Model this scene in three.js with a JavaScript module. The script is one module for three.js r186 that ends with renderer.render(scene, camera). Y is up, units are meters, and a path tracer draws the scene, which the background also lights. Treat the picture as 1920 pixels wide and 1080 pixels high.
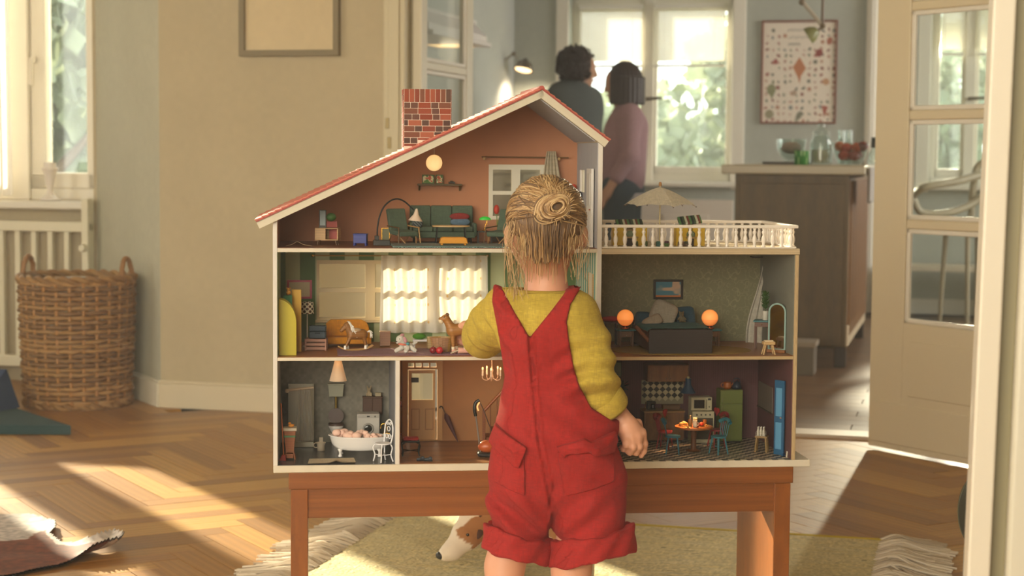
import * as THREE from 'three';
import { RoundedBoxGeometry } from 'three/addons/geometries/RoundedBoxGeometry.js';
import { mergeGeometries } from 'three/addons/utils/BufferGeometryUtils.js';
import { RectAreaLightUniformsLib } from 'three/addons/lights/RectAreaLightUniformsLib.js';

// ---------------------------------------------------------------- camera, sky, sun, daylight, exposure
RectAreaLightUniformsLib.init();
const R = THREE.MathUtils.degToRad, V = (x, y, z) => new THREE.Vector3(x, y, z);
const clamp01 = (x) => Math.min(1, Math.max(0, x));
const scene = new THREE.Scene();
const FOCAL = 3300;                                   // pixels of the 1920 x 1080 frame
const camera = new THREE.PerspectiveCamera(2 * Math.atan(540 / FOCAL) * 180 / Math.PI, 16 / 9, 0.05, 200);
camera.position.set(0, 1, 0);
camera.rotation.order = 'YXZ';
camera.rotation.set(-Math.atan(248 / FOCAL), 0, 0.008);
camera.focus = 3.38;
camera.userData.fStop = 6.2;
camera.updateMatrixWorld(true);

const renderer = new THREE.WebGLRenderer();
renderer.toneMapping = THREE.LinearToneMapping;
renderer.toneMappingExposure = 0.54;
renderer.shadowMap.enabled = true;

// fine dust in the air, which the low sun and the windows light up
scene.fog = new THREE.FogExp2(new THREE.Color(1, 0.96, 0.9), 0.0115);
const sunFrom = (azimuth, up) => V(-Math.sin(R(azimuth)) * Math.cos(R(up)), Math.sin(R(up)), -Math.cos(R(azimuth)) * Math.cos(R(up)));
const SUN = sunFrom(31, 18.3);
// a bright hazy sky, a little warmer and lighter towards the horizon, the same all round
{
  const W = 64, Hh = 32, data = new Float32Array(W * Hh * 4);
  for (let y = 0; y < Hh; y++) for (let x = 0; x < W; x++) { const up = clamp01(((y + 0.5) / Hh - 0.5) * 2), k = 1 - 0.45 * Math.sqrt(up), i = (y * W + x) * 4; data[i] = 0.93 * k - 0.03 * up; data[i + 1] = 0.98 * k; data[i + 2] = 1.0 * k + 0.05 * up; data[i + 3] = 1; }
  const t = new THREE.DataTexture(data, W, Hh, THREE.RGBAFormat, THREE.FloatType);
  t.mapping = THREE.EquirectangularReflectionMapping; t.magFilter = THREE.LinearFilter; t.needsUpdate = true;
  scene.background = t;
  scene.backgroundIntensity = 8.5;
}

const sun = new THREE.DirectionalLight(new THREE.Color(1, 0.85, 0.64), 58);
sun.name = 'sun';
sun.position.copy(SUN).multiplyScalar(20).add(V(-0.5, 0, -4.5));
sun.target.position.set(-0.5, 0, -4.5);
sun.castShadow = true;
sun.shadow.radius = 1.6;
Object.assign(sun.shadow.camera, { left: -6, right: 6, top: 5, bottom: -5, near: 1, far: 40 });
scene.add(sun, sun.target);

// second, lower light that comes in at the right-hand kitchen window (unseen lamp in the garden, placed to light the right-hand floor)
const lampRight = new THREE.SpotLight(new THREE.Color(1, 0.84, 0.62), 520, 0, R(9), 0.3);
lampRight.name = 'unseen_garden_lamp';
lampRight.position.set(3.82, 1.95, -14.6);
lampRight.target.position.set(0.95, 0.1, -5.3);
lampRight.castShadow = true;
lampRight.shadow.radius = 5;
scene.add(lampRight, lampRight.target);

// area lights at unseen windows, placed to light the room and the kitchen
function unseenWindowLight(x, y, z, tx, ty, tz, w, h, color, intensity) {
  const l = new THREE.RectAreaLight(color, intensity, w, h);
  l.position.set(x, y, z);
  l.lookAt(tx, ty, tz);
  l.name = 'unseen_window_light';
  scene.add(l);
}
const DAY = new THREE.Color(0.99, 0.88, 0.62);

// ---------------------------------------------------------------- helpers
let seed = 7;
const rnd = (a = 1, b) => { seed = (seed * 16807) % 2147483647; const t = (seed - 1) / 2147483646; return b === undefined ? t * a : a + t * (b - a); };
const lerp = (a, b, t) => a + (b - a) * t, clamp = (x, a = 0, b = 1) => Math.min(b, Math.max(a, x));
const smooth = (a, b, x) => { const t = clamp((x - a) / (b - a)); return t * t * (3 - 2 * t); };
const hash = (x, y, z) => { let h = Math.imul(x | 0, 374761393) ^ Math.imul(y | 0, 668265263) ^ Math.imul(z | 0, 2147483647 ^ 0x5bd1e995); h = Math.imul(h ^ (h >>> 13), 1274126177); return ((h ^ (h >>> 16)) >>> 0) / 4294967296; };
function noise(x, y, z = 0) {
  const ix = Math.floor(x), iy = Math.floor(y), iz = Math.floor(z), f = (t) => t * t * (3 - 2 * t), u = f(x - ix), v = f(y - iy), w = f(z - iz);
  const k = (a, b, c) => hash(ix + a, iy + b, iz + c);
  return lerp(lerp(lerp(k(0, 0, 0), k(1, 0, 0), u), lerp(k(0, 1, 0), k(1, 1, 0), u), v), lerp(lerp(k(0, 0, 1), k(1, 0, 1), u), lerp(k(0, 1, 1), k(1, 1, 1), u), v), w);
}
const fbm = (x, y, z = 0, n = 4) => { let s = 0, a = 0.5; for (let i = 0; i < n; i++) { s += a * noise(x, y, z); x = x * 2.03 + 7; y = y * 2.03 + 3; a /= 2; } return s; };

// the ray through a pixel of the photograph, met with upright planes, the floor or a frame of one's own
const EYE = camera.position.clone();
const rayTo = (px, py) => V((px - 960) / FOCAL, -(py - 540) / FOCAL, -1).applyQuaternion(camera.quaternion);
const at = (px, py, depth) => { const d = rayTo(px, py); return EYE.clone().addScaledVector(d, depth / -d.z); };
const onFloor = (px, py, y = 0) => { const d = rayTo(px, py); return EYE.clone().addScaledVector(d, (y - EYE.y) / d.y); };
const toPixel = (p) => { const q = p.clone().sub(EYE).applyQuaternion(camera.quaternion.clone().invert()); return [960 - FOCAL * q.x / q.z, 540 + FOCAL * q.y / q.z, -q.z]; };
class Frame {                                          // a turned set of axes: x right, y up, z towards the viewer
  constructor(origin, turn) { this.o = origin.clone(); this.turn = turn; this.q = new THREE.Quaternion().setFromAxisAngle(V(0, 1, 0), turn); this.qi = this.q.clone().invert(); }
  world(x, y, z) { return V(x, y, z).applyQuaternion(this.q).add(this.o); }
  local(p) { return p.clone().sub(this.o).applyQuaternion(this.qi); }
  hit(px, py, z) { const d = rayTo(px, py).applyQuaternion(this.qi), e = this.local(EYE); return e.addScaledVector(d, (z - e.z) / d.z); }
}

// textures
function tex(w, h, metresU, metresV, f, srgb = true) {
  const data = new Uint8Array(w * h * 4);
  for (let y = 0; y < h; y++) for (let x = 0; x < w; x++) { const c = f(x / w, y / h), i = (y * w + x) * 4; for (let k = 0; k < 3; k++) data[i + k] = clamp(typeof c === 'number' ? c : c[k]) * 255; data[i + 3] = 255; }
  const t = new THREE.DataTexture(data, w, h);
  t.wrapS = t.wrapT = THREE.RepeatWrapping; t.magFilter = THREE.LinearFilter; t.minFilter = THREE.LinearMipmapLinearFilter; t.generateMipmaps = true;
  if (srgb) t.colorSpace = THREE.SRGBColorSpace;
  t.repeat.set(1 / metresU, 1 / metresV);
  t.needsUpdate = true;
  return t;
}
const wrapNoise = (u, v, nu, nv, z = 0) => {           // noise that repeats at the edges of the tile
  const a = noise(u * nu, v * nv, z), b = noise((u - 1) * nu, v * nv, z), c = noise(u * nu, (v - 1) * nv, z), d = noise((u - 1) * nu, (v - 1) * nv, z);
  return lerp(lerp(a, b, u), lerp(c, d, u), v);
};
const woodTex = tex(512, 512, 0.9, 0.22, (u, v) => {
  const warp = wrapNoise(u, v, 3, 5, 1) * 0.9, streak = wrapNoise(u, v, 6, 120, 2), rings = 0.5 + 0.5 * Math.sin((v * 9 + warp) * 6.283), pores = wrapNoise(u, v, 40, 240, 3);
  const t = 0.88 + 0.07 * (rings - 0.5) + 0.13 * (streak - 0.5) - (pores > 0.74 ? 0.04 : 0);
  return [t, t * 0.97, t * 0.93];
});
const woodTexUp = woodTex.clone(); woodTexUp.rotation = Math.PI / 2; woodTexUp.repeat.set(1 / 0.22, 1 / 0.9); woodTexUp.needsUpdate = true;
const miniWood = woodTex.clone(); miniWood.repeat.set(1 / 0.18, 1 / 0.045); miniWood.needsUpdate = true;
const miniWoodUp = woodTex.clone(); miniWoodUp.rotation = Math.PI / 2; miniWoodUp.repeat.set(1 / 0.045, 1 / 0.18); miniWoodUp.needsUpdate = true;
const plasterTex = tex(256, 256, 0.8, 0.8, (u, v) => 0.95 + 0.04 * (wrapNoise(u, v, 5, 5, 4) - 0.5) + 0.04 * (wrapNoise(u, v, 40, 40, 5) - 0.5));
const plasterBump = tex(256, 256, 0.25, 0.25, (u, v) => 0.5 + 0.5 * (wrapNoise(u, v, 30, 30, 6) - 0.5), false);
const weaveBump = tex(128, 128, 0.02, 0.02, (u, v) => 0.5 + 0.22 * Math.sin(u * 6.283 * 12) * Math.sin(v * 6.283 * 12) + 0.3 * (wrapNoise(u, v, 14, 14, 8) - 0.5), false);
const weaveTex = tex(256, 256, 0.06, 0.06, (u, v) => 0.9 + 0.14 * (wrapNoise(u, v, 60, 8, 8) - 0.5) + 0.14 * (wrapNoise(u, v, 8, 60, 9) - 0.5));

const mats = new Map();
function mat(color, rough = 0.6, more = {}) {
  const key = JSON.stringify([color, rough, Object.entries(more).map(([k, v]) => [k, v?.uuid ?? v])]);
  if (!mats.has(key)) {
    const { metric, ...rest } = more, m = new (/transmission|sheen|clearcoat|anisotropy|ior/.test(Object.keys(rest).join()) ? THREE.MeshPhysicalMaterial : THREE.MeshStandardMaterial)({ color, roughness: rough, side: THREE.DoubleSide, ...rest });
    m.userData.metric = metric ?? Boolean(rest.map || rest.bumpMap);
    mats.set(key, m);
  }
  return mats.get(key);
}
const wood = (color, rough = 0.45, up = false) => mat(color, rough, { map: up ? woodTexUp : woodTex });
const mini = (color, rough = 0.5, up = false) => mat(color, rough, { map: up ? miniWoodUp : miniWood });
const plaster = (color, rough = 0.85) => mat(color, rough, { map: plasterTex, bumpMap: plasterBump, bumpScale: 0.0006 });
const cloth = (color, more = {}) => mat(color, 0.95, { map: weaveTex, bumpMap: weaveBump, bumpScale: 0.0004, ...more });
const glow = (color, emissive, strength) => mat(color, 0.5, { emissive: new THREE.Color(emissive), emissiveIntensity: strength });
const pane = mat('#f4f8f6', 0.03, { transmission: 1, thickness: 0, ior: 1.45 });
const glassware = mat('#f2f7f5', 0.02, { transmission: 1, thickness: 0, ior: 1.5 });
const metal = (color, rough = 0.3) => mat(color, rough, { metalness: 1 });

// geometry: every helper returns a geometry that is already in its place
const put = (g, x = 0, y = 0, z = 0, rx = 0, ry = 0, rz = 0) => { if (rx || ry || rz) g.applyMatrix4(new THREE.Matrix4().makeRotationFromEuler(new THREE.Euler(rx, ry, rz))); return g.translate(x, y, z); };
const box = (w, h, d, x = 0, y = 0, z = 0, r = 0) => put(r ? new RoundedBoxGeometry(w, h, d, 2, Math.min(r, w / 2.01, h / 2.01, d / 2.01)) : new THREE.BoxGeometry(w, h, d), x, y, z);
const span = (x0, x1, y0, y1, z0, z1, r = 0) => box(Math.abs(x1 - x0), Math.abs(y1 - y0), Math.abs(z1 - z0), (x0 + x1) / 2, (y0 + y1) / 2, (z0 + z1) / 2, r);
const cyl = (r0, r1, h, x = 0, y = 0, z = 0, n = 20) => put(new THREE.CylinderGeometry(r1, r0, h, n), x, y + h / 2, z);
const ball = (r, x = 0, y = 0, z = 0, sx = 1, sy = 1, sz = 1, n = 20) => put(new THREE.SphereGeometry(r, n, Math.ceil(n * 0.7)).scale(sx, sy, sz), x, y, z);
const lathe = (pts, n = 28) => new THREE.LatheGeometry(pts.map(([r, y]) => new THREE.Vector2(r, y)), n);
const tube = (pts, r, n = 24, m = 8, closed = false) => new THREE.TubeGeometry(new THREE.CatmullRomCurve3(pts.map((p) => (p.isVector3 ? p : V(...p))), closed), n, r, m, closed);
function rod(a, b, r0, r1 = r0, n = 10) {
  const p = V(...a), q = V(...b), d = q.clone().sub(p), g = new THREE.CylinderGeometry(r1, r0, d.length(), n);
  return g.applyQuaternion(new THREE.Quaternion().setFromUnitVectors(V(0, 1, 0), d.clone().normalize())).translate((p.x + q.x) / 2, (p.y + q.y) / 2, (p.z + q.z) / 2);
}
const outline = (pts, holes = []) => { const s = new THREE.Shape(pts.map(([x, y]) => new THREE.Vector2(x, y))); for (const h of holes) s.holes.push(new THREE.Path(h.map(([x, y]) => new THREE.Vector2(x, y)))); return s; };
const rectPts = (x0, x1, y0, y1) => [[x0, y0], [x1, y0], [x1, y1], [x0, y1]];
const slab = (shape, depth, z = 0, bevel = 0) => new THREE.ExtrudeGeometry(shape, { depth: depth - 2 * bevel, bevelEnabled: bevel > 0, bevelSize: bevel, bevelThickness: bevel, bevelOffset: -bevel, bevelSegments: 2, curveSegments: 16 }).translate(0, 0, z + bevel);
function join(list) {
  const all = list.flat(9).map((g) => { const n = g.index ? g.toNonIndexed() : g.clone(); for (const k of Object.keys(n.attributes)) if (!['position', 'normal', 'uv'].includes(k)) n.deleteAttribute(k); if (!n.attributes.uv) n.setAttribute('uv', new THREE.BufferAttribute(new Float32Array(n.attributes.position.count * 2), 2)); n.morphAttributes = {}; return n; });
  return all.length === 1 ? all[0] : mergeGeometries(all);
}
function metricUV(g, du = 0, dv = 0) {                  // uv in metres from the way each face looks
  if (g.userData.metric) return g;
  const p = g.attributes.position, n = g.attributes.normal, uv = new Float32Array(p.count * 2);
  for (let i = 0; i < p.count; i++) {
    const ax = Math.abs(n.getX(i)), ay = Math.abs(n.getY(i)), az = Math.abs(n.getZ(i)), x = p.getX(i), y = p.getY(i), z = p.getZ(i);
    const [a, b] = ay >= ax && ay >= az ? [x, z] : ax > az ? [z, y] : [x, y];
    uv[i * 2] = a + du; uv[i * 2 + 1] = b + dv;
  }
  g.setAttribute('uv', new THREE.BufferAttribute(uv, 2));
  g.userData.metric = true;
  return g;
}

// the scene's objects
const taken = new Map();
function numbered(name) { const n = taken.get(name) ?? 0; taken.set(name, n + 1); return n ? name + '_' + String(n).padStart(3, '0') : name; }
function mesh(name, geometry, material) {
  const g = Array.isArray(geometry) ? join(geometry) : geometry;
  if (material.userData.metric) metricUV(g, rnd(), rnd());
  const m = new THREE.Mesh(g, material);
  m.name = name; m.castShadow = m.receiveShadow = true;
  return m;
}
function tag(o, label, category, group) { Object.assign(o.userData, { label, category }); if (group) o.userData.group = group; return o; }
function part(parent, name, geometry, material, more = {}) {
  const m = mesh(name, geometry, material);
  if (more.at) m.position.set(...more.at);
  if (more.turn) m.rotation.set(...more.turn);
  if (more.label) m.userData.label = more.label;
  if (more.kind) m.userData.kind = more.kind;
  parent.add(m);
  return m;
}
function thing(name, label, category, position, turn = 0, group) {
  const o = new THREE.Group();
  o.name = numbered(name); o.position.copy(position); o.rotation.y = turn;
  scene.add(o);
  return tag(o, label, category, group);
}
function solo(name, label, category, geometry, material, position = V(0, 0, 0), turn = 0, group) {
  const m = mesh(numbered(name), geometry, material);
  m.position.copy(position); m.rotation.y = turn;
  scene.add(m);
  return tag(m, label, category, group);
}
function structure(name, geometry, material, position = V(0, 0, 0), turn = 0) {
  const m = mesh(name, geometry, material);
  m.position.copy(position); m.rotation.y = turn; m.userData.kind = 'structure';
  scene.add(m);
  return m;
}
function copyOf(root, position, turn, label, group) {
  const c = root.clone();
  c.name = numbered(root.name.replace(/_\d{3}$/, '')); c.position.copy(position); if (turn !== undefined) c.rotation.y = turn;
  c.userData = { ...root.userData, ...(label ? { label } : {}), ...(group ? { group } : {}) };
  scene.add(c);
  return c;
}

// solids from distance fields, meshed with surface nets
const cap = (a, b, ra, rb = ra) => {                   // tapered capsule
  const ax = a.x, ay = a.y, az = a.z, dx = b.x - ax, dy = b.y - ay, dz = b.z - az, l2 = dx * dx + dy * dy + dz * dz || 1e-9;
  return (x, y, z) => { const px = x - ax, py = y - ay, pz = z - az; let t = (px * dx + py * dy + pz * dz) / l2; t = t < 0 ? 0 : t > 1 ? 1 : t; const ex = px - dx * t, ey = py - dy * t, ez = pz - dz * t; return Math.sqrt(ex * ex + ey * ey + ez * ez) - (ra + (rb - ra) * t); };
};
const egg = (c, rx, ry, rz) => (x, y, z) => { const a = (x - c.x) / rx, b = (y - c.y) / ry, d = (z - c.z) / rz, k = Math.sqrt(a * a + b * b + d * d); return (k - 1) * Math.min(rx, ry, rz) * (k > 1 ? 1 : 1); };
const smin = (a, b, k) => { const h = Math.max(k - Math.abs(a - b), 0) / k; return Math.min(a, b) - h * h * k / 4; };
const blend = (k, ...fs) => (x, y, z) => { let d = fs[0](x, y, z); for (let i = 1; i < fs.length; i++) d = smin(d, fs[i](x, y, z), k); return d; };
function polyDistance(pts) {
  return (x, y) => {
    let d = 1e9, inside = false;
    for (let i = 0, j = pts.length - 1; i < pts.length; j = i++) {
      const [xi, yi] = pts[i], [xj, yj] = pts[j], ex = xj - xi, ey = yj - yi, wx = x - xi, wy = y - yi, t = clamp((wx * ex + wy * ey) / (ex * ex + ey * ey));
      d = Math.min(d, Math.hypot(wx - ex * t, wy - ey * t));
      if ((yi > y) !== (yj > y) && x < ((xj - xi) * (y - yi)) / (yj - yi) + xi) inside = !inside;
    }
    return inside ? -d : d;
  };
}
function solid(f, lo, hi, cell) {
  const nx = Math.ceil((hi[0] - lo[0]) / cell) + 1, ny = Math.ceil((hi[1] - lo[1]) / cell) + 1, nz = Math.ceil((hi[2] - lo[2]) / cell) + 1, v = new Float32Array(nx * ny * nz);
  for (let k = 0, i = 0; k < nz; k++) for (let j = 0; j < ny; j++) for (let l = 0; l < nx; l++) v[i++] = f(lo[0] + l * cell, lo[1] + j * cell, lo[2] + k * cell);
  const pos = [], idx = new Int32Array(nx * ny * nz).fill(-1), tri = [], sx = 1, sy = nx, sz = nx * ny;
  for (let k = 0; k < nz - 1; k++) for (let j = 0; j < ny - 1; j++) for (let l = 0; l < nx - 1; l++) {
    const o = l + j * sy + k * sz; let m = 0, cx = 0, cy = 0, cz = 0, n = 0;
    for (let c = 0; c < 8; c++) if (v[o + (c & 1) + ((c >> 1) & 1) * sy + ((c >> 2) & 1) * sz] < 0) m |= 1 << c;
    if (m === 0 || m === 255) continue;
    for (let c = 0; c < 8; c++) for (const b of [1, 2, 4]) if (!(c & b)) {
      const e = c | b; if (((m >> c) & 1) === ((m >> e) & 1)) continue;
      const p = v[o + (c & 1) + ((c >> 1) & 1) * sy + ((c >> 2) & 1) * sz], q = v[o + (e & 1) + ((e >> 1) & 1) * sy + ((e >> 2) & 1) * sz], t = p / (p - q);
      cx += (c & 1) + (b === 1 ? t : 0); cy += ((c >> 1) & 1) + (b === 2 ? t : 0); cz += ((c >> 2) & 1) + (b === 4 ? t : 0); n++;
    }
    idx[o] = pos.length / 3;
    pos.push(lo[0] + (l + cx / n) * cell, lo[1] + (j + cy / n) * cell, lo[2] + (k + cz / n) * cell);
  }
  const quad = (a, b, c, d, flip) => { if (a < 0 || b < 0 || c < 0 || d < 0) return; flip ? tri.push(a, c, b, a, d, c) : tri.push(a, b, c, a, c, d); };
  for (let k = 1; k < nz - 1; k++) for (let j = 1; j < ny - 1; j++) for (let l = 1; l < nx - 1; l++) {
    const o = l + j * sy + k * sz, s = v[o] < 0;
    if (s !== v[o + sx] < 0) quad(idx[o - sy - sz], idx[o - sz], idx[o], idx[o - sy], !s);
    if (s !== v[o + sy] < 0) quad(idx[o - sx - sz], idx[o - sx], idx[o], idx[o - sz], !s);
    if (s !== v[o + sz] < 0) quad(idx[o - sx - sy], idx[o - sy], idx[o], idx[o - sx], !s);
  }
  const g = new THREE.BufferGeometry(), P = new Float32Array(pos), N = new Float32Array(pos.length), e = cell * 0.5;
  for (let i = 0; i < pos.length; i += 3) {
    const [x, y, z] = [P[i], P[i + 1], P[i + 2]], a = f(x + e, y, z) - f(x - e, y, z), b = f(x, y + e, z) - f(x, y - e, z), c = f(x, y, z + e) - f(x, y, z - e), l = Math.hypot(a, b, c) || 1;
    N[i] = a / l; N[i + 1] = b / l; N[i + 2] = c / l;
  }
  g.setAttribute('position', new THREE.BufferAttribute(P, 3));
  g.setAttribute('normal', new THREE.BufferAttribute(N, 3));
  g.setIndex(tri);
  return g;
}

// ---------------------------------------------------------------- the rooms (axes of the room: u to the right, v away from the camera)
const TURN = R(-14.5), RF = new Frame(V(0, 0, 0), TURN), room = (u, y, v) => RF.world(u, y, -v);
const hitWall = (px, py, v) => { const p = RF.hit(px, py, -v); return [p.x, p.y]; };
const CREAM = '#c2b291', WHITE = '#e9e2d3', KITCHEN = '#babdb2';
const creamWall = plaster(CREAM), whitePaint = mat('#e6dfd0', 0.38), softWhite = mat('#e9e4da', 0.55), kitchenWall = plaster(KITCHEN);
const H = 3.1;
// a wall between two points (u, v) of its near face, with real openings; thickness goes away from the near face
function wallAlong(name, a, b, y0, y1, thick, material, holes = []) {
  const du = b[0] - a[0], dv = b[1] - a[1], len = Math.hypot(du, dv), turn = Math.atan2(dv, du);
  const s = outline(rectPts(0, len, y0, y1), holes.map((h) => rectPts(...h)));
  return structure(name, slab(s, thick, -thick), material, room(a[0], 0, a[1]), TURN + turn);
}

const BACK = 6.32, BAY = 6.89, KB = 11.65;
structure('ceiling', [span(-6.1, 3.6, H, H + 0.2, -7.2, 2.3), span(-3.25, 3.6, H, H + 0.2, -12.0, -7.2)], plaster('#e4dac6'), V(0, 0, 0), TURN);
const subfloor = structure('floor', span(-6.1, 3.6, -0.2, -0.012, -7.2, 2.3), mat('#3d2a18', 0.8), V(0, 0, 0), TURN);
const kitchenFloor = structure('floor_kitchen', span(-3.2, 3.6, -0.21, -0.012, -12.0, -6.33), mat('#6b5844', 0.8), V(0, 0, 0), TURN);

// herringbone parquet: every plank a piece, the 300 that show largest as meshes of their own
{
  const W = 0.074, N = 7, list = [], rot = R(45);
  for (let m = -40; m < 40; m++) for (let k = -160; k < 160; k++) for (const up of [0, 1]) {
    const a = up ? k + N * m + 0.5 : k + N * m + N / 2, b = up ? k + 1 - N * m + N / 2 : k - N * m + 0.5;
    const x = (a * Math.cos(rot) - b * Math.sin(rot)) * W, y = (a * Math.sin(rot) + b * Math.cos(rot)) * W, u = x - 1.5, v = y + 4;
    if (u < -5.5 || u > 3 || v < 1.6 || v > (u > -2 && u < 0.35 ? BACK + 0.09 : BACK + 0.03) + (u < -3.03 ? Math.min(-3.06 - u, 0.55) : 0)) continue;
    const p = room(u, 0, v), [px, py, d] = toPixel(p), hidden = px > 545 && px < 1490 && py < 970;
    const inView = d > 0 && px > -160 && px < 1900 && py < 1220 && !hidden;
    list.push({ u, v, up, score: inView ? 1e6 / d / d : 1 / (1 + d * d) });
  }
  list.sort((a, b) => b.score - a.score);
  const tones = ['#c08c3c', '#b27c32', '#ca9644', '#a2702a', '#b88438', '#d2a04c', '#b27e34'].map((c) => mat(c, 0.37, { map: woodTex }));
  const shapes = [0, 1, 2, 3, 4].map((i) => metricUV(box(N * W - 0.0014, 0.0122, W - 0.0014, 0, -0.0061, 0), i * 0.173, i * 0.311));
  const rest = [];
  list.forEach((t, i) => {
    const turn = t.up ? R(-45) - Math.PI / 2 : R(-45), tilt = rnd(-0.0012, 0.0012), roll = rnd(-0.006, 0.006), lift = rnd(-0.0004, 0.0002);
    if (i < 300) {
      const m = new THREE.Mesh(shapes[i % 5], tones[Math.floor(rnd(7))]);
      m.name = 'plank'; m.position.set(t.u, lift, -t.v); m.rotation.set(roll, turn, tilt, 'YXZ'); m.castShadow = m.receiveShadow = true;
      m.rotation.y = t.up ? Math.PI / 4 + Math.PI / 2 : Math.PI / 4;
      subfloor.add(m);
    } else rest.push(put(box(N * W - 0.0014, 0.0122, W - 0.0014, 0, -0.0061, 0), t.u, 0, -t.v, 0, t.up ? Math.PI * 0.75 : Math.PI / 4, 0));
  });
  part(subfloor, 'plank', rest, tones[0], { kind: 'stuff' });
}
// kitchen boards, seen in the gap beside the island
{
  const tones = ['#8a6844', '#7d5d3b', '#94724c'].map((c) => mat(c, 0.36, { map: woodTex }));
  const shape = metricUV(box(1.196, 0.0125, 0.117, 0, -0.006, 0));
  for (let i = 0; i < 40; i++) for (let j = -2; j < 3; j++) {
    const m = new THREE.Mesh(shape, tones[(i * 7 + j + 9) % 3]);
    m.name = 'plank'; m.position.set(j * 1.2 + (i % 3) * 0.4 - 0.2, 0, -6.5 - i * 0.119); m.castShadow = m.receiveShadow = true;
    kitchenFloor.add(m);
  }
}
structure('trim_1', span(-2.05, 0.4, -0.012, 0.012, -6.47, -6.33, 0.006), mat('#cdb9a4', 0.5), V(0, 0, 0), TURN);

// picture wall, chamfer, bay wall with the window
wallAlong('wall_back', [-3.06, BACK], [-2.12, BACK], 0, H, 0.15, creamWall);
wallAlong('wall_back_right', [0.42, BACK], [2.8, BACK], 0, H, 0.15, creamWall);
structure('wall_above_door', span(-2.12, 0.42, 2.45, H, -BACK - 0.15, -BACK), creamWall, V(0, 0, 0), TURN);
wallAlong('wall_chamfer', [-3.63, BAY], [-3.06, BACK], 0, H, 0.12, plaster('#c4c0aa'));
const bayLeft = -5.7, sill = 0.79, bayTop = 2.94;
wallAlong('wall_bay', [bayLeft - 0.3, BAY], [-3.63, BAY], 0, H, 0.28, creamWall, [[0.3, 2.355, sill, bayTop]]);
// baseboards: a tall board with a rounded top
function baseboard(name, a, b) {
  const len = Math.hypot(b[0] - a[0], b[1] - a[1]), g = slab(outline([[0, 0], [0.016, 0], [0.016, 0.075], [0.012, 0.085], [0.009, 0.092], [0, 0.094]]), len, 0);
  g.rotateY(Math.PI / 2);
  return structure(name, put(g.applyMatrix4(new THREE.Matrix4().makeScale(1, 1, -1)).translate(0, 0, 0), 0, 0, 0), mat('#ddd0b4', 0.4), room(a[0], 0, a[1]), TURN + Math.atan2(b[1] - a[1], b[0] - a[0]));
}
structure('baseboard_back', [span(-3.062, -2.13, 0, 0.098, -BACK, -BACK + 0.016, 0.004), span(-3.062, -2.13, 0.098, 0.108, -BACK, -BACK + 0.009, 0.003)], mat('#cfc1a4', 0.4), V(0, 0, 0), TURN);
structure('baseboard_chamfer', [span(0, 0.81, 0, 0.098, 0, 0.016, 0.004), span(0, 0.81, 0.098, 0.108, 0, 0.009, 0.003)], mat('#d8d0bb', 0.4), room(-3.632, 0, BAY), TURN - Math.PI / 4);

// the bay window: frame, sashes, sill board; unseen left posts placed to shape the sun patches
{
  const f = structure('window_1', [span(-5.7, -5.42, sill, bayTop, -BAY - 0.2, -BAY - 0.1, 0.004), span(-3.68, -3.648, sill, bayTop, -BAY - 0.2, -BAY - 0.1, 0.004), span(-5.7, -3.648, bayTop - 0.08, bayTop, -BAY - 0.2, -BAY - 0.1, 0.004),
    span(-5.7, -3.648, sill, sill + 0.05, -BAY - 0.2, -BAY - 0.1, 0.004), span(-4.13, -4.0, sill, bayTop, -BAY - 0.2, -BAY - 0.08, 0.006), span(-5.1, -4.9, sill, bayTop, -BAY - 0.2, -BAY - 0.08, 0.006)], whitePaint, V(0, 0, 0), TURN);
  for (const [a, b] of [[-5.42, -5.1], [-4.9, -4.13], [-4.0, -3.68]]) {
    part(f, 'sash', [span(a, a + 0.075, sill + 0.05, bayTop - 0.08, -BAY - 0.16, -BAY - 0.1, 0.008), span(b - 0.05, b, sill + 0.05, bayTop - 0.08, -BAY - 0.16, -BAY - 0.1, 0.008), span(a, b, sill + 0.05, sill + 0.12, -BAY - 0.16, -BAY - 0.1, 0.008), span(a, b, bayTop - 0.13, bayTop - 0.08, -BAY - 0.16, -BAY - 0.1, 0.008)], whitePaint);
    part(f, 'pane', span(a + 0.07, b - 0.045, sill + 0.11, bayTop - 0.12, -BAY - 0.132, -BAY - 0.128), pane);
  }
  const hx = hitWall(42, 130, BAY + 0.05);
  part(f, 'handle', [cyl(0.012, 0.012, 0.03, 0, 0, 0), rod([0, 0.02, 0.02], [0.004, -0.1, 0.03], 0.009, 0.007)], mat('#ded6c8', 0.35), { at: [hx[0] + 0.03, hx[1] + 0.03, -BAY - 0.09] });
  part(f, 'window_sill', span(-5.85, -3.645, sill - 0.035, sill, -BAY - 0.1, -BAY + 0.1, 0.01), whitePaint);
}

// rear, left and right walls with unseen windows placed to light the living room
wallAlong('wall_left', [-5.95, -2.2], [-5.95, BAY], 0, H, 0.2, creamWall, [[2.2, 5.4, 0.7, 2.6]]);
wallAlong('wall_rear', [3.2, -2.0], [-6.1, -2.0], 0, H, 0.2, creamWall, [[2.6, 6.4, 0.7, 2.6]]);
wallAlong('wall_right', [3.4, BAY], [3.4, -2.2], 0, H, 0.2, creamWall);
structure('window_4', [span(-6.1, -6.0, 0.7, 0.76, -3.2, 0), span(-6.1, -6.0, 2.54, 2.6, -3.2, 0), span(-6.1, -6.0, 0.7, 2.6, -1.65, -1.55)], whitePaint, V(0, 0, 0), TURN);
structure('window_5', [span(-3.2, 0.6, 0.7, 0.76, 2.05, 2.15), span(-3.2, 0.6, 2.54, 2.6, 2.05, 2.15), span(-1.35, -1.25, 0.7, 2.6, 2.05, 2.15)], whitePaint, V(0, 0, 0), TURN);
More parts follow.
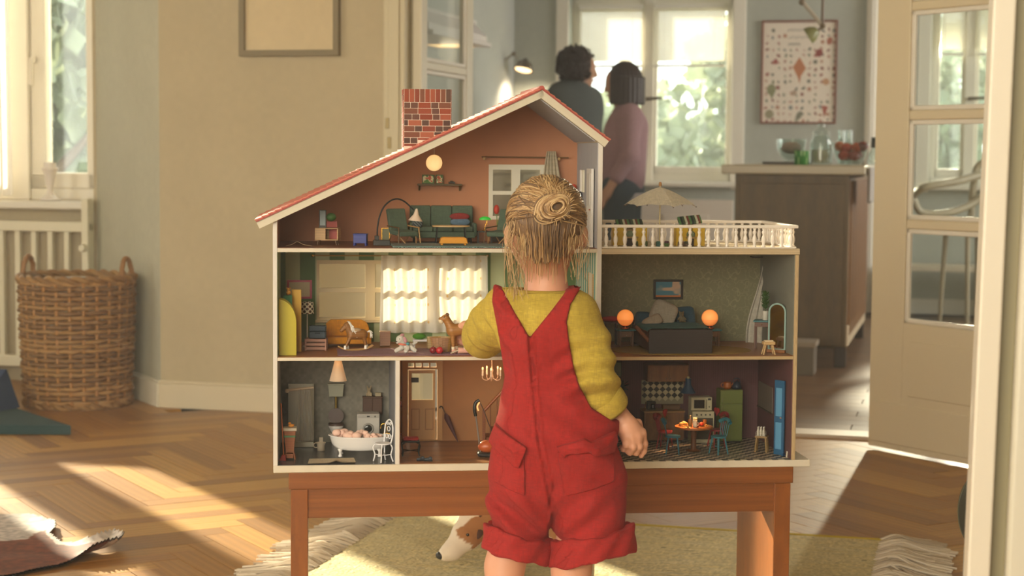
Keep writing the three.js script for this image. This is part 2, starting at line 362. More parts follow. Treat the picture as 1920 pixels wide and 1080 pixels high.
{
  const a = room(-5.9, 1.65, 1.6), b = room(0, 1.0, 2.2), c = room(-1.5, 1.65, -1.95), d = room(-1.3, 0.9, 4);
  unseenWindowLight(a.x, a.y, a.z, b.x, b.y, b.z, 3.2, 1.9, DAY, 4.5);
  unseenWindowLight(c.x, c.y, c.z, d.x, d.y, d.z, 3.8, 1.9, DAY, 17);
}

// kitchen shell
wallAlong('wall_kitchen_left', [-3.01, 6.47], [-3.01, KB], 0, H, 0.2, plaster('#c6c8c2'));
wallAlong('wall_kitchen_right', [3.3, KB], [3.3, 6.47], 0, H, 0.2, kitchenWall, [[0.9, 3.5, 0.85, 2.5]]);
structure('window_6', [span(3.36, 3.46, 0.85, 0.91, -10.75, -8.15), span(3.36, 3.46, 2.44, 2.5, -10.75, -8.15), span(3.36, 3.46, 0.85, 2.5, -9.5, -9.4), span(3.36, 3.46, 0.85, 2.5, -10.75, -10.69), span(3.36, 3.46, 0.85, 2.5, -8.21, -8.15)], whitePaint, V(0, 0, 0), TURN);  // unseen window, placed to light the kitchen and the island side
{ const a = room(3.25, 1.67, 9.45), b = room(0, 1.3, 9.45); unseenWindowLight(a.x, a.y, a.z, b.x, b.y, b.z, 2.5, 1.6, new THREE.Color(1, 0.95, 0.87), 15); }
const k1 = [hitWall(1064, 338, KB), hitWall(1376, 2, KB)], k2 = [hitWall(1740, 345, KB), hitWall(1935, 2, KB)];
const wins = [[k1[0][0], k1[1][0], k1[0][1], 2.06], [k2[0][0], k2[1][0] + 0.1, k1[0][1], 2.06]];
wallAlong('wall_kitchen_back', [-3.2, KB], [3.5, KB], 0, H, 0.3, kitchenWall, wins.map(([a, b, c, d]) => [a + 3.2, b + 3.2, c, d]));
function kitchenWindow(name, [u0, u1, y0, y1], mullion, nSlat, drop) {
  const z = -KB - 0.1, f = structure(name, [span(u0, u0 + 0.035, y0, y1, z - 0.09, z, 0.004), span(u1 - 0.035, u1, y0, y1, z - 0.09, z, 0.004), span(u0, u1, y1 - 0.05, y1, z - 0.09, z, 0.004), span(u0, u1, y0, y0 + 0.05, z - 0.09, z, 0.004),
    span(mullion - 0.035, mullion + 0.035, y0, y1, z - 0.09, z + 0.02, 0.006)], whitePaint, V(0, 0, 0), TURN);
  for (const [a, b] of [[u0 + 0.035, mullion - 0.035], [mullion + 0.035, u1 - 0.035]]) {
    part(f, 'sash', [span(a, a + 0.02, y0 + 0.05, y1 - 0.05, z - 0.06, z, 0.005), span(b - 0.02, b, y0 + 0.05, y1 - 0.05, z - 0.06, z, 0.005), span(a, b, y0 + 0.05, y0 + 0.1, z - 0.06, z, 0.005), span(a, b, y1 - 0.09, y1 - 0.05, z - 0.06, z, 0.005)], whitePaint);
    part(f, 'pane', span(a + 0.018, b - 0.018, y0 + 0.095, y1 - 0.085, z - 0.034, z - 0.03), pane);
  }
  part(f, 'handle', [rod([mullion, y0 + 0.55, z + 0.02], [mullion, y0 + 0.55, z + 0.055], 0.012), rod([mullion - 0.01, y0 + 0.55, z + 0.05], [mullion + 0.1, y0 + 0.555, z + 0.05], 0.01)], metal('#6d6255', 0.4));
  part(f, 'casing', [span(u0 - 0.085, u0, y0 - 0.05, y1 + 0.09, -KB, -KB + 0.025, 0.006), span(u1, u1 + 0.085, y0 - 0.05, y1 + 0.09, -KB, -KB + 0.025, 0.006), span(u0 - 0.085, u1 + 0.085, y1, y1 + 0.09, -KB, -KB + 0.03, 0.006)], whitePaint);
  part(f, 'window_sill', span(u0 - 0.1, u1 + 0.1, y0 - 0.035, y0, -KB - 0.12, -KB + 0.09, 0.01), whitePaint);
  // venetian blinds, one per sash
  for (const [a, b, side] of [[u0 + 0.06, mullion - 0.04, 'left'], [mullion + 0.04, u1 - 0.06, 'right']]) {
    const bl = thing('venetian_blind', `white venetian blind half lowered over the ${side} ${name === 'window_2' ? 'sash behind the couple' : 'sash seen through the glass door'}`, 'blind', room((a + b) / 2, y1 - 0.06, KB + 0.05), TURN, 'kitchen blinds');
    const w = b - a, slatMat = mat('#fbf7f0', 0.7, { transmission: 0.6, thickness: 0 });
    part(bl, 'head_rail', box(w, 0.03, 0.03, 0, 0, 0, 0.004), softWhite);
    const g = put(box(w, 0.0015, 0.026), 0, 0, 0, 0.85);
    for (let i = 0; i < nSlat; i++) part(bl, 'slat', g, slatMat, { at: [0, -0.03 - (i * (drop - 0.05)) / nSlat, 0] });
    part(bl, 'bottom_rail', box(w, 0.016, 0.026, 0, -drop, 0, 0.004), softWhite);
    for (const s of [-1, 1]) part(bl, 'cord', rod([s * w * 0.35, 0, 0.014], [s * w * 0.35, -drop, 0.014], 0.0012), softWhite);
  }
}
const drop1 = 2.06 - 0.06 - hitWall(1200, 123, KB)[1], drop2 = 2.06 - 0.06 - hitWall(1790, 101, KB)[1];
kitchenWindow('window_2', wins[0], hitWall(1211, 200, KB)[0], 17, drop1);
kitchenWindow('window_3', wins[1], hitWall(1818, 200, KB)[0], 14, drop2);
structure('wall_panel', [span(...[hitWall(1215, 420, KB)[0] - 0.3, hitWall(1375, 420, KB)[0]], 0.02, 0.72, -KB, -KB + 0.03, 0.006), span(hitWall(1245, 420, KB)[0], hitWall(1330, 420, KB)[0], 0.1, 0.62, -KB + 0.03, -KB + 0.045, 0.006)], mat('#dccfc0', 0.5), V(0, 0, 0), TURN);
structure('trim_2', [span(hitWall(1624, 120, KB)[0], hitWall(1650, 120, KB)[0], 0, 2.4, -KB, -KB + 0.05, 0.01), span(hitWall(1631, 120, KB)[0], hitWall(1644, 120, KB)[0], 0, 2.4, -KB + 0.04, -KB + 0.07, 0.01)], whitePaint, V(0, 0, 0), TURN);
structure('baseboard_kitchen', span(-3, 3.3, 0, 0.1, -KB, -KB + 0.015, 0.004), whitePaint, V(0, 0, 0), TURN);

// doorway casing on the left, with its striking plates
{
  const z = -BACK, c = structure('trim_3', [span(-2.135, -2.05, 0, 2.45, z - 0.15, z + 0.018, 0.005), span(-2.115, -2.07, 0, 2.45, z + 0.01, z + 0.026, 0.006), span(-2.05, -2.037, 0, 2.45, z - 0.15, z - 0.06, 0.003)], mat('#c6b998', 0.4), V(0, 0, 0), TURN);
  for (const [px, py, h] of [[727, 231, 0.04], [731, 268, 0.044]]) {
    const [u, y] = hitWall(px, py, BACK - 0.02);
    part(c, 'striking_plate', [span(u - 0.008, u + 0.008, y - h / 2, y + h / 2, z + 0.024, z + 0.028, 0.001)], metal('#8d7c58', 0.45), { label: 'small brass striking plate' });
  }
}
// a glazed door leaf: x runs along the leaf from 0 to w
function doorLeaf(name, origin, turn, w, glass0, bars, panelLine, material, stile = 0.1, stileFar = 0.1) {
  const d = structure(name, [span(0, stile, 0.01, 2.4, -0.018, 0.018, 0.004), span(w - stileFar, w, 0.01, 2.4, -0.018, 0.018, 0.004), span(stile, w - stileFar, 0.01, glass0, -0.018, 0.018, 0.003), span(stile, w - stileFar, 2.28, 2.4, -0.018, 0.018, 0.003)], material, origin, turn);
  part(d, 'door_panel', [span(0.012, w - 0.012, 0.03, panelLine, -0.023, 0.023, 0.004), span(stile + 0.03, w - stileFar - 0.03, panelLine + 0.03, glass0 - 0.06, -0.022, 0.022, 0.004)], material);
  const ys = [glass0, ...bars, 2.28];
  for (const y of bars) part(d, 'glazing_bar', span(stile, w - stileFar, y - 0.016, y + 0.016, -0.016, 0.016, 0.006), material);
  for (let i = 0; i + 1 < ys.length; i++) {
    const a = ys[i] + (i ? 0.016 : 0), b = ys[i + 1] - 0.016;
    part(d, 'pane', span(stile, w - stileFar, a, b, -0.003, 0.001), pane);
    part(d, 'glazing_bead', [span(stile, stile + 0.018, a, b, 0, 0.013, 0.004), span(w - stileFar - 0.018, w - stileFar, a, b, 0, 0.013, 0.004), span(stile, w - stileFar, a, a + 0.016, 0, 0.013, 0.004), span(stile, w - stileFar, b - 0.016, b, 0, 0.013, 0.004)], mat('#e4dccd', 0.35));
  }
  return d;
}
{
  const leafPaint = mat('#d8ceb6', 0.3);
  doorLeaf('door_1', room(-2.02, 0, 6.36), TURN + Math.PI / 2, 0.71, 0.8, [1.34, 1.82], 0.3, leafPaint, 0.07, 0.09);
  const o = onFloor(1634, 839), turn = R(-57), LF = new Frame(o, turn), y = (px, py) => LF.hit(px, py, 0.018).y, x = (px, py) => LF.hit(px, py, 0.018).x;
  doorLeaf('door_2', o, turn, 0.8, y(1700, 606), [y(1700, 420), y(1700, 216), y(1700, 12)], y(1640, 750), mat('#d8c8a8', 0.4), x(1701, 300), 0.1);
}
// the casing close to the camera at the right edge of the frame
{
  const o = at(1838, 540, 2.3), turn = R(-8), s = structure('trim_4', [span(0, 0.03, -0.9, 1.5, -0.05, 0, 0.004)], mat('#d8ccba', 0.4), o, turn);
  s.rotation.set(0, turn, -0.017, 'YXZ');
  part(s, 'shadow_strip', span(0.026, 0.052, -0.9, 1.5, -0.07, -0.02, 0.004), mat('#8b8163', 0.5));  // olive colour paints the shadow strip beside the white edge
  part(s, 'casing_edge', span(0.05, 0.2, -0.9, 1.5, -0.06, -0.004, 0.008), mat('#cfc6b4', 0.4));
}

// ---------------------------------------------------------------- the low table and the dollhouse on it (axes: x right, y up from the base board, z towards the viewer)
const HT = R(6.4), HF = new Frame(at(512.5, 887, 3.45), HT);
const hp = (px, py, z = 0) => HF.hit(px, py, z);
const hx = (px, z = 0, py = 650) => hp(px, py, z).x, hy = (py, z = 0, px = 800) => hp(px, py, z).y;
const hw = (x, y, z) => HF.world(x, y, z);
const DEEP = -0.28, T = 0.0085;
const W2 = hx(1491, 0, 860), WT = hx(1127, 0, 560), WTi = WT - T;        // outer right wall, tower's right wall
const yB = hy(873, 0, 560), yM0 = hy(677, 0, 560), yM = hy(670.6, 0, 560), yA0 = hy(473, 0, 560), yA = hy(465.6, 0, 560);
const eaveL = hy(409, 0, 520), xP = hx(741.5, 0, 770), xP1 = xP + T;
const ridge = hp(1015, 169), eaveLo = hp(481, 416), eaveRo = hp(1140, 265);

{
  // table: thick top, apron, panel legs
  const t = thing('low_table', 'low red-brown wooden table carrying the dollhouse', 'table', hw(0, -HF.o.y, 0), HT), top = HF.o.y;
  const w = wood('#985a26', 0.35), x0 = hx(541, 0, 900), x1 = hx(1488, 0, 900), th = 0.034, z1 = -0.33, lw = 0.034;
  part(t, 'tabletop', span(x0, x1, top - th, top, z1, -0.002, 0.002), w);
  part(t, 'apron', span(x0 + lw, x1 - lw, top - th - 0.06, top - th - 0.0005, -0.03, -0.012, 0.001), w);
  for (const x of [x0 + 0.004, x1 - 0.004 - lw]) part(t, 'leg', span(x, x + lw, 0.0135, top - th - 0.0005, z1 + 0.01, -0.006, 0.002), wood('#a05e26', 0.33, true));
}

const paintEdge = mat('#ddd0bc', 0.45, { map: plasterTex }), paintEdgeUp = mat('#e2d9d0', 0.45, { map: plasterTex });
const house = thing('dollhouse', 'open-fronted white wooden dollhouse with red tiled roof, brick chimney and furnished rooms', 'dollhouse', hw(0, 0, 0), HT);
const hpart = (name, g, m, more) => part(house, name, g, m, more);
hpart('base_board', span(0, hx(1519, 0, 870), 0, yB, -0.31, 0, 0.0015), paintEdge);
hpart('side_wall', span(0, T, yB, eaveL, DEEP, 0, 0.0008), paintEdgeUp);
const hitX = (px, py, x) => { const d = rayTo(px, py).applyQuaternion(HF.qi), e = HF.local(EYE); return e.addScaledVector(d, (x - e.x) / d.x); };
const wallZY = (pts, holes, thick, x) => put(slab(outline(pts, holes), thick), x, 0, 0, 0, -Math.PI / 2);
const slitA = hitX(1088, 318, WTi), slitB = hitX(1097, 361, WTi), slit = rectPts(slitA.z, slitB.z, slitB.y, slitA.y);
const towerTop = ridge.y - (WT - ridge.x) * 0.775 - 0.006;
hpart('side_wall', wallZY(rectPts(DEEP, 0, yB, towerTop), [slit], T, WT), paintEdgeUp);
hpart('side_wall', span(W2 - T * 0.9, W2, yB, hy(478, 0, 1480), DEEP, 0, 0.0008), mini('#cdb48c', 0.5, true));  // right-hand wall and boards coloured tanner, for the weaker light on that side
hpart('floor_board', span(T, WTi, yM0, yM, DEEP, -0.0005, 0.0008), paintEdge);
hpart('floor_board', span(WT, W2 - T * 0.9, hy(675, 0, 1300), hy(669, 0, 1300), DEEP, -0.0005, 0.0008), mini('#cdb48c', 0.5));
hpart('floor_board', span(T, WTi, yA0, yA, DEEP, -0.0005, 0.0008), paintEdge);
const yT0 = hy(477, 0, 1300), yT = hy(466, 0, 1300);
hpart('terrace_board', span(WT, W2 + 0.001, yT0, yT, DEEP, 0.001, 0.001), mini('#d6c2a2', 0.5));
hpart('partition', span(xP, xP1, yB, yM0, DEEP, -0.0005, 0.0008), paintEdgeUp);

// rear wall: one papered panel per room, with real openings
const zb = DEEP, ZB = (px, py) => hp(px, py, zb);
const rectB = (px0, px1, py0, py1) => rectPts(ZB(px0, py0).x, ZB(px1, py0).x, ZB(px0, py1).y, ZB(px0, py0).y);
const paper = (c1, c2, w, metres, f) => mat('#ffffff', 0.85, { map: tex(256, 256, metres, metres, f) });
const stripeTex = tex(256, 8, 0.0625, 0.1, (u) => { const k = u < 0.5 ? [0.38, 0.47, 0.3] : [0.68, 0.7, 0.54]; const e = Math.abs(((u * 2) % 1) - 0.5) > 0.46 ? 0.9 : 1; return k.map((c) => c * e); });
const stripes = mat('#ffffff', 0.85, { map: stripeTex });
const stripesTeal = mat('#ffffff', 0.85, { map: tex(256, 8, 0.03, 0.1, (u) => (u < 0.45 ? [0.36, 0.62, 0.58] : [0.86, 0.86, 0.78])) });
const floral = mat('#ffffff', 0.9, { map: tex(512, 512, 0.06, 0.06, (u, v) => { const k = Math.abs(wrapNoise(u, v, 7, 7, 21) - wrapNoise(u, v, 6, 6, 25)), line = k < 0.035 ? 1 : 0, leaf = wrapNoise(u, v, 16, 16, 23) > 0.66 ? 0.5 : 0, a = Math.max(line, leaf); return [0.47 + 0.06 * a, 0.455 + 0.06 * a, 0.35 + 0.05 * a]; }) });
const terracotta = plaster('#b97f5e', 0.85), lilac = plaster('#aeabb0', 0.8), bathGrey = mat('#ffffff', 0.8, { map: tex(256, 256, 0.06, 0.06, (u, v) => { const g = 0.5 + 0.12 * (wrapNoise(u, v, 10, 10, 31) - 0.5); return [g, g * 0.95, g * 0.86]; }) });
const hallOchre = plaster('#ac7648', 0.8), plum = mat('#ffffff', 0.8, { map: tex(256, 64, 0.03, 0.1, (u, v) => { const g = 0.86 + 0.1 * Math.sin(u * 6.283 * 6) * 0.4 + 0.1 * (wrapNoise(u, v, 20, 4, 5) - 0.5); return [0.45 * g, 0.28 * g, 0.28 * g]; }) });
const TH = 0.005, roofSlopeL = (ridge.y - eaveLo.y) / (ridge.x - eaveLo.x), roofSlopeR = (ridge.y - eaveRo.y) / (eaveRo.x - ridge.x), under = 0.014;
const roofL = (x) => ridge.y - (ridge.x - x) * roofSlopeL - under, roofR = (x) => ridge.y - (x - ridge.x) * roofSlopeR - under;
const back = (name, pts, holes, m) => hpart(name, slab(outline(pts, holes), TH, zb - TH), m);
const atticWin = rectB(917, 1027, 309, 411), kidWin = rectB(594, 906, 488, 601), hallDoor = rectB(762, 822, 679, 826);
back('rear_wall', [[0, yA], [WT, yA], [WT, roofR(WT)], [ridge.x, ridge.y - under], [0, roofL(0)]], [atticWin], terracotta);
back('rear_wall', rectPts(0, WT, yM, yA), [kidWin], stripes);
back('rear_wall', rectPts(0, xP1, 0, yM), [], bathGrey);
back('rear_wall', rectPts(xP1, WT, 0, yM), [[...hallDoor]], hallOchre);
back('rear_wall', rectPts(WT, W2, yM, yT0), [], floral);
back('rear_wall', rectPts(WT, W2, 0, yM), [], plum);

// thin linings of the side walls and the floors
const LN = 0.0012;
const lining = (x, dir, y0, y1, m, z0 = DEEP, z1 = -0.004) => hpart('wall_lining', span(x, x + dir * LN, y0, y1, z0, z1), m);
lining(T, 1, yA, roofL(T) - 0.001, plaster('#ac7456', 0.85));
lining(T, 1, yM, yA0, stripes); lining(T, 1, yB, yM0, bathGrey); lining(xP, -1, yB, yM0, plaster('#8b8b92', 0.8)); lining(xP1, 1, yB, yM0, hallOchre);
hpart('wall_lining', wallZY(rectPts(DEEP, -0.004, yA, roofR(WTi) - 0.001), [slit], LN, WTi), lilac); hpart('window_bar', span(WTi - 0.001, WTi + 0.004, slitB.y, slitA.y, (slitA.z + slitB.z) / 2 - 0.0025, (slitA.z + slitB.z) / 2 + 0.0025), mat("#cfc8b6", 0.5)); lining(WTi, -1, yM, yA0, stripesTeal); lining(WTi, -1, yB, yM0, hallOchre);
lining(WT, 1, yM, yT0, floral); lining(WT, 1, yB, yM0 - 0.002, plum);
lining(W2 - T * 0.9, -1, yM, yT0, plaster('#7d7c70', 0.85)); lining(W2 - T * 0.9, -1, yB, yM0 - 0.002, plum);
const cover = (x0, x1, y, m, z1 = -0.003) => hpart('floor_covering', span(x0, x1, y, y + 0.0009, DEEP, z1), m);
cover(T, WTi, yA, mini('#8a5433', 0.45)); cover(T, WTi, yM, mini('#a96a35', 0.4));
cover(T, xP, yB, mat('#4a4644', 0.25)); 
const hallBoards = mini('#a4703f', 0.4), hb0 = xP1 + 0.0005, hbN = 14;
for (let i = 0; i < hbN; i++) hpart('floor_strip', span(hb0, WTi - 0.0015, yB, yB + 0.001 + rnd(0.0002), DEEP + (i * 0.277) / hbN, DEEP + ((i + 0.97) * 0.277) / hbN), i % 3 ? hallBoards : mini('#96643a', 0.4));
cover(WT, W2 - T * 0.9, hy(669, 0, 1300), mini('#a06a3a', 0.35));
const check = mat('#ffffff', 0.35, { map: tex(128, 128, 0.026, 0.026, (u, v) => (Math.floor(u * 2) + Math.floor(v * 2)) % 2 ? [0.82, 0.76, 0.66] : [0.09, 0.08, 0.08]) });
cover(WT, W2 - T * 0.9, yB, check, -0.001);
// roof: two boards, a lilac lining, red tiles
{
  const roofBoard = mat('#d9cdb6', 0.5, { map: plasterTex }), zf = 0.012, zr = -0.31, th = under;
  const board = (a, b, t0, t1) => { const dx = b.x - a.x, dy = b.y - a.y, l = Math.hypot(dx, dy), nx = -dy / l, ny = dx / l; return outline([[a.x + nx * t0, a.y + ny * t0], [b.x + nx * t0, b.y + ny * t0], [b.x + nx * t1, b.y + ny * t1], [a.x + nx * t1, a.y + ny * t1]]); };
  const L0 = V(eaveLo.x, eaveLo.y, 0), P0 = V(ridge.x, ridge.y, 0), R0 = V(eaveRo.x, eaveRo.y, 0);
  hpart('roof_board', slab(board(L0, P0, -th, 0), zf - zr, zr), roofBoard);
  hpart('roof_board', slab(board(P0, R0, -th, 0), zf - zr, zr), roofBoard);
  hpart('roof_lining', slab(board(V(ridge.x + 0.008, ridge.y - 0.006, 0), V(WTi + 0.002, ridge.y - (WTi + 0.002 - ridge.x) * roofSlopeR, 0), -th - 0.002, -th - 0.0004), 0.275, -0.278), lilac);
  hpart('roof_edging', [slab(board(L0, P0, 0, 0.0022), 0.006, zf - 0.002), slab(board(P0, R0, 0, 0.0022), 0.006, zf - 0.002)], mat('#a03c34', 0.5));
  // tiles: rounded courses, each row overlapping the one below
  const tile = mat('#c8705a', 0.55), tiles = [];
  for (const [a, b] of [[L0, P0], [R0, P0]]) {
    const dx = b.x - a.x, dy = b.y - a.y, l = Math.hypot(dx, dy), rows = Math.round(l / 0.014), ang = Math.atan2(dy, dx), cols = 22, wz = (zf - zr) / cols;
    for (let i = 0; i < rows; i++) for (let j = 0; j < cols; j++) {
      const s = (i + 0.5) / rows;
      const k = box(0.0165, 0.0034, wz * 0.9, 0, 0, 0, 0.001);
      put(k, 0, 0.0036, 0, 0, 0, (b.x > a.x ? -1 : 1) * 0.14);
      tiles.push(put(k, a.x + dx * s, a.y + dy * s, zr + (j + 0.5) * wz, 0, 0, b.x > a.x ? ang : ang - Math.PI));
    }
  }
  hpart('roof_tiles', tiles, tile, { kind: 'stuff' });
  const rp = []; for (let j = 0; j < 12; j++) rp.push(put(new THREE.CylinderGeometry(0.0055, 0.006, 0.027, 10), ridge.x, ridge.y + 0.003, zr + 0.013 + j * 0.0268, Math.PI / 2));
  hpart('ridge_tiles', rp, mat('#b24e3e', 0.55), { kind: 'stuff' });
}
// chimney: every brick its own piece
{
  const z = -0.05, dz = 0.07, a = hp(757.5, 166, z), b = hp(845, 283, z), w = b.x - a.x, y0 = roofL(a.x) + under + 0.002, y1 = a.y, foot = (x) => roofL(x) + under + 0.0015, base = hpart('chimney', slab(outline([[a.x, foot(a.x)], [b.x, foot(b.x)], [b.x, y1 - 0.0005], [a.x, y1 - 0.0005]]), dz, z - dz), mat('#ecd6c2', 0.9));
  const reds = ['#96462e', '#a0523a', '#8a402c', '#7e4a36', '#a85c42'].map((c) => mat(c, 0.8)), dark = ['#5e4238', '#6b473c', '#553b34'].map((c) => mat(c, 0.85));
  const px = w / 87.5, brick = (x0, x1, ya, yb, m) => yb - foot(x1) > 0.002 && part(base, 'brick', span(x0, x1, Math.max(ya, foot(x1)), yb, z - 0.0005, z + 0.0012 + rnd(0.0004), 0.0006), m);
  const soldier = hy(192, z, 800);
  for (let i = 0; i < 9; i++) brick(a.x + (i * w) / 9 + 0.0006, a.x + ((i + 1) * w) / 9 - 0.0006, soldier + 0.0006, y1 - 0.0006, i === 8 ? dark[0] : reds[i % 4]);
  const course = 10.9 * px * 1.0;
  for (let r = 0; r < 10; r++) {
    const yb = soldier - r * course, ya = yb - course; if (ya < y0) break;
    let x = a.x, k = r % 2 ? 1 : 0; const first = [12, 26, 15, 8, 20, 30][r % 6] * px;
    const cut = [x, x + first]; let long = r % 2; while (cut.at(-1) < b.x) { cut.push(cut.at(-1) + (long ? 25 : 14) * px * rnd(0.94, 1.06)); long = 1 - long; k++; }
    for (let i = 0; i + 1 < cut.length; i++) { const x1 = Math.min(cut[i + 1], b.x), wd = x1 - cut[i]; if (wd < 0.003) continue; brick(cut[i] + 0.0006, x1 - 0.0006, ya + 0.0005, yb - 0.0005, wd < 17 * px ? dark[Math.floor(rnd(3))] : reds[Math.floor(rnd(5))]); }
  }
  // the left and right flanks
  for (const sx of [-1, 1]) for (let r = 0; r < 12; r++) { const yb = y1 - r * course; if (yb - course < foot(sx < 0 ? a.x : b.x)) break; for (let k = 0; k < 3; k++) part(base, 'brick', span(sx < 0 ? a.x - 0.0012 : b.x - 0.0005, sx < 0 ? a.x + 0.0005 : b.x + 0.0012, yb - course + 0.0005, yb - 0.0005, z - dz + (k * dz) / 3 + 0.0006 + (r % 2) * 0.004, Math.min(z, z - dz + ((k + 1) * dz) / 3 - 0.0006 + (r % 2) * 0.004), 0.0004), reds[(r + k) % 5]); }
}
// windows and doors of the house
const trimWood = mat('#cfc8b6', 0.5), beigeFrame = mat('#c9b288', 0.5), oldPane = mat('#eeeade', 0.12, { transmission: 0.94, thickness: 0, ior: 1.45 });
function houseWindow(name, r, panes, material, border, zf = 0.004) {
  const [[x0, y0], , [x1, y1]] = r, f = hpart(name, slab(outline(rectPts(x0 - border * 0.2, x1 + border * 0.2, y0 - border * 0.2, y1 + border * 0.2), panes), 0.012, zb - 0.008), material);
  for (const p of panes) part(f, 'pane', span(p[0][0] - 0.0005, p[1][0] + 0.0005, p[0][1] - 0.0005, p[2][1] + 0.0005, zb - 0.0035, zb - 0.003), oldPane);
  return f;
}
houseWindow('window_frame', atticWin, [rectB(924, 959, 318, 358), rectB(924, 959, 365, 405), rectB(975, 1013, 318, 358), rectB(975, 1013, 365, 405)], trimWood, 0.004);
{
  const cols = [[598.5, 685], [703, 795], [813, 899]], ps = []; for (const [a, b] of cols) ps.push(rectB(a, b, 494.5, 540), rectB(a, b, 548, 595));
  const f = houseWindow('window_frame', kidWin, ps, beigeFrame, 0.003);
  part(f, 'ledge', span(kidWin[0][0] - 0.004, kidWin[1][0] + 0.004, kidWin[0][1] - 0.004, kidWin[0][1] + 0.001, zb, zb + 0.012, 0.0015), beigeFrame);
}
{
  const d = hpart('door_frame', slab(outline(rectPts(hallDoor[0][0] - 0.009, hallDoor[1][0] + 0.009, hallDoor[0][1], hallDoor[2][1] + 0.003), [rectB(764, 820, 692, 824), ...[0, 1, 2, 3].map((i) => rectB(765 + i * 14, 776 + i * 14, 680, 688))]), 0.01, zb - 0.004), mat('#b98a52', 0.5));
  const dw = rectB(766, 816, 694, 824), gl = rectB(772, 812, 700, 750);
  const leaf = hpart('entrance_door', slab(outline(dw, [gl]), 0.006, zb - 0.006), mat('#c29a66', 0.45));
  part(leaf, 'pane', span(gl[0][0], gl[1][0], gl[0][1], gl[2][1], zb - 0.004, zb - 0.0035), oldPane);
  for (const r of [rectB(771, 787, 766, 806), rectB(797, 813, 766, 806)]) part(leaf, 'door_panel', slab(outline(r, [rectPts(r[0][0] + 0.002, r[1][0] - 0.002, r[0][1] + 0.002, r[2][1] - 0.002)]), 0.0015, zb), mat('#a57c4c', 0.5));
  const s = rectB(771, 785, 708, 717);
  part(leaf, 'door_sign', span(s[0][0], s[1][0], s[0][1], s[2][1], zb, zb + 0.0012), mat('#3a3a36', 0.5), { label: 'small dark sign on the glass of the dollhouse door' });
  part(leaf, 'knob', [ball(0.0014, ZB(814, 765).x, ZB(814, 765).y, zb + 0.003), ball(0.0008, ZB(792, 785).x, ZB(792, 785).y, zb + 0.001), ball(0.0008, ZB(792, 804).x, ZB(792, 804).y, zb + 0.001)], metal('#c8a860', 0.3));
}

// ---------------------------------------------------------------- inside the dollhouse: attic living room
const FA = yA + 0.001, FM = yM + 0.001, FR = hy(669, 0, 1300) + 0.001, FB = yB + 0.0013;
const hthing = (name, label, category, x, y, z, turn = 0, group) => thing(name, label, category, hw(x, y, z), HT + turn, group);
const hsolo = (name, label, category, g, m, x, y, z, turn = 0, group) => solo(name, label, category, g, m, hw(x, y, z), HT + turn, group);
const K = (z) => (3.5 - z) / 3300;                      // metres per pixel at a depth in the house
function pointLamp(name, x, y, z, color, intensity, radius = 0.5) {
  const l = new THREE.PointLight(color, intensity, 0, 2);
  l.name = name; l.position.copy(hw(x, y, z)); l.castShadow = true; l.shadow.radius = radius;
  scene.add(l);
}
const darkGreen = cloth('#566654'), blackWire = mat('#1d1c1a', 0.4, { metalness: 0.4 }), lightWood = mini('#c9a06a', 0.5), paleWood = mini('#d8b684', 0.5), brass = metal('#d9a54a', 0.25), redCloth = cloth('#b3322c'), ivory = mat('#efe6d6', 0.5);
const WARM = new THREE.Color(1, 0.62, 0.28);
{
  // globe pendant
  const z = -0.14, p = hp(814, 305.5, z), r = 15.2 * K(z), top = roofL(p.x) - p.y, t = hthing('globe_pendant', 'glowing round white pendant lamp under the attic roof slope', 'lamp', p.x, p.y, z);
  part(t, 'globe', ball(r, 0, 0, 0, 1, 1, 1, 28), glow('#ffe2b4', '#ffcf86', 1.35));
  part(t, 'cord', rod([0, r, 0], [0, top, 0], 0.0005), mat('#d8c8b0', 0.6));
  part(t, 'ceiling_rose', put(cyl(0.0045, 0.003, 0.004), 0, top - 0.0025, 0), ivory);
  pointLamp('globe_pendant_light', p.x, p.y, z, new THREE.Color(1, 0.72, 0.4), 0.022, 0.7);
}
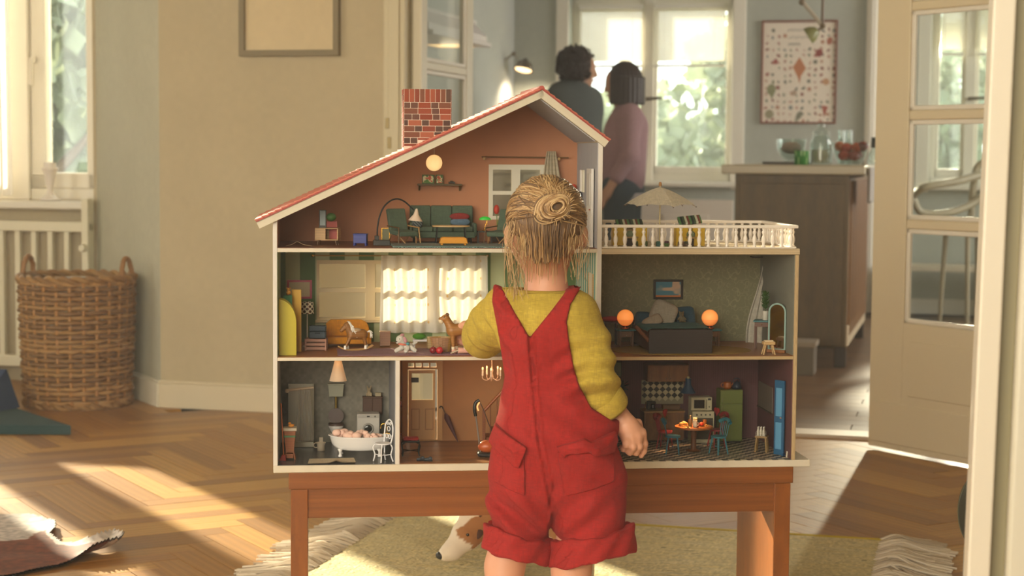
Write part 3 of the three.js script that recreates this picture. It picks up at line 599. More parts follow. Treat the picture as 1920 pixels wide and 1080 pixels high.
{
  const z = zb + 0.013, a = hp(783, 346, z), b = hp(866, 347, z), t = hthing('wall_shelf', 'small olive-brown wall shelf on the terracotta attic wall', 'shelf', (a.x + b.x) / 2, a.y - 0.002, z), w = b.x - a.x, m = mini('#6d5a34', 0.5);
  part(t, 'board', span(-w / 2, w / 2, 0, 0.0035, -0.012, 0.012, 0.0006), m);
  for (const x of [-w / 2 + 0.004, w / 2 - 0.004]) part(t, 'bracket', slab(outline([[0, 0], [0, -0.011], [0.003, -0.011], [0.011, 0]]), 0.003, -0.0015).rotateY(-Math.PI / 2).translate(x, 0, -0.011), m);
  const y = a.y + 0.0017, frames = [[803, 23, 17, ['#5d8a48', '#b05a40']], [824, 14, 17, ['#e8e2c8', '#6b7f4a']]];
  frames.forEach(([px, w, h, c], i) => {
    const k = K(z), f = hthing('miniature_picture', ['wide miniature framed picture with green and red print on attic shelf', 'narrow miniature framed picture with pale print on attic shelf'][i], 'picture', hx(px, z, 336), y, z - 0.002);
    part(f, 'frame', slab(outline(rectPts(-w / 2 * k, w / 2 * k, 0, h * k), [rectPts((-w / 2 + 1.6) * k, (w / 2 - 1.6) * k, 1.6 * k, (h - 1.6) * k)]), 0.003, 0), mini('#4e6a3a', 0.5));
    part(f, 'print', span((-w / 2 + 1) * k, (w / 2 - 1) * k, 0.001, (h - 1) * k, 0.0005, 0.0012), mat('#ffffff', 0.7, { metric: false, map: tex(32, 32, 1, 1, (u, v) => { const n = noise(u * 5 + i * 9, v * 5); return n > 0.62 ? [0.75, 0.35, 0.25] : n > 0.4 ? [0.86, 0.82, 0.68] : [0.35, 0.5, 0.25]; }) }));
  });
  hsolo('toy_car', 'tiny dark toy car at the right end of the attic shelf', 'toy', [box(0.014, 0.0035, 0.006, 0, 0.0028, 0, 0.001), box(0.007, 0.003, 0.005, 0, 0.0055, 0, 0.001), ...[-0.004, 0.004].map((x) => put(cyl(0.0016, 0.0016, 0.007), x, 0.0016, -0.0035, Math.PI / 2))], mat('#3a3024', 0.5), hx(847, z, 342), y, z);
}
{
  // sofa against the rear wall
  const z = -0.235, k = K(z), x0 = hx(769, z, 430), x1 = hx(888, z, 430), w = x1 - x0, t = hthing('miniature_sofa', 'dark green three-seat dollhouse sofa against the attic wall', 'sofa', (x0 + x1) / 2, FA, z), h = 66 * k;
  part(t, 'seat_base', span(-w / 2, w / 2, 0.011, 0.024, -0.03, 0.04, 0.002), darkGreen);
  for (let i = 0; i < 3; i++) part(t, 'seat_cushion', span(-w / 2 + 0.004 + (i * (w - 0.008)) / 3, -w / 2 + 0.0035 + ((i + 1) * (w - 0.008)) / 3, 0.024, 0.034, -0.018, 0.041, 0.003), darkGreen);
  for (let i = 0; i < 3; i++) part(t, 'back_cushion', put(span((i * w) / 3 - w / 2 + 0.0003, ((i + 1) * w) / 3 - w / 2 - 0.0003, 0, h - 0.02, 0, 0.011, 0.003), 0, 0.022, -0.024, -0.14), darkGreen);
  for (const s of [-1, 1]) part(t, 'armrest', span(s * w / 2 - 0.0035, s * w / 2 + 0.0035, 0.014, 0.042, -0.025, 0.038, 0.003), darkGreen);
  for (const x of [-1, 1]) for (const zz of [-0.02, 0.034]) part(t, 'leg', rod([x * (w / 2 - 0.008), 0, zz], [x * (w / 2 - 0.009), 0.012, zz], 0.0016, 0.0024), blackWire);
  const cushion = (label, px, py, c, wd, ht) => hsolo('cushion', label, 'cushion', ball(0.5, 0, 0, 0, wd * k, ht * k, 0.009, 16), cloth(c), hx(px, z + 0.01, py), hy(py, z + 0.01, px), z + 0.008);
  cushion('red cushion lying over the back of the green attic sofa', 862, 406, '#8e2f2c', 38, 14);
  cushion('blue cushion leaning on the seat of the green attic sofa', 863, 416, '#5a7288', 38, 16);
}
function armchair(label, x, z, turn) {
  const t = hthing('miniature_armchair', label, 'armchair', x, FA, z, turn, 'green dollhouse armchairs');
  part(t, 'seat', put(box(0.044, 0.01, 0.045, 0, 0, 0, 0.003), 0, 0.023, 0, 0.09), darkGreen);
  part(t, 'backrest', put(box(0.043, 0.052, 0.009, 0, 0.024, 0, 0.003), 0, 0.024, -0.02, -0.3), darkGreen);
  for (const s of [-1, 1]) {
    part(t, 'armrest', [rod([s * 0.024, 0.037, -0.026], [s * 0.024, 0.034, 0.022], 0.0014), rod([s * 0.024, 0.034, 0.02], [s * 0.026, 0.001, 0.024], 0.0013)], s > 0 ? lightWood : mini('#6b5232', 0.5));
    part(t, 'leg', [rod([s * 0.022, 0.02, 0.012], [s * 0.012, 0.0008, 0.03], 0.0013), rod([s * 0.022, 0.02, -0.012], [s * 0.02, 0.0008, -0.03], 0.0013)], mini('#b08a60', 0.45));
  }
  return t;
}
{
  const z = -0.16;
  armchair('green dollhouse armchair under the arc lamp', hx(757, z, 440), z, R(28));
  armchair('green dollhouse armchair beside the banker lamp, half behind the child', hx(938, z, 440), z + 0.01, R(-38));
  const k = K(z), c = cloth('#ffffff', { map: tex(64, 64, 0.02, 0.02, (u, v) => (Math.abs(Math.sin((u + v) * 9.4)) > 0.6 ? [0.2, 0.22, 0.24] : [0.42, 0.46, 0.46])) });
  hsolo('cushion', 'dark patterned cushion tucked beside the arc lamp shade', 'cushion', put(ball(0.5, 0, 0, 0, 0.024, 0.021, 0.009, 16), 0, 0, 0, -0.3), c, hx(783, -0.19, 422), FA + 0.042, -0.193, 0.2);
}
{
  // arc lamp
  const z = -0.1, k = K(z), q = (px, py, dz = 0) => { const p = hp(px, py, z + dz); return [p.x, p.y, z + dz]; }, o = hp(707, 455, z), t = hthing('arc_lamp', 'black arc floor lamp with white cone shade leaning over the armchair', 'lamp', o.x, FA, z);
  const rel = ([x, y, zz]) => V(x - o.x, y - FA, zz - z);
  part(t, 'arc', tube([[707, 446], [708, 425], [713, 402], [722, 385], [735, 375], [746, 373], [757, 377], [768, 386], [776, 394]].map(([a, b], i) => rel(q(a, b, 0))), 0.0016, 40), blackWire);
  part(t, 'base', [span(-0.008, 0.026, 0, 0.011, -0.01, 0.01, 0.001), span(-0.005, 0.004, 0.011, 0.02, -0.006, 0.006, 0.001)], mat('#2a2620', 0.5));
  const s = rel(q(781, 394)), h = 20 * k;
  part(t, 'shade', put(lathe([[0.0018, 0.003], [0.003, 0], [0.0055, -h * 0.42], [0.0148, -h], [0.0142, -h], [0.005, -h * 0.42], [0.0022, 0]], 28), s.x, s.y, s.z, 0, 0, -0.1), mat('#d9c3ae', 0.45));
}
{
  // coffee table, yellow stool, banker lamp on its bench
  const z = -0.15, k = K(z), x0 = hx(810, z, 424), x1 = hx(881, z, 424), w = x1 - x0, y = hy(424, z, 845) - FA, t = hthing('coffee_table', 'oval wooden dollhouse coffee table on thin black legs before the sofa', 'table', (x0 + x1) / 2, FA, z);
  part(t, 'top', slab(outline(Array.from({ length: 28 }, (_, i) => { const a = (i / 28) * 6.283; return [Math.sign(Math.cos(a)) * Math.abs(Math.cos(a)) ** 0.8 * w / 2, Math.sin(a) * 0.021]; })), 0.003, 0, 0.0006).rotateX(Math.PI / 2).translate(0, y + 0.0015, 0), paleWood);
  for (const sx of [-1, 1]) for (const sz of [-1, 1]) part(t, 'leg', rod([sx * w * 0.36, y - 0.001, sz * 0.009], [sx * w * 0.4, 0, sz * 0.016], 0.0011), blackWire);
  part(t, 'stretcher', rod([-w * 0.37, y * 0.35, 0], [w * 0.37, y * 0.35, 0], 0.0008), blackWire);
  const z2 = -0.075, s = hthing('stool', 'low mustard yellow toy bench before the coffee table', 'stool', hx(850, z2, 455), FA, z2), wy = mat('#d08a12', 0.5), W = 53 * K(z2) / 2;
  part(s, 'seat', slab(outline([[-W, 0.006], [W, 0.006], [W - 0.003, 0.0165], [W - 0.007, 0.0185], [-W + 0.007, 0.0185], [-W + 0.003, 0.0165]]), 0.024, -0.012, 0.001), wy);
  for (const sx of [-1, 1]) for (const sz of [-1, 1]) part(s, 'leg', rod([sx * (W - 0.006), 0.007, sz * 0.008], [sx * (W - 0.004), 0, sz * 0.009], 0.002), wy);
  const z3 = -0.2, bx = hx(909, z3, 420), by = hy(433, z3, 909), bench = hthing('side_table', 'dark miniature side table under the green banker lamp', 'table', bx, FA, z3), bm = mini('#2e2a22', 0.5), bh = by - FA;
  part(bench, 'top', span(-0.016, 0.016, bh - 0.003, bh, -0.012, 0.012, 0.0006), bm);
  for (const sx of [-1, 1]) for (const sz of [-1, 1]) part(bench, 'leg', span(sx * 0.014 - 0.001, sx * 0.014 + 0.001, 0, bh - 0.003, sz * 0.01 - 0.001, sz * 0.01 + 0.001), bm);
  const l = hthing('banker_lamp', 'miniature brass banker lamp with bright green glass shade', 'lamp', bx, by, z3), lk = K(z3);
  part(l, 'base', lathe([[0, 0], [0.006, 0], [0.006, 0.0012], [0.002, 0.0025], [0.0016, 0.004], [0.0028, 0.0055], [0.001, 0.007], [0, 0.007]]), brass);
  part(l, 'stem', tube([[0, 0.006, 0], [0.0012, 0.012, 0], [0.0045, 0.02, 0], [0.004, 0.026, 0]], 0.0007, 16), brass);
  part(l, 'shade', put(new THREE.SphereGeometry(1, 20, 8, 0, 6.283, 0, 1.571).scale(0.0125, 0.007, 0.006), 0.0005, 0.0235, 0, 0.1), glow('#2fae3c', '#2ad03a', 0.35));
  part(l, 'pull_chain', rod([0.0045, 0.023, 0.004], [0.0045, 0.012, 0.004], 0.0004), brass);
}
{
  // tv bench with mirror, green ball and red box
  const z = -0.12, k = K(z), x0 = hx(593, z, 440), w = 43 * k, y1 = hy(427, z, 615) - FA, y0 = hy(450, z, 615) - FA, t = hthing('miniature_sideboard', 'light wood dollhouse sideboard on short legs with a red niche', 'cabinet', x0 + w / 2, FA, z, R(-12));
  part(t, 'case', [span(-w / 2, w / 2, y1 - 0.002, y1, -0.015, 0.015, 0.0004), span(-w / 2, w / 2, y0, y0 + 0.002, -0.015, 0.015, 0.0004), span(-w / 2, -w / 2 + 0.002, y0, y1, -0.015, 0.015), span(w / 2 - 0.002, w / 2, y0, y1, -0.015, 0.015), span(-w / 2, w / 2, y0, y1, -0.015, -0.0135)], lightWood);
  part(t, 'door', span(-w / 2 + 0.0005, -0.002, y0 + 0.0018, y1 - 0.0018, 0.0125, 0.0148, 0.0004), lightWood);
  part(t, 'niche_lining', span(0, w / 2 - 0.002, y0 + 0.002, y1 - 0.002, -0.0134, -0.0125), mat('#9a3a2e', 0.6), { label: 'red lining of the open niche' });
  for (const sx of [-1, 1]) for (const sz of [-1, 1]) part(t, 'leg', rod([sx * (w / 2 - 0.006), y0 + 0.0003, sz * 0.01], [sx * (w / 2 - 0.004), 0, sz * 0.012], 0.0016, 0.001), mini('#6b4a2a', 0.5));
  const top = FA + y1, f = hthing('miniature_picture', 'small upright grey picture in a dark frame on the attic sideboard', 'picture', hx(605, z, 410), top, z - 0.004, R(-8)), fw = 13 * k, fh = 33 * k;
  part(f, 'frame', slab(outline(rectPts(-fw / 2, fw / 2, 0, fh), [rectPts(-fw / 2 + 0.0016, fw / 2 - 0.0016, 0.0045, fh - 0.0016)]), 0.003, -0.0015), mini('#3a2a1c', 0.5));
  part(f, 'print', span(-fw / 2 + 0.001, fw / 2 - 0.001, 0.004, fh - 0.001, -0.0005, 0.0003), mat('#8f9a9a', 0.5));
  part(f, 'foot', span(-fw / 2 - 0.0005, fw / 2 + 0.0005, 0, 0.0025, -0.004, 0.004, 0.0005), mini('#3a2a1c', 0.5));
  hsolo('toy_ball', 'green toy ball resting on the red box on the sideboard', 'ball', ball(0.0092, 0, 0.0092, 0, 1.1, 0.9, 1), mat('#44682e', 0.6), hx(621, z, 405), top + 0.0125, z - 0.004);
  hsolo('toy_box', 'small open red box under the green ball on the sideboard', 'box', [span(-0.011, 0.01, 0, 0.0012, -0.007, 0.007), span(-0.011, 0.01, 0, 0.012, 0.006, 0.007), span(-0.011, 0.01, 0, 0.012, -0.007, -0.006), slab(outline([[-0.007, 0], [0.007, 0], [0.007, 0.015], [-0.007, 0.012]]), 0.001).rotateY(-Math.PI / 2).translate(0.011, 0, 0), span(-0.011, -0.01, 0, 0.012, -0.007, 0.007)], mat('#8c3226', 0.6), hx(622, z, 418), top + 0.0003, z - 0.003);
  const z2 = -0.09, b = hthing('toy_chest', 'blue toy chest on short legs left of the arc lamp', 'box', hx(676, z2, 450), FA, z2, R(-10)), bl = mini('#26359a', 0.5);
  part(b, 'chest', span(-0.0135, 0.0135, 0.005, 0.0225, -0.01, 0.01, 0.001), bl);
  part(b, 'lid', span(-0.0142, 0.0142, 0.0215, 0.0245, -0.0107, 0.0107, 0.001), bl);
  for (const sx of [-1, 1]) for (const sz of [-1, 1]) part(b, 'leg', rod([sx * 0.011, 0.006, sz * 0.008], [sx * 0.012, 0, sz * 0.009], 0.002), bl);
  const z3 = -0.22, g = hthing('miniature_picture', 'small gilt picture frame leaning on the attic wall behind the armchair', 'picture', hx(723, z3, 445), FA, z3), gw = 0.009, gh = 27 * K(z3);
  part(g, 'frame', put(slab(outline(rectPts(-gw, gw, 0, gh), [rectPts(-gw + 0.0018, gw - 0.0018, 0.0018, gh - 0.0018)]), 0.0025, 0), 0, 0, 0, -0.12), brass);
  part(g, 'print', put(span(-gw + 0.001, gw - 0.001, 0.001, gh - 0.001, 0.0004, 0.001), 0, 0, 0, -0.12), mat('#7d7a5c', 0.7));
  const z4 = -0.07;
  hsolo('wire', 'thin pale wire lying in an arch on the attic floor', 'wire', tube([[-0.026, 0.0006, 0], [-0.014, 0.003, -0.002], [-0.004, 0.0085, -0.003], [0.008, 0.003, -0.002], [0.024, 0.0006, 0]], 0.00045, 24, 6), mat('#b59a78', 0.5), hx(561, z4, 455), FA, z4);
}
{
  // rug at the front edge
  const t = hthing('miniature_rug', 'teal and pink striped dollhouse rug with pale fringe on attic floor', 'rug', hx(830, -0.09, 462), FA + 0.0004, -0.09), a = hx(736, -0.02, 462) - hx(830, -0.09, 462), b = hx(975, -0.02, 462) - hx(830, -0.09, 462);
  const rugMap = tex(64, 128, 0.09, 0.14, (u, v) => { const s = Math.floor(v * 9) % 3, n = 0.85 + 0.3 * (noise(u * 30, v * 60) - 0.5); return (s === 0 ? [0.38, 0.6, 0.6] : s === 1 ? [0.66, 0.44, 0.42] : [0.5, 0.62, 0.58]).map((c) => c * n); });
  part(t, 'pile', span(a, b, 0, 0.0024, -0.062, 0.082, 0.001), mat('#ffffff', 0.95, { map: rugMap, bumpMap: weaveBump, bumpScale: 0.0006 }));
  const fr = []; for (let i = 0; i < 90; i++) { const x = lerp(a, b, (i + rnd()) / 90); fr.push(tube([[x, 0.001, 0.081], [x + rnd(-0.001, 0.001), 0.0008, 0.085], [x + rnd(-0.002, 0.002), 0.0006, 0.0885]], 0.0005, 4, 4)); }
  part(t, 'fringe', fr, mat('#cfe0dc', 0.9), { kind: 'stuff' });
}
{
  // curtain rod and the gathered curtain beside the window, tulips on the sill
  const z = zb + 0.012, t = hthing('curtain_rod', 'brown curtain rod with ball ends above the attic window', 'curtain rod', hx(983, z, 295), hy(295, z, 983), z), a = hx(903, z, 295) - hx(983, z, 295), b = hx(1066, z, 295) - hx(983, z, 295), m = mini('#7a5a34', 0.5);
  part(t, 'rod', rod([a, 0, 0], [b, 0, 0], 0.0016), m);
  for (const px of [908, 1048]) { const x = hx(px, z, 297) - hx(983, z, 295); part(t, 'bracket', [ball(0.0036, x, -0.003, 0.001), rod([x, -0.001, 0], [x, -0.001, -0.0117], 0.0012)], mat('#b59264', 0.4)); }
  const k = K(z), h = 150 * k, g = [];
  const c = new THREE.PlaneGeometry(1, 1, 60, 30), p = c.attributes.position;
  for (let i = 0; i < p.count; i++) { const u = p.getX(i) + 0.5, v = 0.5 - p.getY(i), w = (14 + 24 * v + 6 * Math.sin(v * 3)) * k, y = -v * h; p.setXYZ(i, (u - 0.5) * w * 2 * 0.62 + v * v * 0.012, y + 0.013, 0.004 + 0.0035 * Math.sin(u * 6.283 * 4.5 + v) * (0.5 + v * 0.6)); }
  c.computeVertexNormals();
  hsolo('curtain', 'beige curtain gathered at the right end of the attic curtain rod', 'curtain', c, cloth('#c9bba0', { transmission: 0.12, thickness: 0 }), hx(1033, z, 295), hy(295, z, 1033), z + 0.002);
  const tulip = (label, px, py, tall, turn) => {
    const zz = zb + 0.02, y = hy(py, zz, px), t = hthing('paper_tulip', label, 'flower', hx(px, zz, py), y - tall, zz, turn);
    const petal = new THREE.SphereGeometry(1, 12, 8, 0, 2.3, 0.2, 2.5).scale(0.0062, 0.0105, 0.0062);
    for (let i = 0; i < 4; i++) part(t, 'petal', put(petal.clone(), 0, 0, 0, 0, i * 1.57, 0).translate(0, tall, 0), mat('#c8402a', 0.6, { transmission: 0.25, thickness: 0 }));
    part(t, 'stem', rod([0.003, 0, 0], [0, tall - 0.006, 0], 0.0009), mat('#6d8440', 0.7));
    part(t, 'leaf', put(ball(1, 0, 0, 0, 0.0016, 0.012, 0.0006, 10), 0.0045, tall * 0.5, 0.001, 0, 0, -0.25), mat('#5f7a3a', 0.7));
  };
  const sillY = atticWin[0][1] + 0.001 - FA;
  tulip('red paper tulip in front of the left half of the attic window', 931, 393, hy(393, zb + 0.02, 931) - FA - 0.018, 0.3);
  tulip('red paper tulip just left of the child\'s hair at the attic window', 960, 388, hy(388, zb + 0.02, 960) - FA - 0.018, 1.2);
  tulip('red paper tulip right of the child\'s head by the attic side wall', 1076, 354, hy(354, zb + 0.02, 1076) - FA - 0.018, 0.8);
  const zv = zb + 0.02;
  hsolo('miniature_vase', 'dark flower trough under the attic window holding the tulips', 'vase', span(hx(920, zv) - hx(1000, zv), hx(1082, zv) - hx(1000, zv), 0, 0.02, -0.005, 0.005, 0.001), mini('#3a3026', 0.6), hx(1000, zv), FA, zv);
  // shelf with toys on the right wall, white terrace door leaf
  const sx = WTi - LN, s0 = hitX(1091, 372, WTi);
  const sh = hthing('wall_shelf', 'tiny grey wall shelf on the lilac side wall of the attic', 'shelf', sx, s0.y, s0.z);
  part(sh, 'board', span(-0.013, 0, -0.003, 0, -0.03, 0.03, 0.0004), mat('#6a6a70', 0.6));
  for (const zz of [-0.02, 0.02]) part(sh, 'bracket', span(-0.009, 0, -0.009, -0.003, zz - 0.001, zz + 0.001), mat('#6a6a70', 0.6));
  hsolo('toy_block', 'black toy block on the tiny attic side shelf', 'toy', [box(0.009, 0.011, 0.02, 0, 0.0055, 0, 0.001), box(0.006, 0.004, 0.01, 0, 0.0129, 0, 0.001)], mat('#222030', 0.4), sx - 0.006, s0.y + 0.0002, s0.z + 0.012);
  hsolo('toy_block', 'red toy block on the tiny attic side shelf', 'toy', [box(0.009, 0.006, 0.016, 0, 0.003, 0, 0.001), put(cyl(0.003, 0.0015, 0.004), 0, 0.006, 0)], mat('#a8352c', 0.4), sx - 0.006, s0.y + 0.0002, s0.z - 0.013);
  const d = hitX(1108, 316, WTi), d2 = hitX(1117, 316, WTi), dl = hthing('terrace_door', 'white narrow panelled door leaf standing against the attic side wall', 'door', WTi - 0.006, FA, (d.z + d2.z) / 2), dh = d.y - FA, dw = Math.abs(d2.z - d.z) / 2;
  part(dl, 'leaf', span(-0.003, 0.0025, 0.0005, dh, -dw, dw, 0.0006), mat('#d8d2cc', 0.4));
  for (const [a, b] of [[0.04, 0.45], [0.52, 0.94]]) part(dl, 'door_panel', span(-0.0042, -0.003, dh * a, dh * b, -dw * 0.6, dw * 0.6, 0.0004), mat('#c8c2be', 0.4));
  part(dl, 'knob', ball(0.0016, -0.005, dh * 0.48, dw * 0.8), mat('#a86a60', 0.4));
}

// ---------------------------------------------------------------- the dollhouse child's room
const wavy = (w0, w1, h, folds, amp, seedN, top = 0) => {  // hanging cloth: wider or narrower towards the hem
  const g = new THREE.PlaneGeometry(1, 1, 90, 30), p = g.attributes.position;
  for (let i = 0; i < p.count; i++) { const u = p.getX(i) + 0.5, v = 0.5 - p.getY(i), w = lerp(w0, w1, v); p.setXYZ(i, (u - 0.5) * w + 0.002 * noise(v * 3, u * 4, seedN), top - v * h, amp * Math.sin(u * 6.283 * folds + 2 * noise(u * 5, v * 2, seedN)) * (0.6 + 0.5 * noise(u * 6, 1, seedN + 3))); }
  g.computeVertexNormals();
  return g;
};
{
  const z = zb + 0.011, a = hx(586, z, 479), b = hx(914, z, 479), y = hy(479.5, z, 750), t = hthing('curtain_rod', 'thin gold curtain rod above the wide striped-room window', 'curtain rod', (a + b) / 2, y, z);
  part(t, 'rod', rod([-(b - a) / 2, 0, 0], [(b - a) / 2, 0, 0], 0.0014), mat('#a8823c', 0.4));
  for (const s of [-1, 1]) { part(t, 'finial', ball(0.003, s * ((b - a) / 2), 0, 0), brass); part(t, 'bracket', rod([s * ((b - a) / 2 - 0.004), 0, 0], [s * ((b - a) / 2 - 0.004), 0, -0.0107], 0.001), brass); }
  const c0 = hx(712, z, 550), c1 = hx(912, z, 550), h = hy(478, z, 800) - hy(622, z, 800);
  const dots = tex(256, 256, 0.15, 0.15, (u, v) => { const cx = (u * 4) % 1 - 0.5, cy = (v * 4 + (Math.floor(u * 4) % 2) * 0.5) % 1 - 0.5; return Math.hypot(cx - 0.1, cy) < 0.085 ? [0.9, 0.76, 0.5] : [0.95, 0.93, 0.9]; });
  hsolo('curtain', 'sheer white curtain with yellow dots glowing before the wide window', 'curtain', wavy(c1 - c0 - 0.002, c1 - c0 + 0.004, h, 8, 0.0085, 4), mat('#ffffff', 0.95, { map: dots, transmission: 0.55, thickness: 0 }), (c0 + c1) / 2, y + 0.001, z + 0.012);
}
const toyRed = mat('#b3242a', 0.45), pinkWood = mini('#b07a62', 0.5), orangeSeat = cloth('#d98e1c');
{
  // yellow wardrobe side with round top
  const z = -0.035, x0 = T + LN + 0.0008, x1 = hx(556, z, 600), w = x1 - x0, h = hy(561, z, 530) - FM, t = hthing('toy_wardrobe', 'tall yellow toy wardrobe with a rounded corner at the left wall', 'wardrobe', x0, FM, z - 0.02);
  const pts = [[0, 0], [w, 0]]; for (let i = 0; i <= 10; i++) { const a = (i / 10) * 1.45; pts.push([w * Math.cos(a) * 0.99, h - w * 1.35 + w * 1.35 * Math.sin(a)]); } pts.push([0, h]);
  part(t, 'front', slab(outline(pts), 0.004, 0.02, 0.0006), mat('#b5a312', 0.5));
  part(t, 'back', slab(outline(pts), 0.003, -0.02, 0.0006), mat('#b5a312', 0.5));
  part(t, 'shelf', [0.02, 0.25, 0.5, 0.72].map((k) => span(0.001, w * 0.94, h * k, h * k + 0.002, -0.0175, 0.0205)), mat('#c8b422', 0.5));
  const z2 = -0.1, k2 = K(z2);
  hsolo('toy_board', 'tall pale yellow board standing behind the yellow wardrobe', 'board', span(-0.01, 0.01, 0, hy(543, z2, 555) - FM, -0.0012, 0.0012, 0.0005), mat('#e3b348', 0.5), hx(556, z2, 580), FM, z2, R(-18));
  hsolo('toy_book', 'green toy book on top of the shelves of the yellow wardrobe', 'book', [span(-0.009, 0.009, 0, 0.022, -0.003, -0.002), span(-0.009, 0.009, 0, 0.022, 0.002, 0.003), span(-0.009, -0.0082, 0, 0.022, -0.003, 0.003)], mat('#2f6a3a', 0.6), hx(539, -0.07, 565), hy(575, -0.07, 540), -0.078, 0.1);
  hsolo('toy_crate', 'small stand under the green toy book beside the wardrobe', 'stand', [span(-0.01, 0.01, hy(575, -0.07, 540) - FM - 0.002, hy(575, -0.07, 540) - FM - 0.0002, -0.006, 0.006), ...[-1, 1].map((s) => span(s * 0.0085 - 0.001, s * 0.0085 + 0.001, 0, hy(575, -0.07, 540) - FM - 0.002, -0.005, 0.005))], pinkWood, hx(539, -0.07, 565), FM, -0.078);
  hsolo('toy_figure', 'small orange toy figure peeking over the yellow wardrobe', 'toy', [ball(0.0045, 0, 0.005, 0), ball(0.003, 0, 0.011, 0), ball(0.0015, -0.003, 0.0135, 0), ball(0.0015, 0.003, 0.0135, 0)], mat('#c98a28', 0.6), hx(541, -0.07, 550), hy(553.5, -0.07, 540), -0.078);
  // pink framed board
  const z3 = zb, p0 = hp(538, 525, z3), p1 = hp(585, 560, z3), f = hthing('toy_whiteboard', 'beige board in a pink frame on the striped wallpaper', 'board', (p0.x + p1.x) / 2, (p0.y + p1.y) / 2, z3 + 0.0003), fw = (p1.x - p0.x) / 2, fh = (p0.y - p1.y) / 2;
  part(f, 'frame', slab(outline(rectPts(-fw, fw, -fh, fh), [rectPts(-fw + 0.0045, fw - 0.0045, -fh + 0.0045, fh - 0.0045)]), 0.003, 0, 0.0005), mat('#c2566c', 0.5));
  part(f, 'panel', span(-fw + 0.003, fw - 0.003, -fh + 0.003, fh - 0.003, 0.0002, 0.0014), mat('#c6b490', 0.6));
  // polka dot lamp
  const z4 = -0.19, l = hthing('floor_lamp', 'dollhouse floor lamp with white polka-dot drum shade', 'lamp', hx(576, z4, 600), FM, z4), sy0 = hy(588, z4, 576) - FM, sy1 = hy(566, z4, 576) - FM;
  const dots = tex(128, 64, 1 / 1, 1, (u, v) => { const a = (u * 7) % 1 - 0.5, b = (v * 2.4) % 1 - 0.5, a2 = (u * 7 + 0.5) % 1 - 0.5, b2 = (v * 2.4 + 0.5) % 1 - 0.5, r = 0.26; const d = Math.min(Math.hypot(a, b), Math.hypot(a2, b2)); return d < r ? (Math.floor(u * 14) % 3 ? [0.22, 0.2, 0.16] : [0.45, 0.24, 0.18]) : [0.88, 0.84, 0.74]; });
  part(l, 'shade', new THREE.CylinderGeometry(0.0125, 0.0142, sy1 - sy0, 28, 1, true).translate(0, (sy0 + sy1) / 2, 0), mat('#ffffff', 0.7, { map: dots, metric: false }));
  part(l, 'pole', rod([0, 0.002, 0], [0, sy0 + 0.008, 0], 0.0012), mat('#d8cdb8', 0.5));
  part(l, 'base', cyl(0.009, 0.008, 0.0025), mat('#d8cdb8', 0.5));
  // crate with dark blue box
  const z5 = -0.13, c = hthing('toy_bed', 'small pinkish wooden toy crate with slats', 'crate', hx(593, z5, 650), FM, z5, R(-6)), cw = 0.0205, ch = hy(634, z5, 593) - FM;
  for (let i = 0; i < 3; i++) for (const s of [-1, 1]) part(c, 'slat', span(-cw, cw, 0.0015 + i * ch * 0.34, 0.0015 + i * ch * 0.34 + ch * 0.24, s * 0.014 - 0.001, s * 0.014 + 0.001, 0.0004), pinkWood);
  for (const sx of [-1, 1]) for (const sz of [-1, 1]) part(c, 'post', span(sx * cw - 0.0016, sx * cw + 0.0016, 0, ch, sz * 0.014 - 0.0016, sz * 0.014 + 0.0016, 0.0004), pinkWood);
  part(c, 'bottom', span(-cw, cw, ch - 0.003, ch - 0.0008, -0.013, 0.013), pinkWood);
  const bx = hthing('toy_suitcase', 'dark blue toy suitcase on the pinkish wooden crate', 'suitcase', hx(596, z5, 622), FM + ch, z5, R(-6)), bm = mat('#1f2f3c', 0.6), bh = hy(610, z5, 596) - FM - ch;
  part(bx, 'case', [box(0.034, bh * 0.55, 0.022, 0, bh * 0.275, 0, 0.002)], bm); part(bx, 'lid', box(0.0345, bh * 0.43, 0.0225, 0, bh * 0.78, 0, 0.002), bm); part(bx, 'handle', tube([[-0.005, bh * 0.45, 0.0112], [-0.004, bh * 0.45, 0.014], [0.004, bh * 0.45, 0.014], [0.005, bh * 0.45, 0.0112]], 0.0008, 12), mat('#101820', 0.5));
  // orange sofa
  const z6 = -0.2, k6 = K(z6), s = hthing('miniature_sofa', 'orange-yellow rounded dollhouse sofa behind the rocking horse', 'sofa', hx(651, z6, 620), FM, z6), sw = 0.046, sh = hy(600, z6, 650) - FM;
  const bp = [[-sw, 0.006], [sw, 0.006], [sw, sh * 0.62]]; for (let i = 0; i <= 8; i++) { const a = (i / 8) * 1.571; bp.push([sw - 0.022 + 0.022 * Math.cos(a), sh * 0.62 + sh * 0.38 * Math.sin(a)]); } bp.push([-sw + 0.012, sh], [-sw + 0.002, sh * 0.85], [-sw, sh * 0.6]);
  part(s, 'backrest', slab(outline(bp), 0.01, -0.02, 0.002), orangeSeat);
  part(s, 'seat', span(-sw, sw, 0.006, 0.021, -0.012, 0.024, 0.003), orangeSeat);
  for (const sx of [-1, 1]) part(s, 'armrest', span(sx * sw - 0.004, sx * sw + 0.004, 0.006, 0.031, -0.014, 0.023, 0.003), orangeSeat);
  for (const sx of [-1, 1]) part(s, 'leg', [rod([sx * (sw - 0.006), 0, 0.016], [sx * (sw - 0.006), 0.007, 0.016], 0.0018), rod([sx * (sw - 0.006), 0, -0.012], [sx * (sw - 0.006), 0.007, -0.012], 0.0018)], pinkWood);
}
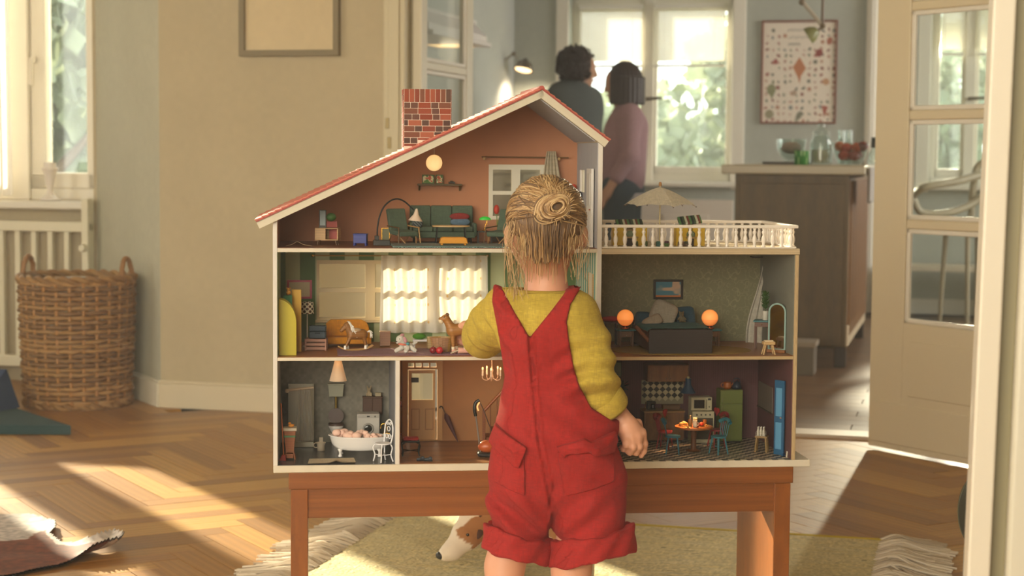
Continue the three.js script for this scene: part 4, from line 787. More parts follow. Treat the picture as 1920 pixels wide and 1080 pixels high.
// small animals from blended capsules, in millimetres times s
function creature(root, name, s, pieces, m, cell = 1.0) {
  const f = blend(2.2, ...pieces.map(([a, b, ra, rb]) => cap(V(...a), V(...b), ra, rb ?? ra)));
  let lo = [1e9, 1e9, 1e9], hi = [-1e9, -1e9, -1e9];
  for (const [a, b, ra, rb] of pieces) for (let i = 0; i < 3; i++) { const r = Math.max(ra, rb ?? ra) + 2.5; lo[i] = Math.min(lo[i], a[i] - r, b[i] - r); hi[i] = Math.max(hi[i], a[i] + r, b[i] + r); }
  return part(root, name, solid(f, lo, hi, cell).scale(s, s, s), m);
}
{
  // rocking horse
  const z = -0.1, t = hthing('rocking_horse', 'brown toy rocking horse with white mane and hooves before the orange sofa', 'rocking horse', hx(664, z, 655), FM + 0.002, z, R(10)), s = 0.00108, hide = mini('#9c6a30', 0.5), white = mat('#e8e2da', 0.7);
  creature(t, 'body', s, [[[-4, 30, 0], [16, 30, 0], 9.5, 10], [[-6, 33, 0], [-14, 47, 0], 7.5, 5.5], [[-14, 48, 0], [-24, 38, 0], 5.5, 3.6], [[-8, 26, 4], [-17, 8, 5], 4, 2.2], [[-8, 26, -4], [-11, 8, -5], 4, 2.2], [[18, 26, 4], [21, 8, 5], 4.5, 2.2], [[18, 26, -4], [25, 8, -5], 4.5, 2.2], [[-12, 52, 2], [-12, 56, 2.5], 1.6, 0.8], [[-12, 52, -2], [-12, 56, -2.5], 1.6, 0.8]], hide);
  for (const [x, zz] of [[-18, 5], [-11.5, -5], [21, 5], [25, -5]]) part(t, 'hoof', cyl(3 * s, 2.4 * s, 7 * s, x * s, 3 * s, zz * s), white);
  const mane = []; for (let i = 0; i < 70; i++) { const k = rnd(), x = lerp(-13, -2, k), y = lerp(55, 36, k); mane.push(tube([[x, y, rnd(-1, 1)], [x + rnd(2, 5), y - rnd(0, 4), rnd(3, 7)], [x + rnd(3, 9), y - rnd(6, 12), rnd(5, 9)]].map((p) => p.map((c) => c * s)), 0.9 * s, 5, 4)); }
  part(t, 'mane', mane, white);
  const tail = []; for (let i = 0; i < 26; i++) tail.push(tube([[25, 34, 0], [30, 36 + rnd(-2, 2), rnd(-2, 2)], [33 + rnd(-2, 3), 28 + rnd(-5, 5), rnd(-3, 3)]].map((p) => p.map((c) => c * s)), 0.8 * s, 5, 4)); part(t, 'tail', tail, white);
  part(t, 'saddle', put(ball(1, 0, 0, 0, 10 * s, 4 * s, 9.5 * s), 4 * s, 38.5 * s, 0), mat('#b99b78', 0.7));
  for (const zz of [-5, 5]) part(t, 'rocker', tube([[-30, 8, zz], [-18, 2.6, zz], [2, 1.2, zz], [22, 2.8, zz], [36, 9, zz]].map((p) => p.map((c) => c * s)), 1.5 * s, 24, 6), lightWood);
  part(t, 'eye', ball(0.9 * s, -18 * s, 47 * s, 4.6 * s, 1, 1, 1, 8), mat('#151210', 0.2));
}
{
  // mauve rug, plush puppy, green cushion on a low white bench, wooden tub, cherries, little figure
  hsolo('miniature_rug', 'mauve dollhouse rug across the striped child\'s room floor', 'rug', span(0, hx(925, -0.02, 660) - hx(633, -0.02, 660), 0, 0.0016, -0.12, 0, 0.0006), cloth('#9a7080'), hx(633, -0.02, 660), FM, -0.02);
  const fr = FM + 0.0018, z = -0.06, s = 0.00098, t = hthing('plush_puppy', 'white plush puppy with pink ears sitting on the mauve rug', 'soft toy', hx(757, z, 660), fr, z, R(8)), fur = cloth('#e6dfd6');
  creature(t, 'body', s, [[[4, 12, 0], [12, 11, -3], 9, 8.5], [[-2, 16, 2], [-8, 27, 3], 7, 9], [[-12, 24, 8], [-15, 22.5, 10], 5, 3.4], [[-6, 10, 7], [-17, 5, 9], 5, 4.6], [[6, 9, 9], [2, 4.5, 14], 5.5, 4.6], [[16, 9, 4], [22, 4.5, 8], 5, 4.6], [[18, 14, -4], [28, 20, -6], 3.4, 2.6]], fur, 1.1);
  part(t, 'ear', [put(ball(1, 0, 0, 0, 5 * s, 3.4 * s, 6 * s), -4 * s, 36 * s, 2 * s, 0, 0, 0.3), put(ball(1, 0, 0, 0, 4 * s, 7 * s, 3 * s), 1 * s, 27 * s, 8 * s, 0, 0, 0.4)], cloth('#d9a0aa'), { label: 'pink ear' });
  part(t, 'eye', ball(1.1 * s, -11 * s, 29 * s, 11 * s, 1, 1, 1, 8), mat('#12100e', 0.15)); part(t, 'nose', ball(1.5 * s, -17.5 * s, 24 * s, 12.5 * s, 1.2, 0.9, 1, 8), mat('#3a2a24', 0.3));
  part(t, 'scarf', tube([[-9, 18.5, 10], [-2, 17, 10.5], [5, 17, 4], [3, 18, -5], [-8, 19, -4], [-12, 19, 4]].map((p) => p.map((c) => c * s)), 2 * s, 24, 6, true), mat('#d8735c', 0.8)); part(t, 'patch', ball(1, 6 * s, 18 * s, 4 * s, 6 * s, 4 * s, 5 * s), mat('#5c98a0', 0.8), { label: 'teal patch on the back' });
  const z2 = -0.16, b = hthing('toy_bench', 'low white toy bench below the glowing curtain', 'bench', hx(792, z2, 645), fr, z2), bh = hy(636, z2, 790) - fr;
  part(b, 'seat', span(-0.02, 0.02, bh - 0.004, bh, -0.011, 0.011, 0.0008), mat('#d8d2d8', 0.5)); for (const x of [-1, 1]) part(b, 'leg', span(x * 0.017 - 0.0015, x * 0.017 + 0.0015, 0, bh - 0.004, -0.01, 0.01, 0.0005), mat('#d8d2d8', 0.5));
  hsolo('cushion', 'long bright green toy cushion on the low white bench', 'cushion', ball(0.5, 0, 0, 0, 0.028, 0.0135, 0.017, 18), cloth('#4e8a1e'), hx(786, z2, 630), fr + bh + 0.006, z2);
  hsolo('toy_box', 'pinkish toy box below the left edge of the glowing curtain', 'box', [span(-0.011, 0.011, 0, 0.029, -0.009, 0.009, 0.0012), span(-0.0115, 0.0115, 0.027, 0.0305, -0.0095, 0.0095, 0.001)], mini('#a97e66', 0.5), hx(722, -0.19, 640), fr, -0.19);
  hsolo('toy_block', 'beige wooden toy cube behind the wooden tub', 'block', box(0.0215, 0.0245, 0.012, 0, 0.01225, 0, 0.0015), mini('#cdb386', 0.5), hx(811, -0.13, 630), fr, -0.13, 0.2);
  const z3 = -0.07, tb = hthing('toy_tub', 'oval two-tone wooden toy tub on the mauve rug', 'tub', hx(828, z3, 645), fr, z3), th = hy(632, z3, 828) - fr, oval = (r, y, w) => Array.from({ length: 30 }, (_, i) => { const a = (i / 30) * 6.283; return V(Math.cos(a) * r * 1.45, y, Math.sin(a) * r); });
  const stave = (i, n) => { const a0 = (i / n) * 6.283 + 0.01, a1 = ((i + 1) / n) * 6.283 - 0.01, g = new THREE.BufferGeometry(), v = []; const q = (a, r, y) => [Math.cos(a) * r * 1.45, y, Math.sin(a) * r]; const c = [[a0, 0.0125, 0.0005], [a1, 0.0125, 0.0005], [a1, 0.0165, th], [a0, 0.0165, th]], o = c.map(([a, r, y]) => q(a, r, y)), n2 = c.map(([a, r, y]) => q(a, r - 0.0016, y)); const f = (a, b, c2, d) => v.push(...a, ...b, ...c2, ...a, ...c2, ...d); f(o[1], o[0], o[3], o[2]); f(n2[0], n2[1], n2[2], n2[3]); f(o[2], o[3], n2[3], n2[2]); f(o[0], n2[0], n2[3], o[3]); f(n2[1], o[1], o[2], n2[2]); g.setAttribute('position', new THREE.Float32BufferAttribute(v, 3)); g.computeVertexNormals(); return g; };
  for (let i = 0; i < 20; i++) part(tb, 'stave', stave(i, 20), i > 2 && i < 9 ? mini('#b58a68', 0.5) : mini('#c79a52', 0.45)); part(tb, 'bottom', cyl(0.0124, 0.0124, 0.0015).scale(1.45, 1, 1).translate(0, 0.0006, 0), mini('#b58a68', 0.5));
  for (const [i, px, py, label] of [[0, 812, 652, 'dark red toy cherry left of its pair'], [1, 824, 653, 'bright red toy cherry nearer the tub\'s foot']]) { const zz = -0.035, r = 0.0072, c = hthing('toy_cherry', label, 'toy fruit', hx(px, zz, py), fr, zz + i * 0.004); part(c, 'fruit', ball(r, 0, r, 0), mat(i ? '#b8242a' : '#7e161e', 0.25)); part(c, 'stalk', rod([0, r * 1.9, 0], [0.002, r * 2.5, 0], 0.0005), mat('#5a4a20', 0.6)); }
  const zz = -0.03, d = hthing('wooden_figure', 'pale pink jointed toy figure lying on the rug under the child\'s sleeve', 'toy figure', hx(868, zz, 655), fr, zz, R(-6)), dm = mat('#e0a894', 0.6);
  part(d, 'torso', put(cyl(0.005, 0.0065, 0.022), 0.012, 0.0066, 0, 0, 0, 1.571), dm); part(d, 'leg', [rod([0.011, 0.0055, 0.003], [0.044, 0.0035, 0.006], 0.0034, 0.0022), rod([0.011, 0.0055, -0.003], [0.042, 0.0035, -0.004], 0.0034, 0.0022)], dm); part(d, 'shoe', [ball(0.003, 0.046, 0.003, 0.006, 1.5, 1, 1, 10), ball(0.003, 0.044, 0.003, -0.004, 1.5, 1, 1, 10)], mat('#5a2a22', 0.5), { label: 'dark shoe' }); part(d, 'head', ball(0.006, -0.017, 0.006, 0.001, 1, 1, 1, 14), dm); part(d, 'arm', [rod([-0.008, 0.008, 0.004], [-0.024, 0.0022, 0.012], 0.002, 0.0016), rod([-0.008, 0.008, -0.004], [0.008, 0.0022, -0.014], 0.002, 0.0016)], mat('#cdb9a0', 0.6));
  hsolo('toy_bead', 'small orange bead on the mauve rug right of the tub', 'bead', put(new THREE.TorusGeometry(0.002, 0.0015, 8, 14), 0, 0.0016, 0, 1.571), mat('#d8532a', 0.4), hx(851, -0.05, 650), fr, -0.05);
}
{
  // bright item on the tower wall, right of the child's head: a framed strip of light wood
  const p = hitX(1110, 540, WTi);
  const f = hthing('miniature_picture', 'tall narrow pale wooden frame on the teal striped side wall', 'picture', WTi - LN, p.y, p.z);
  part(f, 'frame', span(-0.003, 0, -0.03, 0.03, -0.03, -0.026), paleWood); part(f, 'frame', span(-0.003, 0, -0.03, 0.03, 0.026, 0.03), paleWood); part(f, 'panel', span(-0.0015, 0, -0.03, 0.03, -0.027, 0.027), mat('#e6dcc8', 0.5));
}

// ---------------------------------------------------------------- bathroom
{
  const z = -0.11, p = hp(634, 714, z), k = K(z), t = hthing('pendant_lamp', 'lit pleated cone lamp under the bathroom ceiling', 'lamp', p.x, p.y, z), h = yM0 - p.y;
  part(t, 'shade', new THREE.CylinderGeometry(0.005, 0.0178, h * 0.93, 12, 1, true).translate(0, h * 0.465, 0), mat('#f4dcc0', 0.9, { transmission: 0.5, thickness: 0, emissive: new THREE.Color('#ff9a4a'), emissiveIntensity: 0.12 }));
  part(t, 'cap', cyl(0.0052, 0.004, h * 0.07, 0, h * 0.925, 0), ivory);
  part(t, 'bulb', ball(0.0048, 0, h * 0.62, 0), glow('#ffe9c8', '#ffc37a', 3));
  pointLamp('bathroom_bulb_light', p.x, p.y + h * 0.62, z, new THREE.Color(1, 0.75, 0.45), 0.006, 0.2);
}
const enamel = mat('#e4dfdd', 0.18), oldWhite = mat('#b9b3a0', 0.35);
{
  const z = -0.26, k = K(z), p0 = hp(613, 722, z), p1 = hp(643, 744, z), t = hthing('toilet', 'dollhouse toilet with high grey cistern, brass pipe and brown seat', 'toilet', hx(630, z, 740), FB, z + 0.012), cx = 0;
  const y0 = p1.y - FB, y1 = p0.y - FB, w = (p1.x - p0.x) / 2;
  part(t, 'cistern', slab(outline([[-w * 0.86, y0], [w * 0.86, y0], [w, y1], [-w, y1]]), 0.017, -0.0315 + 0.002, 0.001), mat('#9c9a86', 0.4)); part(t, 'lid', span(-w * 1.05, w * 1.05, y1, y1 + 0.0025, -0.0315, -0.011, 0.0006), mat('#9c9a86', 0.4));
  part(t, 'pipe', rod([0, y0, -0.02], [0, 0.042, -0.02], 0.003), metal('#a58a4a', 0.35)); part(t, 'seat', put(cyl(0.017, 0.0165, 0.004), 0, 0.04, -0.006), mat('#4a2c1c', 0.4)); part(t, 'seat_lid', put(cyl(0.0165, 0.0165, 0.003), 0, 0.058, -0.018, 1.45), mat('#4a2c1c', 0.4));
  part(t, 'bowl', lathe([[0.009, 0], [0.01, 0.004], [0.0065, 0.012], [0.008, 0.022], [0.015, 0.034], [0.0165, 0.0395], [0.0145, 0.0395], [0.011, 0.032]]).translate(0, 0, -0.006), enamel);
}
{
  // shower stand with the translucent curtains
  const z = -0.23, k = K(z), x0 = hx(541, z, 780), x1 = hx(588, z, 780), w = (x1 - x0) / 2, t = hthing('shower_cubicle', 'grey dollhouse shower cubicle at the left of the bathroom rear wall', 'shower', (x0 + x1) / 2, FB, z), h = hy(723, z, 560) - FB;
  part(t, 'back_panel', span(-w, w, 0.01, h, -0.03, -0.028, 0.0005), oldWhite); part(t, 'tray', span(-w + 0.003, w, 0, 0.011, -0.028, 0.02, 0.0015), oldWhite); part(t, 'rail', [rod([-w - 0.003, h - 0.008, 0.016], [w, h - 0.002, 0.016], 0.0028), ball(0.0045, -w - 0.003, h - 0.009, 0.016)], mat('#c4ad90', 0.4));
  for (const x of [-w, w]) part(t, 'post', span(x - 0.001, x + 0.001, 0.01, h, -0.029, -0.026), oldWhite); part(t, 'rail_bracket', [rod([w - 0.001, h - 0.002, -0.028], [w - 0.001, h - 0.002, 0.016], 0.0012), rod([-w + 0.001, h - 0.006, -0.028], [-w + 0.001, h - 0.006, 0.016], 0.0012)], oldWhite);
  hsolo('shower_curtain', 'thin translucent shower curtain hanging crumpled on the shower rail', 'curtain', wavy(0.026, 0.038, h - 0.02, 3.5, 0.004, 9), mat('#d5cfc2', 0.35, { transmission: 0.55, thickness: 0 }), hx(570, z + 0.018, 780), FB + h - 0.006, z + 0.021);
}
{
  const z = -0.1, k = K(z), xl = hx(616, z, 815), xr = hx(735, z, 815), w = (xr - xl) / 2, y1 = hy(818, z, 675) - FB, t = hthing('bathtub', 'white clawfoot dollhouse bathtub full of pink foam', 'bathtub', (xl + xr) / 2, FB, z, R(-4));
  const ring = (s, y) => Array.from({ length: 40 }, (_, i) => { const a = (i / 40) * 6.283; return [Math.cos(a) * w * s, y + 0.0025 * (Math.cos(a) < 0 ? -(Math.cos(a) ** 3) : 0) * (y > y1 * 0.9 ? 1 : 0), Math.sin(a) * 0.031 * (0.35 + 0.65 * s)]; });
  const prof = [[0.55, y1 * 0.32], [0.74, y1 * 0.38], [0.86, y1 * 0.55], [0.93, y1 * 0.8], [0.97, y1 * 0.97], [1.02, y1], [1.0, y1 + 0.0018], [0.95, y1 + 0.0008], [0.9, y1 * 0.85], [0.82, y1 * 0.6], [0.7, y1 * 0.45]];
  const g = new THREE.BufferGeometry(), v = [], ix = []; prof.forEach(([s, y]) => ring(s, y).forEach((p) => v.push(...p))); for (let j = 0; j + 1 < prof.length; j++) for (let i = 0; i < 40; i++) { const a = j * 40 + i, b = j * 40 + (i + 1) % 40; ix.push(a, a + 40, b, b, a + 40, b + 40); } const c0 = v.length / 3; v.push(0, prof[0][1], 0, 0, prof.at(-1)[1], 0); for (let i = 0; i < 40; i++) { ix.push(c0, i, (i + 1) % 40); const o = (prof.length - 1) * 40; ix.push(c0 + 1, o + (i + 1) % 40, o + i); } g.setAttribute('position', new THREE.Float32BufferAttribute(v, 3)); g.setIndex(ix); g.computeVertexNormals();
  part(t, 'basin', g, enamel);
  for (const sx of [-1, 1]) for (const sz of [-1, 1]) part(t, 'foot', lathe([[0, 0], [0.004, 0], [0.0045, 0.003], [0.0022, 0.006], [0.003, 0.011], [0.006, y1 * 0.42], [0, y1 * 0.42]], 14).translate(sx * w * 0.62, 0, sz * 0.016), enamel);
  const foam = []; for (let i = 0; i < 34; i++) { const a = rnd(-0.92, 0.82), b = rnd(-0.7, 0.7) * Math.sqrt(1 - a * a); foam.push(ball(rnd(0.004, 0.0085) * (a < 0 ? 1.15 : 0.85), a * w * 0.86, y1 + rnd(-0.001, 0.007) * (a < 0.2 ? 1.2 : 0.6), b * 0.026, 1.15, 0.9, 1, 12)); }
  part(t, 'foam', foam, mat('#eac2b2', 0.9), { kind: 'stuff' });
  const fx = w * 0.82; part(t, 'faucet', [tube([[fx + 0.002, y1 - 0.006, 0], [fx, y1 + 0.02, 0], [fx - 0.004, y1 + 0.026, 0], [fx - 0.01, y1 + 0.024, 0], [fx - 0.0115, y1 + 0.016, 0]], 0.0012, 20), rod([fx - 0.006, y1 + 0.006, 0], [fx + 0.007, y1 + 0.006, 0], 0.0016)], metal('#e0b050', 0.2));
}
{
  const z = -0.235, x0 = hx(669, z, 790), x1 = hx(711, z, 790), w = (x1 - x0) / 2, h = hy(774, z, 690) - FB, t = hthing('washing_machine', 'white dollhouse washing machine behind the bathtub', 'washing machine', (x0 + x1) / 2, FB, z), cy = hy(801, z, 690) - FB;
  part(t, 'housing', span(-w, w, 0, h, -0.02, 0.02, 0.0015), mat('#b9b2aa', 0.35)); part(t, 'door', put(new THREE.TorusGeometry(0.0098, 0.0022, 10, 26), 0, cy, 0.02), mat('#8f8a84', 0.35)); part(t, 'door_glass', put(ball(0.0092, 0, 0, 0, 1, 1, 0.3), 0, cy, 0.0195), mat('#2a2824', 0.12)); part(t, 'control_panel', span(-w + 0.0015, w - 0.0015, h - 0.008, h - 0.0015, 0.0195, 0.0207, 0.0004), mat('#a39c94', 0.4)); part(t, 'dial', put(cyl(0.0018, 0.0018, 0.0015), w * 0.6, h - 0.0048, 0.0205, 1.571), mat('#55504a', 0.4)); part(t, 'display', span(-0.003, 0.003, h - 0.0062, h - 0.0034, 0.0206, 0.0211), mat('#2a2824', 0.3));
  const z2 = zb + 0.0001, p0 = hp(680, 742, z2), p1 = hp(716, 775, z2), c = hthing('wall_cabinet', 'dark brown dollhouse wall cabinet above the washing machine', 'cabinet', (p0.x + p1.x) / 2, p1.y, z2), cw = (p1.x - p0.x) / 2, ch = p0.y - p1.y, cm = mini('#55341f', 0.5);
  part(c, 'case', span(-cw, cw, 0, ch, 0.0003, 0.018, 0.0006), cm); for (const s of [-1, 1]) part(c, 'door', span(s * cw * 0.5 - cw * 0.47, s * cw * 0.5 + cw * 0.47, 0.001, ch - 0.003, 0.018, 0.0195, 0.0004), cm); part(c, 'cornice', span(-cw - 0.001, cw + 0.001, ch - 0.0025, ch + 0.0004, 0.0003, 0.021, 0.0004), cm);
  const b = hthing('plush_bunny', 'small cream plush bunny sitting on the brown wall cabinet', 'soft toy', hx(692, z2 + 0.01, 735), p1.y + ch + 0.0006, z2 + 0.011), s = 0.00092, bm = cloth('#b09a7a'); creature(b, 'body', s, [[[0, 5, 0], [0, 7, 0], 6, 5], [[0, 14, 0], [0, 15, 1], 4.5, 4.2], [[-3, 18, 0], [-4.5, 23.5, 0], 1.8, 1.4], [[3, 18, 0], [4.5, 23.5, 0], 1.8, 1.4], [[-5, 6, 3], [-5, 2, 5], 2, 1.8], [[5, 6, 3], [5, 2, 5], 2, 1.8]], bm, 0.9); part(b, 'eye', [ball(0.0006, -0.0016, 0.0138, 0.0047, 1, 1, 1, 6), ball(0.0006, 0.0016, 0.0138, 0.0047, 1, 1, 1, 6)], mat('#14110e', 0.2));
  hsolo('soap_box', 'tiny beige box at the right end of the brown wall cabinet', 'box', [span(-0.0062, 0.0062, 0, 0.006, -0.004, 0.004, 0.0008), span(-0.0066, 0.0066, 0.005, 0.0074, -0.0044, 0.0044, 0.0006)], mat('#9a8a6c', 0.5), hx(709, z2 + 0.01, 738), p1.y + ch + 0.0006, z2 + 0.011);
}
{
  // white ornate wire chair
  const z = -0.025, t = hthing('wire_chair', 'white ornate dollhouse chair with curly back at the bathtub\'s right end', 'chair', hx(718, z, 870), FB, z, R(-58)), m = mat('#e9e6ea', 0.4), h = hy(832, z, 718) - FB, H2 = hy(788, z, 735) - FB, s = 0.0145;
  part(t, 'seat', cyl(0.0165, 0.0165, 0.0018, 0, h, 0), m);
  for (const sx of [-1, 1]) { part(t, 'leg', tube([[sx * s * 0.8, h, s * 0.7], [sx * s * 1.05, h * 0.8, s * 0.95], [sx * s * 0.8, h * 0.4, s * 0.8], [sx * s * 0.95, 0.0009, s * 0.95]], 0.0014, 16), m); part(t, 'leg', tube([[sx * s * 0.8, h, -s * 0.7], [sx * s * 0.95, h * 0.8, -s * 0.9], [sx * s * 0.8, h * 0.4, -s * 0.8], [sx * s * 0.95, 0.0009, -s * 1.05]], 0.0014, 16), m); }
  part(t, 'stretcher', [tube([[-s * 0.83, h * 0.42, s * 0.8], [0, h * 0.36, 0], [s * 0.83, h * 0.42, -s * 0.8]], 0.0008, 12, 6), tube([[s * 0.83, h * 0.42, s * 0.8], [0, h * 0.36, 0], [-s * 0.83, h * 0.42, -s * 0.8]], 0.0008, 12, 6)], m);
  part(t, 'back_frame', tube([[-s * 0.8, h, -s * 0.75], [-s * 1.0, lerp(h, H2, 0.4), -s * 0.95], [-s * 0.75, lerp(h, H2, 0.85), -s * 1.05], [0, H2, -s * 1.1], [s * 0.75, lerp(h, H2, 0.85), -s * 1.05], [s * 1.0, lerp(h, H2, 0.4), -s * 0.95], [s * 0.8, h, -s * 0.75]], 0.0015, 40), m);
  const curls = []; for (const [cx, cy, r] of [[-0.35, 0.3, 0.3], [0.35, 0.3, 0.3], [0, 0.62, 0.32], [-0.3, 0.84, 0.18], [0.3, 0.84, 0.18]]) curls.push(put(new THREE.TorusGeometry(r * s, 0.0009, 6, 20), cx * s, lerp(h, H2, cy), -s * (0.8 + 0.25 * cy))); part(t, 'back_scrolls', curls, m);
  const z2 = -0.02, w = hx(667, z2, 865) - hx(577, z2, 865);
  const g = new THREE.PlaneGeometry(1, 1, 30, 8), p = g.attributes.position; for (let i = 0; i < p.count; i++) { const u = p.getX(i) + 0.5, v = p.getY(i) + 0.5; p.setXYZ(i, (u - 0.5) * w * (0.94 + 0.06 * (1 - v)), 0.0018 + 0.0035 * Math.exp(-(((u - 0.58) / 0.09) ** 2)) * (1 - v) + 0.0014 * u, -v * 0.05 + 0.012); } g.computeVertexNormals();
  const th = g.clone(); th.translate(0, -0.0014, 0);
  hsolo('bath_mat', 'cream bath mat rippled at the front edge of the bathroom floor', 'mat', [g, th], cloth('#d9c4a4'), hx(622, z2, 865), FB + 0.0002, z2);
}
{
  const z = -0.075, x0 = hx(531, z, 830), x1 = hx(556, z, 830), w = (x1 - x0) / 2, h = hy(801, z, 543) - FB, t = hthing('toy_washstand', 'orange toy washstand with white top and green stripe at the bathroom\'s left wall', 'washstand', (x0 + x1) / 2, FB, z), om = mini('#a8602c', 0.5);
  part(t, 'case', slab(outline([[-w * 0.6, 0.014], [w * 0.6, 0.014], [w * 0.9, h - 0.006], [-w * 0.9, h - 0.006]]), 0.026, -0.013, 0.0008), om); part(t, 'top', span(-w * 1.05, w * 1.05, h - 0.006, h, -0.015, 0.015, 0.001), mat('#cbbfa8', 0.4)); part(t, 'stripe', span(-w * 0.86, w * 0.86, h - 0.019, h - 0.015, 0.0125, 0.0137, 0.0004), mat('#4a7a4a', 0.5), { label: 'green stripe' });
  for (const sx of [-1, 1]) part(t, 'leg', [rod([sx * w * 0.5, 0.016, 0.009], [sx * w * 0.8, 0, 0.012], 0.0018), rod([sx * w * 0.5, 0.016, -0.009], [sx * w * 0.8, 0, -0.012], 0.0018)], om); part(t, 'drawer_pedal', span(-w * 0.55, w * 0.55, 0.003, 0.012, 0, 0.0145, 0.001), om);
  const d = hthing('rubber_duck', 'orange toy duck on the white washstand top', 'toy', hx(546, z, 797), FB + h, z), dm = mat('#e0902a', 0.5); part(d, 'body', [ball(0.0045, 0, 0.0034, 0, 1.3, 0.75, 0.9), ball(0.0026, -0.003, 0.008, 0), put(new THREE.ConeGeometry(0.0014, 0.004, 8), 0.0058, 0.0052, 0, 0, 0, -0.9)], dm); part(d, 'beak', put(new THREE.ConeGeometry(0.0011, 0.0024, 8), -0.0062, 0.0078, 0, 0, 0, 1.571), mat('#c04a1a', 0.5));
  const br = hthing('toy_broom', 'red and orange toy broom leaning in the bathroom\'s left corner', 'broom', hx(528, -0.05, 860), FB, -0.05); part(br, 'handle', rod([0.004, 0.01, 0], [-0.001, hy(756, -0.05, 526) - FB, 0], 0.0013), mat('#b5602c', 0.5)); part(br, 'head', slab(outline([[-0.006, 0], [0.009, 0], [0.0075, 0.012], [0.001, 0.012]]), 0.005, -0.0025, 0.0005), mat('#9a2f22', 0.7));
  const z3 = -0.17; hsolo('toy_potty', 'small white toy potty between shower and bathtub', 'potty', [lathe([[0, 0], [0.0085, 0], [0.0075, 0.008], [0.0095, 0.0155], [0.0105, 0.017], [0.0085, 0.016], [0.0065, 0.008], [0, 0.0075]]), put(new THREE.TorusGeometry(0.005, 0.0012, 8, 16), -0.0105, 0.011, 0), span(-0.004, 0.004, 0.015, 0.026, -0.0105, -0.009, 0.0006)], mat('#b5a48e', 0.4), hx(602, z3, 830), FB, z3);
}

